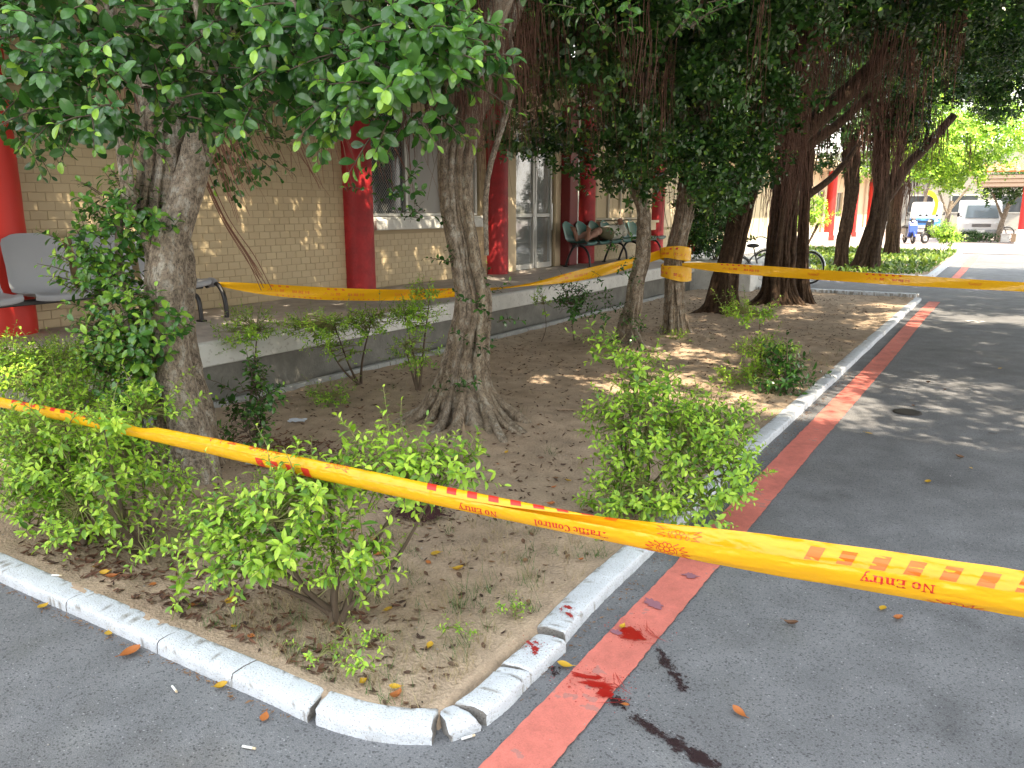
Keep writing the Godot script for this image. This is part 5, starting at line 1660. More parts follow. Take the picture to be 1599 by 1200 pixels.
func build_person() -> void:
	# lies on the back along the row: feet towards the camera (+z), head away (-z)
	var y := .517 + .44
	var t := thing("person", "person lying on green seats in olive shorts and pale shirt, arm over head", "person", Vector3(-6.28, y, -12.42))
	var skin := plain(Color(.30, .145, .095), .55)
	var b := MB.new()
	var hips := Vector3(0, .11, -.86)
	var chest := Vector3(0, .13, -1.20)
	var neck := Vector3(0, .13, -1.42)
	var sh_r := Vector3(.17, .13, -1.36)
	var sh_l := Vector3(-.17, .13, -1.36)
	var k_r := Vector3(.10, .17, -.45)
	var k_l := Vector3(-.09, .12, -.44)
	var an_r := Vector3(.09, .055, -.06)
	var an_l := Vector3(-.10, .055, -.05)
	var el_r := Vector3(.16, .34, -1.22)
	var wr_r := Vector3(.06, .27, -1.45)
	var el_l := Vector3(-.24, .06, -1.10)
	var wr_l := Vector3(-.20, .08, -.86)
	body_mesh(b, [[hips + Vector3(.07, 0, 0), hips - Vector3(.07, 0, 0), .105, .105], [hips, chest, .115, .125], [chest + Vector3(.06, 0, -.06), chest + Vector3(-.06, 0, -.06), .115, .115], [sh_r, sh_l, .065, .065], [chest, neck, .09, .055], [neck, neck + Vector3(0, .01, -.1), .052, .055],
		[hips + Vector3(.09, -.01, .02), k_r, .088, .056], [hips + Vector3(-.09, -.01, .02), k_l, .088, .056], [k_r, k_r.lerp(an_r, .35), .054, .056], [k_r.lerp(an_r, .35), an_r, .055, .034], [k_l, k_l.lerp(an_l, .35), .054, .056], [k_l.lerp(an_l, .35), an_l, .055, .034],
		[sh_r, el_r, .048, .038], [el_r, wr_r, .040, .027], [sh_l, el_l, .048, .038], [el_l, wr_l, .040, .027]], .013, .045)
	body_mesh(b, foot_bones(an_r + Vector3(0, -.02, .03), Vector3(.25, .95, .2), Vector3(0, .2, -1).normalized()), .007, .012)
	body_mesh(b, foot_bones(an_l + Vector3(0, -.02, .03), Vector3(-.25, .95, .2), Vector3(0, .2, -1).normalized()), .007, .012)
	body_mesh(b, hand_bones(wr_r, (Vector3(-.12, .02, -.2)).normalized(), Vector3(-.3, -.9, .1).normalized(), 1.0), .006, .008)
	body_mesh(b, hand_bones(wr_l, Vector3(.3, -.05, .95).normalized(), Vector3(0, -1, 0), -1.0), .006, .008)
	# head: face up and turned a little to the road
	var hc := Vector3(.01, .145, -1.575)
	var up := Vector3(.25, .96, 0).normalized()
	var crown_ := Vector3(0, .05, -1).normalized()
	var across := up.cross(crown_).normalized()
	body_mesh(b, [[hc - up * .01 + crown_ * .02, hc - up * .01 + crown_ * .03, .088, .086], [hc + up * .02 - crown_ * .05, hc + up * .03 - crown_ * .02, .062, .068], [hc + up * .035 - crown_ * .085, hc + up * .03 - crown_ * .06, .034, .045],
		[hc + up * .075 + crown_ * .005, hc + up * .098 - crown_ * .03, .010, .014], [hc + up * .082 - crown_ * .062 + across * .016, hc + up * .082 - crown_ * .062 - across * .016, .009, .009], [hc + up * .082 - crown_ * .074 + across * .012, hc + up * .082 - crown_ * .074 - across * .012, .009, .009],
		[hc + across * .086 - up * .01, hc + across * .09 - up * .012 + crown_ * .02, .014, .016], [hc - across * .086 - up * .01, hc - across * .09 - up * .012 + crown_ * .02, .014, .016], [hc + up * .078 + crown_ * .022 + across * .03, hc + up * .078 + crown_ * .022 - across * .03, .014, .014]], .006, .018)
	obj("body", b, skin, t)
	for s in [-1.0, 1.0]:
		var e := MB.new()
		e.ball(hc + up * .073 + across * s * .03, Vector3.ONE * .012, 10, 6)
		obj("eye", e, plain(Color(.08, .05, .04), .3), t)
	var hair := MB.new()
	body_mesh(hair, [[hc - up * .022 + crown_ * .03, hc - up * .015 + crown_ * .045, .093, .088], [hc + up * .045 + crown_ * .062 + across * .03, hc + up * .045 + crown_ * .062 - across * .03, .036, .036]], .008, .02)
	obj("hair", hair, plain(Color(.02, .018, .016), .6), t)
	var so := MB.new()
	body_mesh(so, [[hips + Vector3(.07, 0, -.04), hips - Vector3(.07, 0, .04), .122, .122], [hips + Vector3(.09, -.005, .03), hips.lerp(k_r, .82) + Vector3(.02, 0, 0), .108, .085], [hips + Vector3(-.09, -.005, .03), hips.lerp(k_l, .82) + Vector3(-.02, 0, 0), .108, .085]], .012, .03)
	obj("shorts", so, plain(Color(.075, .068, .03), .9), t)
	var si := MB.new()
	body_mesh(si, [[hips + Vector3(0, .01, -.08), chest, .125, .14], [chest + Vector3(.06, 0, -.06), chest + Vector3(-.06, 0, -.06), .128, .128], [sh_r, sh_r.lerp(el_r, .55), .068, .06], [sh_l, sh_l.lerp(el_l, .55), .068, .06], [sh_r, sh_l, .075, .075], [chest + Vector3(.1, -.02, .1), hips + Vector3(.12, -.02, -.1), .07, .06]], .012, .04)
	obj("shirt", si, plain(Color(.45, .44, .38), .85), t)


# ---------------------------------------------------------------- bicycles and scooters
func bicycle(label: String, at: Vector3, turn: float, frame_col: Color, basket: bool, group := "parked bicycles") -> Node3D:
	var t := thing("bicycle", label, "bicycle", at, turn, group)
	for x in [-.52, .52]:
		var w := MB.new()
		w.torus(Vector3(x, .335, 0), Vector3.BACK, .315, .019, 36, 8)
		var wh := obj("wheel", w, M.rubber, t)
		var sp := MB.new()
		sp.torus(Vector3(x, .335, 0), Vector3.BACK, .293, .010, 30, 6)
		for k in 18:
			var a := TAU * k / 18
			sp.tube([Vector3(x, .335, .02 * (1 if k % 2 else -1)), Vector3(x + cos(a) * .29, .335 + sin(a) * .29, 0)], .0014, 3, false)
		sp.tube([Vector3(x, .335, -.045), Vector3(x, .335, .045)], .018, 8)
		obj("rim", sp, M.steel, wh)
	var f := MB.new()
	var bb := Vector3(.02, .29, 0)
	var seat_c := Vector3(-.14, .72, 0)
	var head_t := Vector3(.36, .78, 0)
	var head_b := Vector3(.40, .62, 0)
	f.tube([bb, seat_c], .016, 8)
	f.tube([bb, head_b], .019, 8)
	f.tube([Vector3(-.10, .58, 0), head_t], .016, 8)
	for s in [-1.0, 1.0]:
		f.tube([bb, Vector3(-.52, .335, s * .05)], .010, 6)
		f.tube([Vector3(-.13, .68, 0), Vector3(-.52, .335, s * .05)], .009, 6)
		f.tube([head_b, Vector3(.46, .5, s * .035), Vector3(.52, .335, s * .045)], .012, 6)
	f.tube([head_b, Vector3(.33, .92, 0)], .015, 8)
	obj("frame", f, plain(frame_col, .35), t)
	var hb := MB.new()
	hb.tube(curve([Vector3(.14, .98, -.28), Vector3(.26, .99, -.26), Vector3(.33, .93, -.1), Vector3(.33, .92, .1), Vector3(.26, .99, .26), Vector3(.14, .98, .28)], .04), .012, 8)
	obj("handlebar", hb, M.steel, t)
	var sd := MB.new()
	sd.ball(Vector3(-.19, .84, 0), Vector3(.14, .04, .08), 14, 8)
	sd.tube([seat_c, Vector3(-.18, .83, 0)], .012, 8)
	obj("saddle", sd, M.rubber, t)
	var fe := MB.new()
	for x in [-.52, .52]:
		var pts := []
		for k in 11: pts.append(Vector3(x + cos(PI * (.05 + k * .085)) * .35, .335 + sin(PI * (.05 + k * .085)) * .35, 0))
		fe.tube(pts, .026, 6, true, Color.WHITE, .35)
	obj("mudguard", fe, M.steel, t)
	var pe := MB.new()
	pe.torus(bb + Vector3(0, 0, .05), Vector3.BACK, .085, .008, 20, 5)
	pe.tube([bb + Vector3(0, 0, -.07), bb + Vector3(0, 0, .07)], .012, 8)
	pe.tube([bb + Vector3(0, 0, .07), bb + Vector3(.12, -.12, .07)], .010, 6)
	pe.tube([bb + Vector3(0, 0, -.07), bb + Vector3(-.12, .12, -.07)], .010, 6)
	pe.box(bb + Vector3(.12, -.12, .12), Vector3(.09, .025, .08), .004)
	pe.box(bb + Vector3(-.12, .12, -.12), Vector3(.09, .025, .08), .004)
	obj("crank", pe, M.steel, t)
	if basket:
		var bk := MB.new()
		for y in [.70, .78, .86, .94]:
			for e in [[Vector3(.42, y, -.17), Vector3(.42, y, .17)], [Vector3(.42, y, .17), Vector3(.68, y, .17)], [Vector3(.68, y, .17), Vector3(.68, y, -.17)], [Vector3(.68, y, -.17), Vector3(.42, y, -.17)]]: bk.tube(e, .005, 4)
		for k in 8:
			var zz := -.17 + k * .0486
			bk.tube([Vector3(.42, .95, zz), Vector3(.44, .69, zz), Vector3(.66, .69, zz), Vector3(.68, .95, zz)], .0035, 4)
		bk.box(Vector3(.55, .80, 0), Vector3(.20, .2, .28), .03)
		obj("basket", bk, M.black_metal, t)
	return t

func scooter(label: String, at: Vector3, turn: float, shield: Color, seat: Color) -> Node3D:
	var t := thing("scooter", label, "scooter", at, turn, "scooters parked on the forecourt")
	for x in [-.6, .62]:
		var w := MB.new()
		w.torus(Vector3(x, .24, 0), Vector3.BACK, .185, .055, 28, 10)
		var wh := obj("wheel", w, M.rubber, t)
		var r := MB.new()
		r.torus(Vector3(x, .24, 0), Vector3.BACK, .125, .02, 24, 8)
		for k in 5:
			var a := TAU * k / 5
			r.tube([Vector3(x, .24, 0), Vector3(x + cos(a) * .13, .24 + sin(a) * .13, 0)], .016, 6)
		r.tube([Vector3(x, .24, -.06), Vector3(x, .24, .06)], .035, 10)
		obj("rim", r, M.steel, wh)
	var paint := plain(shield, .3)
	var sh := MB.new()
	var front := [Vector3(.40, .30, -.18), Vector3(.56, .50, -.18), Vector3(.50, .80, -.18), Vector3(.40, .98, -.18), Vector3(.36, .98, -.18), Vector3(.42, .75, -.18), Vector3(.44, .5, -.18), Vector3(.30, .28, -.18)]
	sh.prism(front, Vector3(0, 0, .36), .035)
	obj("leg_shield", sh, paint, t)
	var fender := MB.new()
	var pts := []
	for k in 9: pts.append(Vector3(.62 + cos(PI * (.1 + k * .095)) * .27, .24 + sin(PI * (.1 + k * .095)) * .27, 0))
	fender.tube(pts, .07, 8, true, Color.WHITE, .6)
	obj("mudguard", fender, paint, t)
	var bd := MB.new()
	bd.prism([Vector3(-.85, .62, -.15), Vector3(-.78, .42, -.15), Vector3(-.2, .30, -.15), Vector3(.0, .30, -.15), Vector3(-.05, .68, -.15), Vector3(-.4, .70, -.15)], Vector3(0, 0, .30), .05)
	bd.box(Vector3(.18, .29, 0), Vector3(.46, .09, .30), .03)
	obj("rear_body", bd, plain(seat * .8, .35), t)
	var se := MB.new()
	se.prism([Vector3(-.80, .72, -.15), Vector3(-.78, .66, -.15), Vector3(-.02, .66, -.15), Vector3(-.0, .74, -.15), Vector3(-.3, .75, -.15), Vector3(-.45, .80, -.15)], Vector3(0, 0, .30), .04)
	obj("seat", se, M.rubber, t)
	var hb := MB.new()
	hb.ball(Vector3(.38, 1.0, 0), Vector3(.1, .09, .13), 14, 9)
	hb.tube([Vector3(.3, 1.04, -.34), Vector3(.36, 1.02, -.12), Vector3(.36, 1.02, .12), Vector3(.3, 1.04, .34)], .018, 8)
	obj("handlebar", hb, M.rubber, t)
	for s in [-1.0, 1.0]:
		var m := MB.new()
		m.tube([Vector3(.34, 1.03, s * .2), Vector3(.36, 1.2, s * .26)], .007, 6)
		m.ball(Vector3(.36, 1.23, s * .27), Vector3(.02, .04, .06), 10, 6)
		obj("mirror", m, M.rubber, t)
	var hl := MB.new()
	hl.ball(Vector3(.46, .98, 0), Vector3(.04, .05, .08), 12, 8)
	obj("headlight", hl, plain(Color(.7, .72, .75), .12), t)
	return t

func build_cycles() -> void:
	bicycle("bicycle with a dark front basket leaning between the fifth and sixth trunks", Vector3(-4.0, -.0, -15.3), 1.0, Color(.06, .06, .065), true)
	bicycle("grey bicycle on the crossing path behind the sixth trunk, its wheel showing right of it", Vector3(-3.98, -.0, -17.4), -.35, Color(.25, .25, .25), false)
	bicycle("thin dark bicycle beside the small tree in front of the white van", Vector3(-.85, .012, -45.6), .2, Color(.10, .06, .05), false, "")
	scooter("blue and white scooter with a pale helmet, left on the forecourt", Vector3(-4.0, .012, -40.2), -1.2, Color(.03, .07, .34), Color(.12, .12, .13))
	scooter("black scooter parked nose to the clipped hedge", Vector3(-3.0, .012, -40.8), -2.2, Color(.02, .02, .022), Color(.03, .03, .03))
	var h := MB.new()
	h.ball(Vector3.ZERO, Vector3(.13, .12, .125), 16, 10)
	h.box(Vector3(.1, -.03, 0), Vector3(.06, .03, .2), .01)
	var hm := obj("helmet", h, plain(Color(.55, .56, .58), .25))
	hm.position = Vector3(-3.86, 1.18, -39.86)
	tag(hm, "pale grey helmet hung on the handlebar of the blue scooter", "helmet")


# ---------------------------------------------------------------- beyond the end of the road
func van(label: String, at: Vector3, turn: float, upper: Color, lower: Color) -> Node3D:
	# the front faces +z
	var t := thing("van", label, "van", at, turn, "vans parked behind the hedge")
	var hull := MB.new()
	var side := [Vector3(-.84, .32, 2.1), Vector3(-.84, .80, 2.16), Vector3(-.84, 1.02, 2.05), Vector3(-.84, 1.72, 1.35), Vector3(-.84, 1.93, .9), Vector3(-.84, 1.96, -1.9), Vector3(-.84, 1.8, -2.1), Vector3(-.84, .32, -2.15)]
	hull.prism(side, Vector3(1.68, 0, 0), .09)
	obj("body", hull, plain(upper, .25), t)
	var skirt := MB.new()
	skirt.prism([Vector3(-.845, .33, 2.12), Vector3(-.845, .84, 2.175), Vector3(-.845, .98, 2.09), Vector3(-.845, .98, -2.155), Vector3(-.845, .33, -2.165)], Vector3(1.69, 0, 0), .09)
	obj("lower_body", skirt, plain(lower, .25), t)
	var ws := MB.new()
	ws.prism([Vector3(-.70, 1.08, 2.025), Vector3(.70, 1.08, 2.025), Vector3(.62, 1.66, 1.445), Vector3(-.62, 1.66, 1.445)], Vector3(0, .022, .022), .004)
	obj("windscreen", ws, plain(Color(.20, .24, .28), .08), t)
	for s in [-1.0, 1.0]:
		var sw := MB.new()
		sw.prism([Vector3(s * .82, 1.1, 1.75), Vector3(s * .80, 1.7, 1.25), Vector3(s * .80, 1.7, -1.7), Vector3(s * .82, 1.1, -1.8)], Vector3(s * .022, 0, 0), .003)
		obj("side_window", sw, M.dark_glass, t)
		var hl := MB.new()
		hl.ball(Vector3(s * .62, .82, 2.13), Vector3(.16, .10, .06), 14, 8)
		obj("headlight", hl, plain(Color(.75, .77, .8), .1), t)
		var mi := MB.new()
		mi.tube([Vector3(s * .82, 1.12, 1.75), Vector3(s * .96, 1.2, 1.8)], .02, 6)
		mi.box(Vector3(s * 1.0, 1.24, 1.8), Vector3(.1, .2, .08), .03)
		obj("mirror", mi, M.rubber, t)
		for z in [1.35, -1.4]:
			var w := MB.new()
			w.torus(Vector3(s * .76, .31, z), Vector3.RIGHT, .22, .09, 24, 8)
			var wh := obj("wheel", w, M.rubber, t)
			var r := MB.new()
			r.lathe([Vector2(0, .05), Vector2(.12, .05), Vector2(.16, .02), Vector2(.17, -.05)], Vector3(s * .80, .31, z), 18, Basis(Vector3.BACK, -s * PI / 2))
			obj("rim", r, M.steel, wh)
	var bu := MB.new()
	bu.box(Vector3(0, .45, 2.17), Vector3(1.62, .2, .12), .04)
	obj("bumper", bu, plain(Color(.30, .31, .32), .5), t)
	var gr := MB.new()
	for k in 3: gr.box(Vector3(0, .70 + k * .05, 2.19), Vector3(.8, .025, .03), .006)
	obj("grille", gr, M.dark, t)
	var pl := MB.new()
	pl.box(Vector3(0, .46, 2.24), Vector3(.36, .15, .012), .003)
	obj("number_plate", pl, plain(Color(.75, .75, .75), .5), t)
	for s in [-.3, .25]:
		var wp := MB.new()
		wp.tube([Vector3(s, 1.09, 2.05), Vector3(s + .4, 1.2, 1.94)], .008, 5)
		obj("wiper", wp, M.rubber, t)
	return t

func far_tree(label: String, foot: Vector3, h: float, blobs: Array, light: bool, group := "trees behind the forecourt") -> void:
	var t := thing("tree", label, "tree", foot, 0.0, group)
	var b := MB.new()
	b.tinted = true
	branch(b, [Vector3.ZERO, Vector3(rnd() * .1, h * .4, 0), Vector3(.15 + rnd() * .2, h, 0)], .14, .09)
	branch(b, [Vector3(.05, h * .6, 0), Vector3(-.5, h + .5, .2)], .07, .04)
	branch(b, [Vector3(.1, h * .8, 0), Vector3(.8, h + .7, -.2)], .07, .04)
	obj("trunk", b, M.bark, t)
	crown(t, blobs, 1.7, light)

func build_far() -> void:
	# the wing that goes on beyond the crossing path
	var t := thing("wing", "cream plastered wing with red columns beyond the crossing path", "building")
	var b := MB.new()
	wall_boxes(b, -8.4, -8.2, -20.5, -62.0, -.05, 3.3, [[-36.0, -37.6, 1.1, 2.4], [-41.0, -42.6, 1.1, 2.4], [-46.0, -47.6, 1.1, 2.4]])
	b.box(Vector3(-10.4, 1.62, -20.6), Vector3(3.98, 3.34, .2))
	b.box(Vector3(-12.4, 1.62, -41.2), Vector3(.2, 3.34, 41.5))
	b.box(Vector3(-10.4, 1.62, -61.9), Vector3(3.98, 3.34, .2))
	obj("wall", b, M.cream, t)
	b = MB.new()
	b.box(Vector3(-9.8, 3.42, -41.2), Vector3(6.0, .24, 42.6), .03)
	obj("roof", b, M.cream, t)
	for z in [-36.8, -41.8, -46.8]:
		b = MB.new()
		b.box(Vector3(-8.28, 1.75, z), Vector3(.06, 1.34, .05), .004)
		for y in [1.12, 2.38]: b.box(Vector3(-8.281, y, z), Vector3(.06, .05, 1.59), .004)
		var fr := obj("window", b, M.alu, t)
		b = MB.new()
		b.box(Vector3(-8.3, 1.75, z), Vector3(.008, 1.2, 1.56))
		obj("pane", b, M.dark_glass, fr)
	b = MB.new()
	b.lathe([Vector2(.27, .0), Vector2(.27, .25), Vector2(.23, .26), Vector2(.22, 3.3)], Vector3.ZERO, 28)
	var cm := b.mesh()
	for z in [-42.0, -48.5, -55.0]:
		var c := obj("column", cm, plain(Color(.52, .022, .016), .45), t)
		c.position = Vector3(-7.75, 0, z)
	b = MB.new()
	b.box(Vector3(-7.95, .2, -41.0), Vector3(.5, .4, 40.0), .02)
	obj("plinth", b, M.white_wall, t)
	# gate canopy with round glazed tiles
	t = thing("gate_canopy", "flat gate canopy with orange glazed roof tiles and cream beams at the right edge", "canopy", Vector3(-1.7, 0, -41.5))
	b = MB.new()
	for k in 3: b.box(Vector3(4.0, 2.55 + k * .16, -.15 - k * -.12), Vector3(8.0 + k * .2, .15, .3), .015)
	b.box(Vector3(4.0, 2.74, -2.2), Vector3(8.0, .5, 3.6), .02)
	obj("beam", b, plain(Color(.46, .36, .27), .7), t)
	for k in 20:
		b = MB.new()
		var x := -.15 + k * .42
		b.tube([Vector3(x, 3.16, .42), Vector3(x, 3.30, -.3), Vector3(x, 3.52, -1.6)], .085, 10)
		var rt := obj("roof_tile", b, plain(Color(.56, .17, .035), .3), t)
		b = MB.new()
		b.lathe([Vector2(0, .03), Vector2(.07, .028), Vector2(.095, .01), Vector2(.095, -.02)], Vector3(x, 3.155, .43), 14, Basis(Vector3.RIGHT, PI / 2))
		obj("tile_end", b, plain(Color(.70, .48, .26), .35), rt)
	b = MB.new()
	b.prism([Vector3(-.35, 3.06, .38), Vector3(-.35, 3.12, .40), Vector3(-.35, 3.5, -1.8), Vector3(-.35, 3.4, -1.8)], Vector3(8.6, 0, 0))
	obj("tile_bed", b, plain(Color(.50, .15, .03), .4), t)
	for x in [2.0, 7.2]:
		b = MB.new()
		b.lathe([Vector2(.21, .62), Vector2(.20, 2.5)], Vector3(x, 0, -.2), 24)
		var c := obj("column", b, M.red, t)
		b = MB.new()
		b.lathe([Vector2(.30, 0), Vector2(.30, .08), Vector2(.24, .14), Vector2(.24, .56), Vector2(.27, .60), Vector2(.27, .64), Vector2(0, .64)], Vector3(x, 0, -.2), 24)
		obj("column_base", b, M.white_wall, c)
	# clipped hedge and two planters
	var hd := thing("hedge", "low clipped dark green hedge in front of the vans", "hedge", Vector3(-1.7, .01, -43.6))
	b = MB.new()
	for k in 14: b.tube([Vector3(-.9 + k * .14, 0, rnd() * .1), Vector3(-.9 + k * .14 + rnd() * .06, .35, rnd() * .1)], .012, 5)
	obj("stem", b, M.twig, hd)
	crown(hd, [[Vector3(-2.2, .22, -43.6), Vector3(.55, .17, .3), 130], [Vector3(-1.5, .22, -43.6), Vector3(.55, .17, .3), 130], [Vector3(-1.0, .22, -43.6), Vector3(.35, .17, .3), 80]], .6, false, "foliage")
	for q in [[Vector3(-.35, .0, -44.0), "white planter box by the red gate column", M.white_wall], [Vector3(.05, .0, -44.1), "tan planter box beside the white planter", plain(Color(.5, .36, .24), .8)]]:
		b = MB.new()
		b.prism([Vector3(-.17, .01, -.17), Vector3(.17, .01, -.17), Vector3(.17, .01, .17), Vector3(-.17, .01, .17)], Vector3(0, .36, 0), .015)
		b.box(Vector3(0, .37, 0), Vector3(.40, .05, .40), .01)
		var o := obj("planter_box", b, q[2])
		o.position = q[0]
		tag(o, q[1], "planter")
	van("white van seen from the front behind the clipped hedge", Vector3(-1.62, 0, -47.2), .10, Color(.72, .73, .75), Color(.70, .71, .73))
	van("van with white top and bright blue lower body, farther off behind the scooters", Vector3(-4.9, 0, -58.0), .06, Color(.72, .74, .76), Color(.05, .22, .62))
	# small trees, a banner, and the buildings and crowns at the very back
	far_tree("small leaning tree left of the white van", Vector3(-2.9, 0, -45.2), 1.9, [[Vector3(-2.6, 3.1, -45.2), Vector3(1.3, .9, 1.0), 120]], true)
	far_tree("small straight tree in front of the white van's right side", Vector3(-.62, 0, -44.9), 1.8, [[Vector3(-.5, 2.6, -45.0), Vector3(1.4, .6, 1.0), 150]], false)
	far_tree("tall pale tree behind the orange gate tiles", Vector3(2.5, 0, -58.0), 5.0, [[Vector3(1.0, 7.5, -58), Vector3(4.5, 3.0, 3.0), 700]], true)
	far_tree("dark wide tree behind the vans", Vector3(-6.0, 0, -68.0), 4.0, [[Vector3(-6.0, 7.0, -68), Vector3(5.5, 4.0, 3.0), 800]], false)
	far_tree("dark tree at the right end of the back row", Vector3(5.0, 0, -66.0), 4.0, [[Vector3(4.0, 7.0, -66), Vector3(5.0, 4.0, 3.0), 700]], false)
	far_tree("dark tree behind the cream wing", Vector3(-14.5, 0, -48.0), 4.0, [[Vector3(-14.5, 6.0, -48), Vector3(3.5, 3.0, 6.0), 900]], false)
	far_tree("dark tree behind the brick building", Vector3(-14.5, 0, -26.0), 4.0, [[Vector3(-14.5, 6.0, -26), Vector3(2.5, 3.0, 7.0), 900]], false)
	t = thing("added_shade_block", "tall pale block added out of view behind the camera to shade the foreground", "building", Vector3(16.5, 0, 11.5))  # unseen block added only as a shade caster, no known building stands here
	b = MB.new()
	b.box(Vector3(0, 11.5, 0), Vector3(13.0, 23.0, 17.5), .05)
	obj("wall", b, plain(Color(.62, .60, .56), .8), t)
	for k in 7:
		for j in 5:
			b = MB.new()
			b.box(Vector3(-6.5, 2.2 + k * 3.1, -6.6 + j * 3.3), Vector3(.12, 1.5, 1.9), .02)
			var fr := obj("window", b, M.alu, t)
			b = MB.new()
			b.box(Vector3(-6.56, 2.2 + k * 3.1, -6.6 + j * 3.3), Vector3(.06, 1.3, 1.7))
			obj("pane", b, M.dark_glass, fr)
	t = thing("far_building", "pale grey building with dark windows across the back of the forecourt", "building", Vector3(0, 0, -74))
	b = MB.new()
	b.box(Vector3(-4, 3.0, 0), Vector3(34, 6.0, 6.0), .05)
	obj("wall", b, plain(Color(.3, .29, .27), .8), t)
	for k in 10:
		b = MB.new()
		b.box(Vector3(-18.5 + k * 3.0, 1.9, 3.02), Vector3(1.9, 1.4, .1), .02)
		var fr := obj("window", b, M.alu, t)
		b = MB.new()
		b.box(Vector3(-18.5 + k * 3.0, 1.9, 3.07), Vector3(1.7, 1.2, .04))
		obj("pane", b, M.dark_glass, fr)
	var bn := MB.new()
	bn.prism(curve([Vector3(-.1, .9, 0), Vector3(-.02, 1.5, 0), Vector3(-.25, 2.05, 0), Vector3(-.55, 2.2, 0)], .2) + curve([Vector3(-.6, 1.95, 0), Vector3(-.32, 1.8, 0), Vector3(-.2, 1.4, 0), Vector3(-.3, .9, 0)], .2), Vector3(0, 0, .02))
	var bo := obj("flag", bn, plain(Color(.75, .55, .02), .7))
	bo.position = Vector3(-3.6, .3, -49.0)
	tag(bo, "curved yellow promotional flag between the two vans", "flag")


# ---------------------------------------------------------------- barrier tape
const TAPE_W := .18

# a ribbon given as a point for (s, u); s along, u across in 0..1
func ribbon(at: Callable, s0: float, s1: float, ns: int, nu: int) -> MB:
	var b := MB.new()
	for j in ns + 1:
		for k in nu + 1: b.vert(at.call(lerpf(s0, s1, float(j) / ns), float(k) / nu), Vector3.UP)
	for j in ns:
		for k in nu:
			var a := j * (nu + 1) + k
			b.raw(a, a + 1, a + nu + 2); b.raw(a, a + nu + 2, a + nu + 1)
	b.smooth()
	return b

# lays a flat drawing (triangles in metres) on the ribbon: its right goes along sx, its top along su
func lay(front: MB, back: MB, at: Callable, tris: PackedVector2Array, s0: float, u0: float, sx: float, su: float, out: float) -> void:
	for k in range(0, tris.size(), 3):
		var p := []
		var nn := Vector3.ZERO
		for j in 3:
			var s := s0 + tris[k + j].x * sx
			var u := clampf(u0 + tris[k + j].y * su / TAPE_W, .004, .996)
			var c: Vector3 = at.call(s, u)
			var ds: Vector3 = at.call(s + .004, u) - c
			var du: Vector3 = at.call(s, clampf(u + .01, 0, 1)) - at.call(s, clampf(u - .01, 0, 1))
			var n := ds.cross(du).normalized() * out
			p.append([c, n])
			nn += n
		front.face([p[0][0] + p[0][1] * .0007, p[1][0] + p[1][1] * .0007, p[2][0] + p[2][1] * .0007], nn)
		back.face([p[0][0] - p[0][1] * .0007, p[1][0] - p[1][1] * .0007, p[2][0] - p[2][1] * .0007], -nn)

func quad2(out: PackedVector2Array, a: Vector2, b: Vector2, c: Vector2, d: Vector2) -> void:
	for p in [a, b, c, a, c, d]: out.append(p)

func stroke2(out: PackedVector2Array, pts: Array, w: float) -> void:
	for k in pts.size() - 1:
		var a: Vector2 = pts[k]
		var b: Vector2 = pts[k + 1]
		var n := maxi(1, int(a.distance_to(b) / .012))
		var side := (b - a).normalized().orthogonal() * w * .5
		var e := (b - a).normalized() * w * .3
		for j in n:
			var p := (a - e).lerp(b + e, float(j) / n)
			var q := (a - e).lerp(b + e, float(j + 1) / n)
			quad2(out, p - side, p + side, q + side, q - side)

func words(text: String, cap: float) -> PackedVector2Array:
	var f := SystemFont.new()
	f.font_names = PackedStringArray(["Droid Serif"])
	f.font_weight = 700
	var t := TextMesh.new()
	t.font = f
	t.text = text
	t.font_size = 48
	t.depth = 0.0
	t.pixel_size = cap / (48.0 * .72)
	var arr := t.get_mesh_arrays()
	var v: PackedVector3Array = arr[Mesh.ARRAY_VERTEX]
	var out := PackedVector2Array()
	if arr[Mesh.ARRAY_INDEX] != null and arr[Mesh.ARRAY_INDEX].size() > 0:
		for k in arr[Mesh.ARRAY_INDEX]: out.append(Vector2(v[k].x, v[k].y))
	else:
		for p in v: out.append(Vector2(p.x, p.y))
	return out

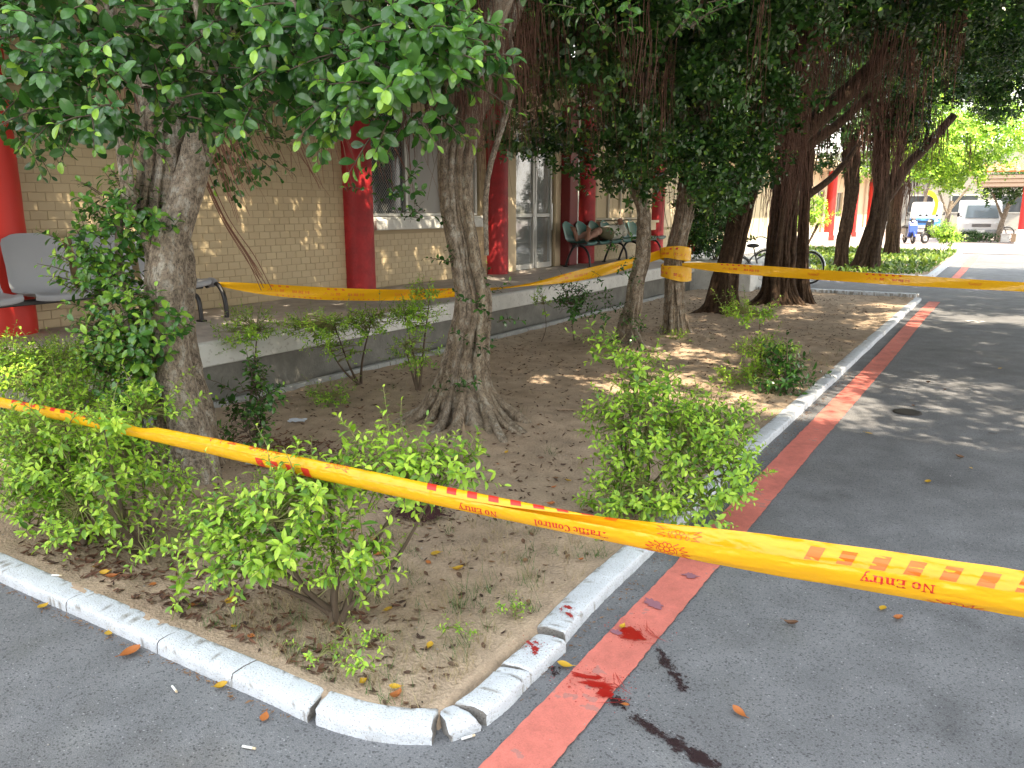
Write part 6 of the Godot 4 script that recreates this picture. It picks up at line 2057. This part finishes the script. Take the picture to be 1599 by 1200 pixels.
# the Chinese line of the tape, drawn stroke by stroke on a ten by ten grid
func characters(size: float) -> PackedVector2Array:
	var glyphs := [
		[[0, 8.5, 5, 8.5], [2.5, 10, 2.5, 6], [0, 6, 5.2, 6], [.3, 3.6, 4.8, 3.6], [2.5, 6, 2.5, .8], [0, .8, 5, .8], [5.5, 7.5, 10, 7.5], [8.5, 10, 8.5, .3], [6.2, 5.2, 7.1, 3.6]],
		[[2, 10, 0, 7], [2, 10, 4, 7.6], [1, 6.8, 3.4, 6.8], [.2, 4.8, 4, 4.8], [2.1, 6.8, 2.1, .8], [.6, 3.6, 1.1, 2], [3.6, 3.6, 3.1, 2], [0, .5, 4.2, 1], [7.5, 10, 7.5, 7.6], [5.4, 9.6, 6.2, 8], [9.6, 9.6, 8.8, 8], [5.4, 7.2, 9.6, 7.2], [5.4, 7.2, 5.4, 2.4], [9.6, 7.2, 9.6, 2.4], [5.4, 5.6, 9.6, 5.6], [5.4, 4, 9.6, 4], [5.4, 2.4, 9.6, 2.4], [6.6, 2.2, 5, .2], [8.4, 2.2, 10, .2]],
		[[2.4, 10, .6, 7.4], [.6, 7.4, 2.6, 7.2], [3.6, 8, .4, 4.6], [.4, 4.6, 3.8, 5], [2, 4.6, 2, 1], [.8, 3.2, .2, 1.4], [3.2, 3.4, 3.8, 2], [7.4, 10, 6.6, 9], [5.2, 9, 9.4, 9], [5.2, 9, 5.2, 5.4], [9.4, 9, 9.4, 5.4], [5.2, 7.2, 9.4, 7.2], [5.2, 5.4, 9.4, 5.4], [7.3, 5.4, 7.3, .3], [4.6, 4.2, 6.6, 4.2], [6.6, 4.2, 4.6, 1.2], [9.6, 4.6, 7.6, 3.4], [7.5, 4.4, 10, .8]],
		[],
		[[0, 8.4, 4.6, 8.4], [2.3, 10, 2.3, 5.2], [2.2, 8, .2, 5.6], [2.4, 8, 4.4, 5.8], [5.2, 8.4, 9.8, 8.4], [7.5, 10, 7.5, 5.2], [7.4, 8, 5.4, 5.6], [7.6, 8, 9.8, 5.6], [1.6, 4.6, 8.4, 4.6], [.4, 2.9, 9.6, 2.9], [5, 2.9, 5, .2], [2.8, 2.2, .8, .5], [7.2, 2.2, 9.2, .5]],
		[[5, 10, 5, .8], [5, 5.8, 9, 5.8], [1.8, 6.5, 1.8, .8], [.2, .8, 9.8, .8]],
		[[3.6, 9.8, 5.2, 8.6], [5.2, 8.6, .2, .4], [4.8, 7.2, 9.8, .4]]]
	var out := PackedVector2Array()
	for g in glyphs.size():
		for s in glyphs[g]:
			var o := Vector2((g - 3.5) * 13.0, -5.0)
			stroke2(out, [(Vector2(s[0], s[1]) + o) * size * .1, (Vector2(s[2], s[3]) + o) * size * .1], size * .095)
	return out

# a winged badge: a fan of petals round a small ring, feathered wings to both sides
func emblem(size: float) -> PackedVector2Array:
	var out := PackedVector2Array()
	var w := size * .035
	var ring := func(c: Vector2, r: float, a0: float, a1: float, n: int) -> Array:
		var q := []
		for k in n + 1: q.append((c + Vector2(cos(lerpf(a0, a1, float(k) / n)), sin(lerpf(a0, a1, float(k) / n))) * r) * size)
		return q
	stroke2(out, ring.call(Vector2.ZERO, .13, 0.0, TAU, 14), w * 1.3)
	for k in 9:
		var a := TAU * k / 9.0
		stroke2(out, ring.call(Vector2(cos(a), sin(a)) * .27, .095, a - 1.7, a + 1.7, 6), w)
		stroke2(out, [Vector2(cos(a + .35), sin(a + .35)) * .14 * size, Vector2(cos(a + .35), sin(a + .35)) * .26 * size], w)
	for s in [-1.0, 1.0]:
		var tips := [Vector2(.40, .30), Vector2(.95, .48), Vector2(.62, .24), Vector2(.98, .22), Vector2(.62, .08), Vector2(.92, -.05), Vector2(.56, -.06), Vector2(.78, -.26), Vector2(.44, -.14), Vector2(.52, -.36), Vector2(.32, -.24)]
		var q := []
		for p in tips: q.append(Vector2(p.x * s, p.y) * size)
		stroke2(out, q, w)
		stroke2(out, [Vector2(.40 * s, .22) * size, Vector2(.46 * s, .02) * size, Vector2(.34 * s, -.16) * size], w)
	return out

func squares(count: int, pitch: float, side: float, slant := .25) -> PackedVector2Array:
	var out := PackedVector2Array()
	for k in count:
		var x := k * pitch
		for j in 4:
			var y0 := side * (float(j) / 4 - .5)
			var y1 := side * (float(j + 1) / 4 - .5)
			quad2(out, Vector2(x - side * .5 + y0 * slant, y0), Vector2(x - side * .5 + y1 * slant, y1), Vector2(x + side * .5 + y1 * slant, y1), Vector2(x + side * .5 + y0 * slant, y0))
	return out

func tape_thing(label: String, b: MB, front: MB, back: MB) -> void:
	var t := thing("barrier_tape", label, "barrier tape", Vector3.ZERO, 0.0, "yellow barrier tape")
	obj("band", b, M.tape, t)
	obj("lettering", front, M.print_red, t)
	obj("lettering", back, M.print_through, t)

func build_tapes() -> void:
	noise.seed = 8
	noise.frequency = 1.0
	noise.fractal_octaves = 2
	# the near one: rolled up on the left, opening to a trough on the right
	var near := func(x: float, u: float) -> Vector3:
		var open := smoothstep(-1.35, -.35, x)
		var z := -1.83 - .033 * (x + 2.0)
		var low := .622 + .030 * smoothstep(-.7, .3, x) + .010 * sin(x * 1.1) - .006 * smoothstep(-2.6, -3.8, x)
		var grow := lerpf(1.0, .74, smoothstep(-2.2, -3.7, x))
		if x > -2.95 and x < -2.72: grow *= 1.0 - .25 * sin((x + 2.95) / .23 * PI)
		var th := deg_to_rad(lerpf(22.0, 384.0, u))
		var wr := 1.0 + .05 * noise.get_noise_2d(x * 3.0, u * 5.0)
		var spiral := 1.0 - .10 * u
		var rolled := Vector3(x, low + .034 * grow * (1.0 + spiral * sin(th) * wr), z + .021 * grow * cos(th) * spiral * wr)
		var w := (u - .58) * TAPE_W
		var lift := sqrt(w * w + .00006) - .0077
		var bulge := sin(clampf(w / .075, 0, 1) * PI) * .010 if w > 0.0 else -sin(clampf(-w / .104, 0, 1) * PI) * .004
		var crease := .0035 * noise.get_noise_2d(x * 5.0 + u * 6.0, u * 9.0 - x * 2.0) + .002 * noise.get_noise_2d(x * 16.0 + u * 14.0, u * 3.0)
		var flat := Vector3(x, low + lift * (.93 if w > 0.0 else .90), z + (w * .34 if w > 0.0 else w * .42) + bulge + crease * .8)
		return rolled.lerp(flat, open)
	var b := ribbon(near, -5.0, 1.5, 430, 30)
	var f := MB.new()
	var k := MB.new()
	lay(f, k, near, squares(9, .0725, .034, -.35), -1.425, .135, 1, 1, 1)
	lay(f, k, near, squares(14, .0725, .034, -.35), -.325, .175, 1, 1, 1)
	lay(f, k, near, squares(9, .0725, .034, -.3), -3.68, .135, 1, 1, 1)
	lay(f, k, near, squares(4, .0725, .034, -.3), -2.15, .86, 1, 1, 1)
	lay(f, k, near, words("Traffic Control", .0215), -.952, .85, -1, -1, 1)
	lay(f, k, near, words("No Entry", .0215), -1.255, .85, -1, -1, 1)
	lay(f, k, near, words("No Entry", .0245), -.137, .865, -1, -1, 1)
	lay(f, k, near, words("Traffic Control", .0245), .27, .85, -1, -1, 1)
	lay(f, k, near, emblem(.062), -.675, .80, -1, -1, 1)
	lay(f, k, near, emblem(.062), -.66, .28, -1, -1, 1)
	lay(f, k, near, emblem(.070), -.02, .56, -1, -1, 1)
	lay(f, k, near, emblem(.070), .33, .56, -1, -1, 1)
	lay(f, k, near, emblem(.05), -1.80, .17, -1, -1, 1)
	lay(f, k, near, characters(.042), -2.25, .20, -1, -1, 1)
	tape_thing("near yellow barrier tape reading Traffic Control and No Entry upside down across the foreground", b, f, k)
	# from the grey seats past the second trunk to the taped trunk
	var a0 := Vector3(-6.18, .83, -4.86)
	var a1 := Vector3(-3.40, 1.0, -8.72)
	var sag := func(s: float, u: float) -> Vector3:
		var p := a0.lerp(a1, s) + Vector3(0, -1.0 * s * (1.0 - s), 0)
		var along := (a1 - a0).normalized()
		var side := along.cross(Vector3.UP).normalized()
		var narrow := 1.0 - .62 * exp(-pow((s - .62) / .14, 2.0)) - .75 * exp(-s * 14.0) - .3 * smoothstep(.8, 1.0, s)
		var twist := .5 * sin(s * 4.0) + .7 * exp(-pow((s - .62) / .1, 2.0))
		var up := (Vector3.UP * cos(twist) + side * sin(twist))
		return p + up * (.5 - u) * .14 * narrow + side * (.012 * sin(s * 23.0 + u * 4.0) + .02 * (u - .5) * (u - .5))
	b = ribbon(sag, 0.0, 1.0, 120, 8)
	f = MB.new()
	k = MB.new()
	var ll := a0.distance_to(a1)
	for q in [[.13, 0], [.24, 1], [.36, 2], [.48, 1], [.76, 1], [.88, 2]]:
		if q[1] == 0 or q[1] == 1:
			lay(f, k, sag, characters(.045), q[0], .5, -1 / ll, -1, 1)
			lay(f, k, sag, squares(3, .07, .026), q[0] - .03, .14, 1 / ll, 1, 1)
			lay(f, k, sag, squares(9, .05, .016), q[0] - .02, .88, 1 / ll, 1, 1)
		else: lay(f, k, sag, emblem(.062), q[0], .5, -1 / ll, -1, 1)
	for m in [f, k]: pass
	tape_thing("sagging yellow barrier tape from the grey seats past the second trunk to the fourth", b, f, k)
	# on across the bed and the road to the right
	var c0 := Vector3(-3.10, .90, -8.62)
	var c1 := Vector3(3.2, .80, -8.9)
	var far := func(s: float, u: float) -> Vector3:
		var p := c0.lerp(c1, s) + Vector3(0, -.12 * s * (1.0 - s) * 4.0 * .4, 0)
		var w := .115 * (1.0 - .7 * exp(-s * 26.0)) * lerpf(1.0, .62, smoothstep(.2, .7, s))
		var tw := .35 * sin(s * 7.0)
		return p + Vector3(0, cos(tw), sin(tw)) * (.5 - u) * w + Vector3(0, 0, .012 * sin(s * 31.0 + u * 3.0))
	b = ribbon(far, 0.0, 1.0, 120, 8)
	f = MB.new()
	k = MB.new()
	ll = c0.distance_to(c1)
	for q in [[.10, 1], [.22, 2], [.33, 1], [.45, 2], [.57, 1], [.70, 2]]:
		if q[1] == 1:
			lay(f, k, far, characters(.045), q[0], .55, -1 / ll, -1, -1)
			lay(f, k, far, squares(6, .06, .024), q[0] - .03, .14, 1 / ll, 1, -1)
		else: lay(f, k, far, emblem(.06), q[0], .5, -1 / ll, -1, -1)
	tape_thing("far yellow barrier tape stretched from the fourth trunk over the road to the right", b, f, k)
	# twice round the fourth trunk
	var t := thing("barrier_tape", "yellow tape wound in two bands round the fourth trunk", "barrier tape", Vector3(-3.24, 0, -8.79), 0.0, "yellow barrier tape")
	for w in [[1.0, .135, .03, .0], [.80, .15, -.02, 2.0]]:
		var wound := func(a: float, u: float) -> Vector3:
			var r := .172 + .010 * sin(a * 3.0 + w[3]) + .006 * noise.get_noise_2d(a * 3.0 + w[3], u * 3.0)
			var low: float = w[0] + w[2] * sin(a + w[3])
			return Vector3(cos(a) * r, low + (.5 - u) * w[1] * (1.0 + .15 * sin(a * 2.0)), sin(a) * r)
		obj("band", ribbon(wound, 0.0, TAU, 60, 6), M.tape, t)
		f = MB.new()
		k = MB.new()
		lay(f, k, wound, squares(3, .07, .026), 1.2 + w[3] * .2, .2, 6.0, 1, 1)
		lay(f, k, wound, characters(.04), 1.5, .6, -6.0, -1, 1)
		obj("lettering", f, M.print_red, t)


# ---------------------------------------------------------------- stains
func build_marks() -> void:
	noise.frequency = 1.0
	noise.fractal_octaves = 3
	var fresh := plain(Color(.40, .010, .007), .4)
	var dried := plain(Color(.030, .012, .014), .75)
	for m in [fresh, dried]:
		m.transparency = BaseMaterial3D.TRANSPARENCY_ALPHA
		m.albedo_color.a = .84 if m == fresh else .70
	var lilac := plain(Color(.30, .13, .17), .8)
	var blot := func(at: Vector3, list: Array, drops: int, reach: float, streaks: int) -> MB:
		var b := MB.new()
		var lift := 0.0
		for q in list:
			splat(b, at + Vector3(q[0], lift, q[1]), q[2], q[3], q[4], 30, .3)
			lift += .00012
		for k in drops:
			var d := Vector3(rng.randfn(), 0, rng.randfn()) * reach
			splat(b, at + d + Vector3.UP * lift, rnd(.0008, .0035), rnd(.0008, .003), rnd(0, 3), 8, .2)
			lift += .000004
		for k in streaks:
			var a := rnd(-.7, 1.2)
			var l := rnd(.4, 1.6) * reach
			splat(b, at + Vector3(cos(a) * l, lift, -sin(a) * l), l * .45, .0012, a, 10, .3)
			lift += .000004
		return b
	var y := .0075
	tag(obj("blood_stain", blot.call(Vector3(-1.02, y, -2.46), [[0, -.012, .042, .024, .2], [.022, .022, .05, .02, -.35], [-.02, .0, .02, .012, .3]], 90, .06, 16), fresh), "red spatter on the red line, upper one beside a small yellow leaf", "stain", "", "")
	tag(obj("blood_stain", blot.call(Vector3(-.985, y, -2.10), [[-.05, -.03, .05, .013, -.25], [.005, -.008, .055, .017, -.3], [.045, .018, .026, .022, .2], [-.01, -.05, .012, .006, .4]], 150, .07, 14), fresh), "red smear across the red line nearer the camera", "stain", "", "")
	tag(obj("blood_stain", blot.call(Vector3(-1.248, .0535, -2.40), [[-.012, -.035, .018, .010, .3], [.022, .015, .024, .008, .5], [-.026, -.008, .008, .005, 0]], 40, .028, 0), fresh), "red drops on the white kerb just past the broken joint", "stain", "", "")
	tag(obj("blood_stain", blot.call(Vector3(-1.235, .0515, -2.13), [[-.02, -.014, .018, .008, .4], [.014, .008, .016, .012, .6], [.028, .03, .010, .008, .2], [-.004, -.03, .012, .005, .1]], 60, .028, 0), fresh), "red drops on the kerb stone before the broken joint", "stain", "", "")
	var drag := func(a: Vector3, c: Vector3, n: int, w0: float, w1: float) -> MB:
		var b := MB.new()
		var lift := 0.0
		var dir := atan2((c - a).z, (c - a).x)
		var across := (c - a).normalized().cross(Vector3.UP)
		for k in n * 7:
			var t := float(k) / (n * 7)
			var gap := noise.get_noise_2d(t * n * .55 + n * 3.0, 2.0)
			if gap < -.22 and rng.randf() < .75: continue
			var w := lerpf(w0, w1, t) * (1.0 + .8 * gap)
			var p := a.lerp(c, t) + across * rng.randfn() * w * .42 + Vector3(rnd(), 0, rnd()) * .004
			splat(b, p + Vector3.UP * lift, w * rnd(.18, .6), w * rnd(.12, .4), dir + rnd() * .5, 11, .5)
			lift += .000006
		for k in n * 9:
			splat(b, a.lerp(c, rng.randf()) + Vector3(rng.randfn(), 0, rng.randfn()) * .022 + Vector3.UP * lift, rnd(.001, .004), rnd(.001, .003), rnd(0, 3), 7, .3)
			lift += .000003
		return b
	y = .0005
	tag(obj("dark_stain", drag.call(Vector3(-.895, y, -2.42), Vector3(-.73, y, -2.23), 16, .020, .016), dried), "short broken dark streak on the asphalt right of the upper red spatter", "stain", "", "")
	tag(obj("dark_stain", drag.call(Vector3(-.905, y, -2.075), Vector3(-.855, y, -2.05), 6, .018, .016), dried), "small dark blot on the asphalt touching the edge of the red line", "stain", "", "")
	tag(obj("dark_stain", drag.call(Vector3(-.82, y, -2.02), Vector3(-.535, y, -1.93), 22, .016, .030), dried), "longest dark smear on the asphalt at the bottom of the picture", "stain", "", "")
	tag(obj("dark_stain", drag.call(Vector3(-1.155, y, -2.13), Vector3(-1.125, y, -2.09), 4, .014, .012), dried), "dark smudge on the asphalt between the kerb and the red line", "stain", "", "")
	for q in [[Vector3(-1.03, .0072, -2.71), .045, .028, "larger lilac patch of worn paint on the red line"], [Vector3(-1.065, .0072, -2.44), .024, .016, "small lilac patch on the red line under the yellow leaf"], [Vector3(-.99, .0072, -3.02), .03, .025, "lilac patch on the red line just below the near tape"]]:
		var b := MB.new()
		splat(b, q[0], q[1], q[2], .3, 26, .3)
		tag(obj("paint_patch", b, lilac), q[3], "paint patch")
	# dark soaked soil and heaps of brown leaf mould in the bed
	for q in [[Vector3(-2.33, .066, -2.88), .14, .10, "dark red soaked patch of soil behind the corner shrub", plain(Color(.045, .010, .012), .8)]]:
		var b := MB.new()
		splat(b, q[0], q[1], q[2], .3, 30, .4)
		for k in 160: splat(b, q[0] + Vector3(rng.randfn() * .1, .0005 + k * .000005, rng.randfn() * .07), rnd(.004, .014), rnd(.003, .009), rnd(0, 3), 8, .3)
		tag(obj("soaked_soil", b, q[4]), q[3], "stain", "", "")


# ---------------------------------------------------------------- fallen leaves and rubbish
func soil_at(x: float, z: float) -> float:
	noise.seed = 4
	noise.frequency = 1.0
	noise.fractal_octaves = 4
	var y := .036 + .018 * noise.get_noise_2d(x * 1.4, z * 1.4) + .010 * noise.get_noise_2d(x * 7.0, z * 7.0) + .004 * noise.get_noise_2d(x * 22.0, z * 22.0)
	for t in [Vector2(-3.8, -2.67), Vector2(-3.12, -4.5), Vector2(-3.45, -7.88), Vector2(-3.24, -8.8), Vector2(-3.36, -11.1), Vector2(-2.95, -12.8)]:
		y += .07 * exp(-t.distance_squared_to(Vector2(x, z)) / .28)
	return y

func dry_leaf(curl: float) -> MB:
	var b := MB.new()
	var n := 7
	for j in n + 1:
		var f := float(j) / n
		var w := .30 * sin(PI * pow(f, .8)) + .004
		var bend := curl * (f - .5) * (f - .5)
		for s in [-1.0, -.5, 0.0, .5, 1.0]: b.vert(Vector3(s * w, bend + .22 * s * s * w * curl * 3.0, f - .5), Vector3.UP)
	for j in n:
		for s in 4:
			var a := j * 5 + s
			b.tri(a, a + 1, a + 6); b.tri(a, a + 6, a + 5)
	b.tube([Vector3(0, curl * .25, .5), Vector3(.03, curl * .3 + .02, .66)], .018, 4)
	b.smooth()
	return b

func build_litter() -> void:
	rng.seed = 77
	var shapes := [dry_leaf(.25), dry_leaf(.6), dry_leaf(1.0)]
	var meshes := []
	for s in shapes: meshes.append(s.mesh())
	var cols := {"yellow": Color(.50, .30, .02), "orange": Color(.40, .13, .03), "brown": Color(.14, .07, .035), "green": Color(.25, .33, .05)}
	var mats := {}
	for c in cols: mats[c] = plain(cols[c], .6)
	# leaves that can be pointed at
	var told := [
		[-2.43, 0.0, -1.43, "orange", .085, "long dry orange leaf with a stalk on the asphalt before the front kerb"],
		[-3.02, 0.0, -1.455, "yellow", .05, "yellow leaf against the foot of the front kerb near the left edge"],
		[-.55, 0.0, -2.2, "orange", .055, "curled orange leaf alone on the asphalt right of the dark streaks"],
		[-.27, 0.0, -3.14, "yellow", .045, "yellow-brown leaf on the asphalt just below the wide end of the near tape"],
		[-.21, 0.0, -3.08, "orange", .05, "pale orange leaf next to the yellow-brown leaf under the near tape"],
		[-1.12, 0.0, -2.15, "yellow", .055, "pale yellow leaf on the asphalt between kerb and red line"],
		[-1.19, 0.0, -2.14, "green", .035, "small round green leaf at the foot of the broken kerb"],
		[-1.76, 0.0, -1.43, "orange", .045, "small rusty leaf on the asphalt before the front kerb's cracked end"],
		[-1.055, .009, -2.475, "yellow", .035, "small yellow leaf stuck to the upper red spatter"],
		[-2.62, 0.0, -1.47, "yellow", .045, "yellow leaf at the kerb foot beside a rusty fleck"],
		[-2.0, 0.0, -1.46, "yellow", .05, "yellow leaf standing on edge at the kerb foot left of the corner"],
		[-.86, .002, -2.055, "orange", .028, "scrap of orange leaf at the end of the small dark blot"]]
	for q in told:
		var o := obj("fallen_leaf", meshes[rng.randi() % 3], mats[q[3]])
		o.position = Vector3(q[0], q[1] + .006, q[2])
		o.rotation = Vector3(rnd() * .2, rnd(0, TAU), rnd() * .25)
		o.scale = Vector3.ONE * q[4]
		tag(o, q[5], "leaf")
	for set_ in [["yellow", 16, "yellow fallen leaf lying on the sandy soil of the bed", 0], ["orange", 20, "rusty orange fallen leaf lying on the sandy soil of the bed", 0], ["yellow", 12, "small yellow fallen leaf on the asphalt of the road", 1], ["brown", 16, "small brown fallen leaf on the asphalt of the road", 1]]:
		for k in set_[1]:
			var p := Vector3.ZERO
			if set_[3] == 0:
				var r := rng.randf()
				p = Vector3(rnd(-3.3, -1.4), 0, -1.68 - 2.6 * r * r)
				p.y = soil_at(p.x, p.z) + .008
			else: p = Vector3(rnd(-.85, 2.2), .006, rnd(-9.0, -1.3))
			var o := obj("fallen_leaf", meshes[rng.randi() % 3], mats[set_[0]])
			o.position = p
			o.rotation = Vector3(rnd() * .3, rnd(0, TAU), rnd() * .35)
			o.scale = Vector3.ONE * rnd(.03, .06)
			tag(o, set_[2], "leaf", set_[2].replace("leaf", "leaves"))
	# brown leaf litter and twiglets, beyond counting
	var xf := []
	var cc := []
	for k in 7500:
		var x := rnd(-4.9, -1.36)
		var z := -1.64 - 13.3 * pow(rng.randf(), 1.5)
		var lots := noise.get_noise_2d(x * 1.3 + 11.0, z * 1.3)
		if k % 3 != 0 and lots < .0: continue
		if k % 4 == 0: x = rnd(-4.9, -1.36) if z < -3.5 else rnd(-3.6, -1.6)
		var y := soil_at(x, z)
		var s := rnd(.012, .042)
		xf.append(Transform3D(Basis.from_euler(Vector3(rnd() * .4, rnd(0, TAU), rnd() * .5)) * Basis.from_scale(Vector3(s * rnd(.35, .9), s, s)), Vector3(x, y + .004, z)))
		var c := Color(.11, .06, .036).lerp([Color(.05, .03, .022), Color(.20, .11, .055), Color(.13, .085, .055)][k % 3], rng.randf())
		cc.append(c)
	for k in 900:
		# the deep mould under the nearest tree
		var p := Vector3(-3.75 + rng.randfn() * .32, 0, -3.3 + rng.randfn() * .16) if k % 2 else Vector3(rnd(-3.6, -1.7), 0, -1.64 - absf(rng.randfn()) * .22)
		if p.z > -1.64 or p.x < -4.9: continue
		var s := rnd(.02, .05)
		xf.append(Transform3D(Basis.from_euler(Vector3(rnd() * .5, rnd(0, TAU), rnd() * .6)) * Basis.from_scale(Vector3(s * rnd(.3, .7), s, s)), Vector3(p.x, soil_at(p.x, p.z) + .006, p.z)))
		cc.append(Color(.10, .05, .032).lerp(Color(.18, .085, .05), rng.randf()))
	for k in 700:
		var on_road := k % 3 == 0
		var p := Vector3(rnd(-3.8, -1.7), .002, -1.475 + absf(rng.randfn()) * .018) if on_road else Vector3(-1.19 + absf(rng.randfn()) * .03, .002, rnd(-8.0, -1.8))
		var s := rnd(.006, .022)
		xf.append(Transform3D(Basis.from_euler(Vector3(rnd() * .4, rnd(0, TAU), rnd() * .5)) * Basis.from_scale(Vector3(s * rnd(.15, .6), s, s)), p))
		cc.append(Color(.19, .10, .055).lerp(Color(.28, .17, .09), rng.randf()))
	tag(many("leaf_litter", meshes[1], M.litter, xf, cc), "dry brown leaf litter strewn over the bed and along the kerb foot", "leaf litter")
	# dry grass and small green weeds inside the kerb
	var blade := MB.new()
	for s in [0, 1]:
		pass
	for j in 5:
		var f := float(j) / 4
		blade.vert(Vector3(-.03 * (1.0 - f), f, .25 * f * f), Vector3.BACK)
		blade.vert(Vector3(.03 * (1.0 - f) + .001, f, .25 * f * f), Vector3.BACK)
	for j in 4:
		blade.tri(j * 2, j * 2 + 1, j * 2 + 3); blade.tri(j * 2, j * 2 + 3, j * 2 + 2)
	blade.smooth()
	xf = []
	cc = []
	var tufts := []
	for k in 300: tufts.append(Vector3(rnd(-2.3, -1.34), 0, -1.64 - pow(rng.randf(), 1.4) * 1.5))
	for k in 60: tufts.append(Vector3(rnd(-1.55, -1.36), 0, rnd(-9.0, -2.0)))
	for k in 50: tufts.append(Vector3(rnd(-4.7, -1.5), 0, rnd(-14.0, -2.0)))
	for p in tufts:
		var green := rng.randf() < .35
		for j in 5 + rng.randi() % 9:
			var q: Vector3 = p + Vector3(rng.randfn(), 0, rng.randfn()) * .02
			q.x = minf(q.x, -1.345)
			q.z = minf(q.z, -1.63)
			q.y = soil_at(q.x, q.z)
			var l := rnd(.025, .10)
			xf.append(Transform3D(Basis.from_euler(Vector3(rnd() * 1.0, rnd(0, TAU), rnd() * .5)) * Basis.from_scale(Vector3(.035, l, l)), q))
			cc.append((Color(.06, .13, .03) if green else Color(.30, .24, .13)) * rnd(.7, 1.3))
	tag(many("dry_grass", blade.mesh(), M.litter, xf, cc), "sparse dry grass blades inside the kerb corner", "grass")
	# small gravel on the asphalt and soil
	var peb := MB.new()
	peb.ball(Vector3.ZERO, Vector3(1, .6, .8), 6, 4)
	xf = []
	cc = []
	for k in 1500:
		var p := Vector3(rnd(-3.6, 2.5), .002, rnd(-7.0, -.9)) if k % 2 else Vector3(rnd(-4.8, -1.4), 0, rnd(-8.0, -1.65))
		if k % 2 == 0: p.y = soil_at(p.x, p.z)
		elif p.x < -1.1 and p.z < -1.45: continue
		var s := rnd(.0012, .0035) if k % 2 else rnd(.002, .006)
		xf.append(Transform3D(Basis.from_euler(Vector3(0, rnd(0, TAU), 0)) * Basis.from_scale(Vector3.ONE * s), p))
		var g := rnd(.05, .45) if k % 2 else rnd(.15, .4)
		cc.append(Color(g, g * .95, g * .88))
	tag(many("gravel", peb.mesh(), M.litter, xf, cc), "fine scattered gravel grains", "gravel")
	# cigarette ends, papers, a fallen plate, sticks
	for q in [[Vector3(-1.69, .005, -1.31), .3, "white cigarette end on the open asphalt before the front kerb"], [Vector3(-1.185, .005, -1.675), 1.0, "cigarette end beside the kerb corner stones"], [Vector3(-2.12, .004, -1.38), -.3, "tiny flattened cigarette end left on the asphalt"], [Vector3(-3.15, .05, -1.585), .5, "cigarette end on the back edge of the front kerb at the left"]]:
		var b := MB.new()
		b.tube([Vector3(-.02, 0, 0), Vector3(.012, 0, 0)], .0037, 10, true)
		var o := obj("cigarette_end", b, plain(Color(.78, .78, .76), .7))
		o.position = q[0]
		o.rotation.y = q[1]
		tag(o, q[2], "cigarette end")
		b = MB.new()
		b.tube([Vector3(.0122, 0, 0), Vector3(.022, 0, 0)], .0036, 10, true)
		obj("filter", b, plain(Color(.62, .50, .34), .8), o)
	for q in [[Vector3(-4.15, 0, -3.84), .06, "crumpled white paper on the soil behind the nearest trunk"], [Vector3(-3.91, 0, -3.38), .022, "scrap of white paper on the heap of brown leaves"]]:
		var b := MB.new()
		for j in 7:
			for k in 7: b.vert(Vector3((j - 3) / 3.0, .25 * absf(rnd()), (k - 3) / 3.0 * .7) * q[1], Vector3.UP)
		for j in 6:
			for k in 6:
				var a := j * 7 + k
				b.tri(a, a + 1, a + 8); b.tri(a, a + 8, a + 7)
		b.smooth()
		var o := obj("paper", b, plain(Color(.66, .70, .78), .8))
		o.position = q[0] + Vector3.UP * (soil_at(q[0].x, q[0].z) + .006)
		o.rotation.y = .5
		tag(o, q[2], "paper")
	var pl := thing("plate", "white plate with dark marks lying on the soil at the foot of the nearest trunk", "sign", Vector3(-3.47, soil_at(-3.47, -2.95) + .03, -2.95), .25)
	var pb := MB.new()
	pb.box(Vector3.ZERO, Vector3(.19, .005, .10), .0015, Basis(Vector3.RIGHT, .18))
	obj("board", pb, plain(Color(.62, .62, .58), .5), pl)
	pb = MB.new()
	for k in 5: pb.box(Vector3(-.06 + k * .028 + rnd() * .004, .0042, rnd() * .012), Vector3(.018 if k % 2 else .008, .0012, .03), 0.0, Basis(Vector3.RIGHT, .18))
	obj("dark_mark", pb, M.dark, pl)
	for q in [[Vector3(-3.3, 0, -3.7), 1.0, .45, "thin dry stick on the soil between the first two trunks"], [Vector3(-2.75, 0, -3.3), .3, .3, "bent twig on the soil left of the leaning shrub"], [Vector3(-2.55, 0, -5.2), 2.0, .5, "long dark fallen twig on the soil right of the second trunk"], [Vector3(-3.25, 0, -2.5), -.5, .6, "bare broken branch lying against the nearest trunk"]]:
		var b := MB.new()
		var d := Vector3(cos(q[1]), 0, sin(q[1]))
		var pts := []
		for k in 6:
			var p: Vector3 = d * (k / 5.0 - .5) * q[2] + Vector3(rnd(), 0, rnd()) * .02
			p.y = soil_at(q[0].x + p.x, q[0].z + p.z) + .006 + k * .004
			pts.append(p)
		b.tube(curve(pts, .05), .005, 6)
		b.tube([pts[3], pts[3] + Vector3(.07, .02, .06)], .003, 5)
		var o := obj("stick", b, M.root_pale)
		o.position = Vector3(q[0].x, 0, q[0].z)
		tag(o, q[3], "stick")
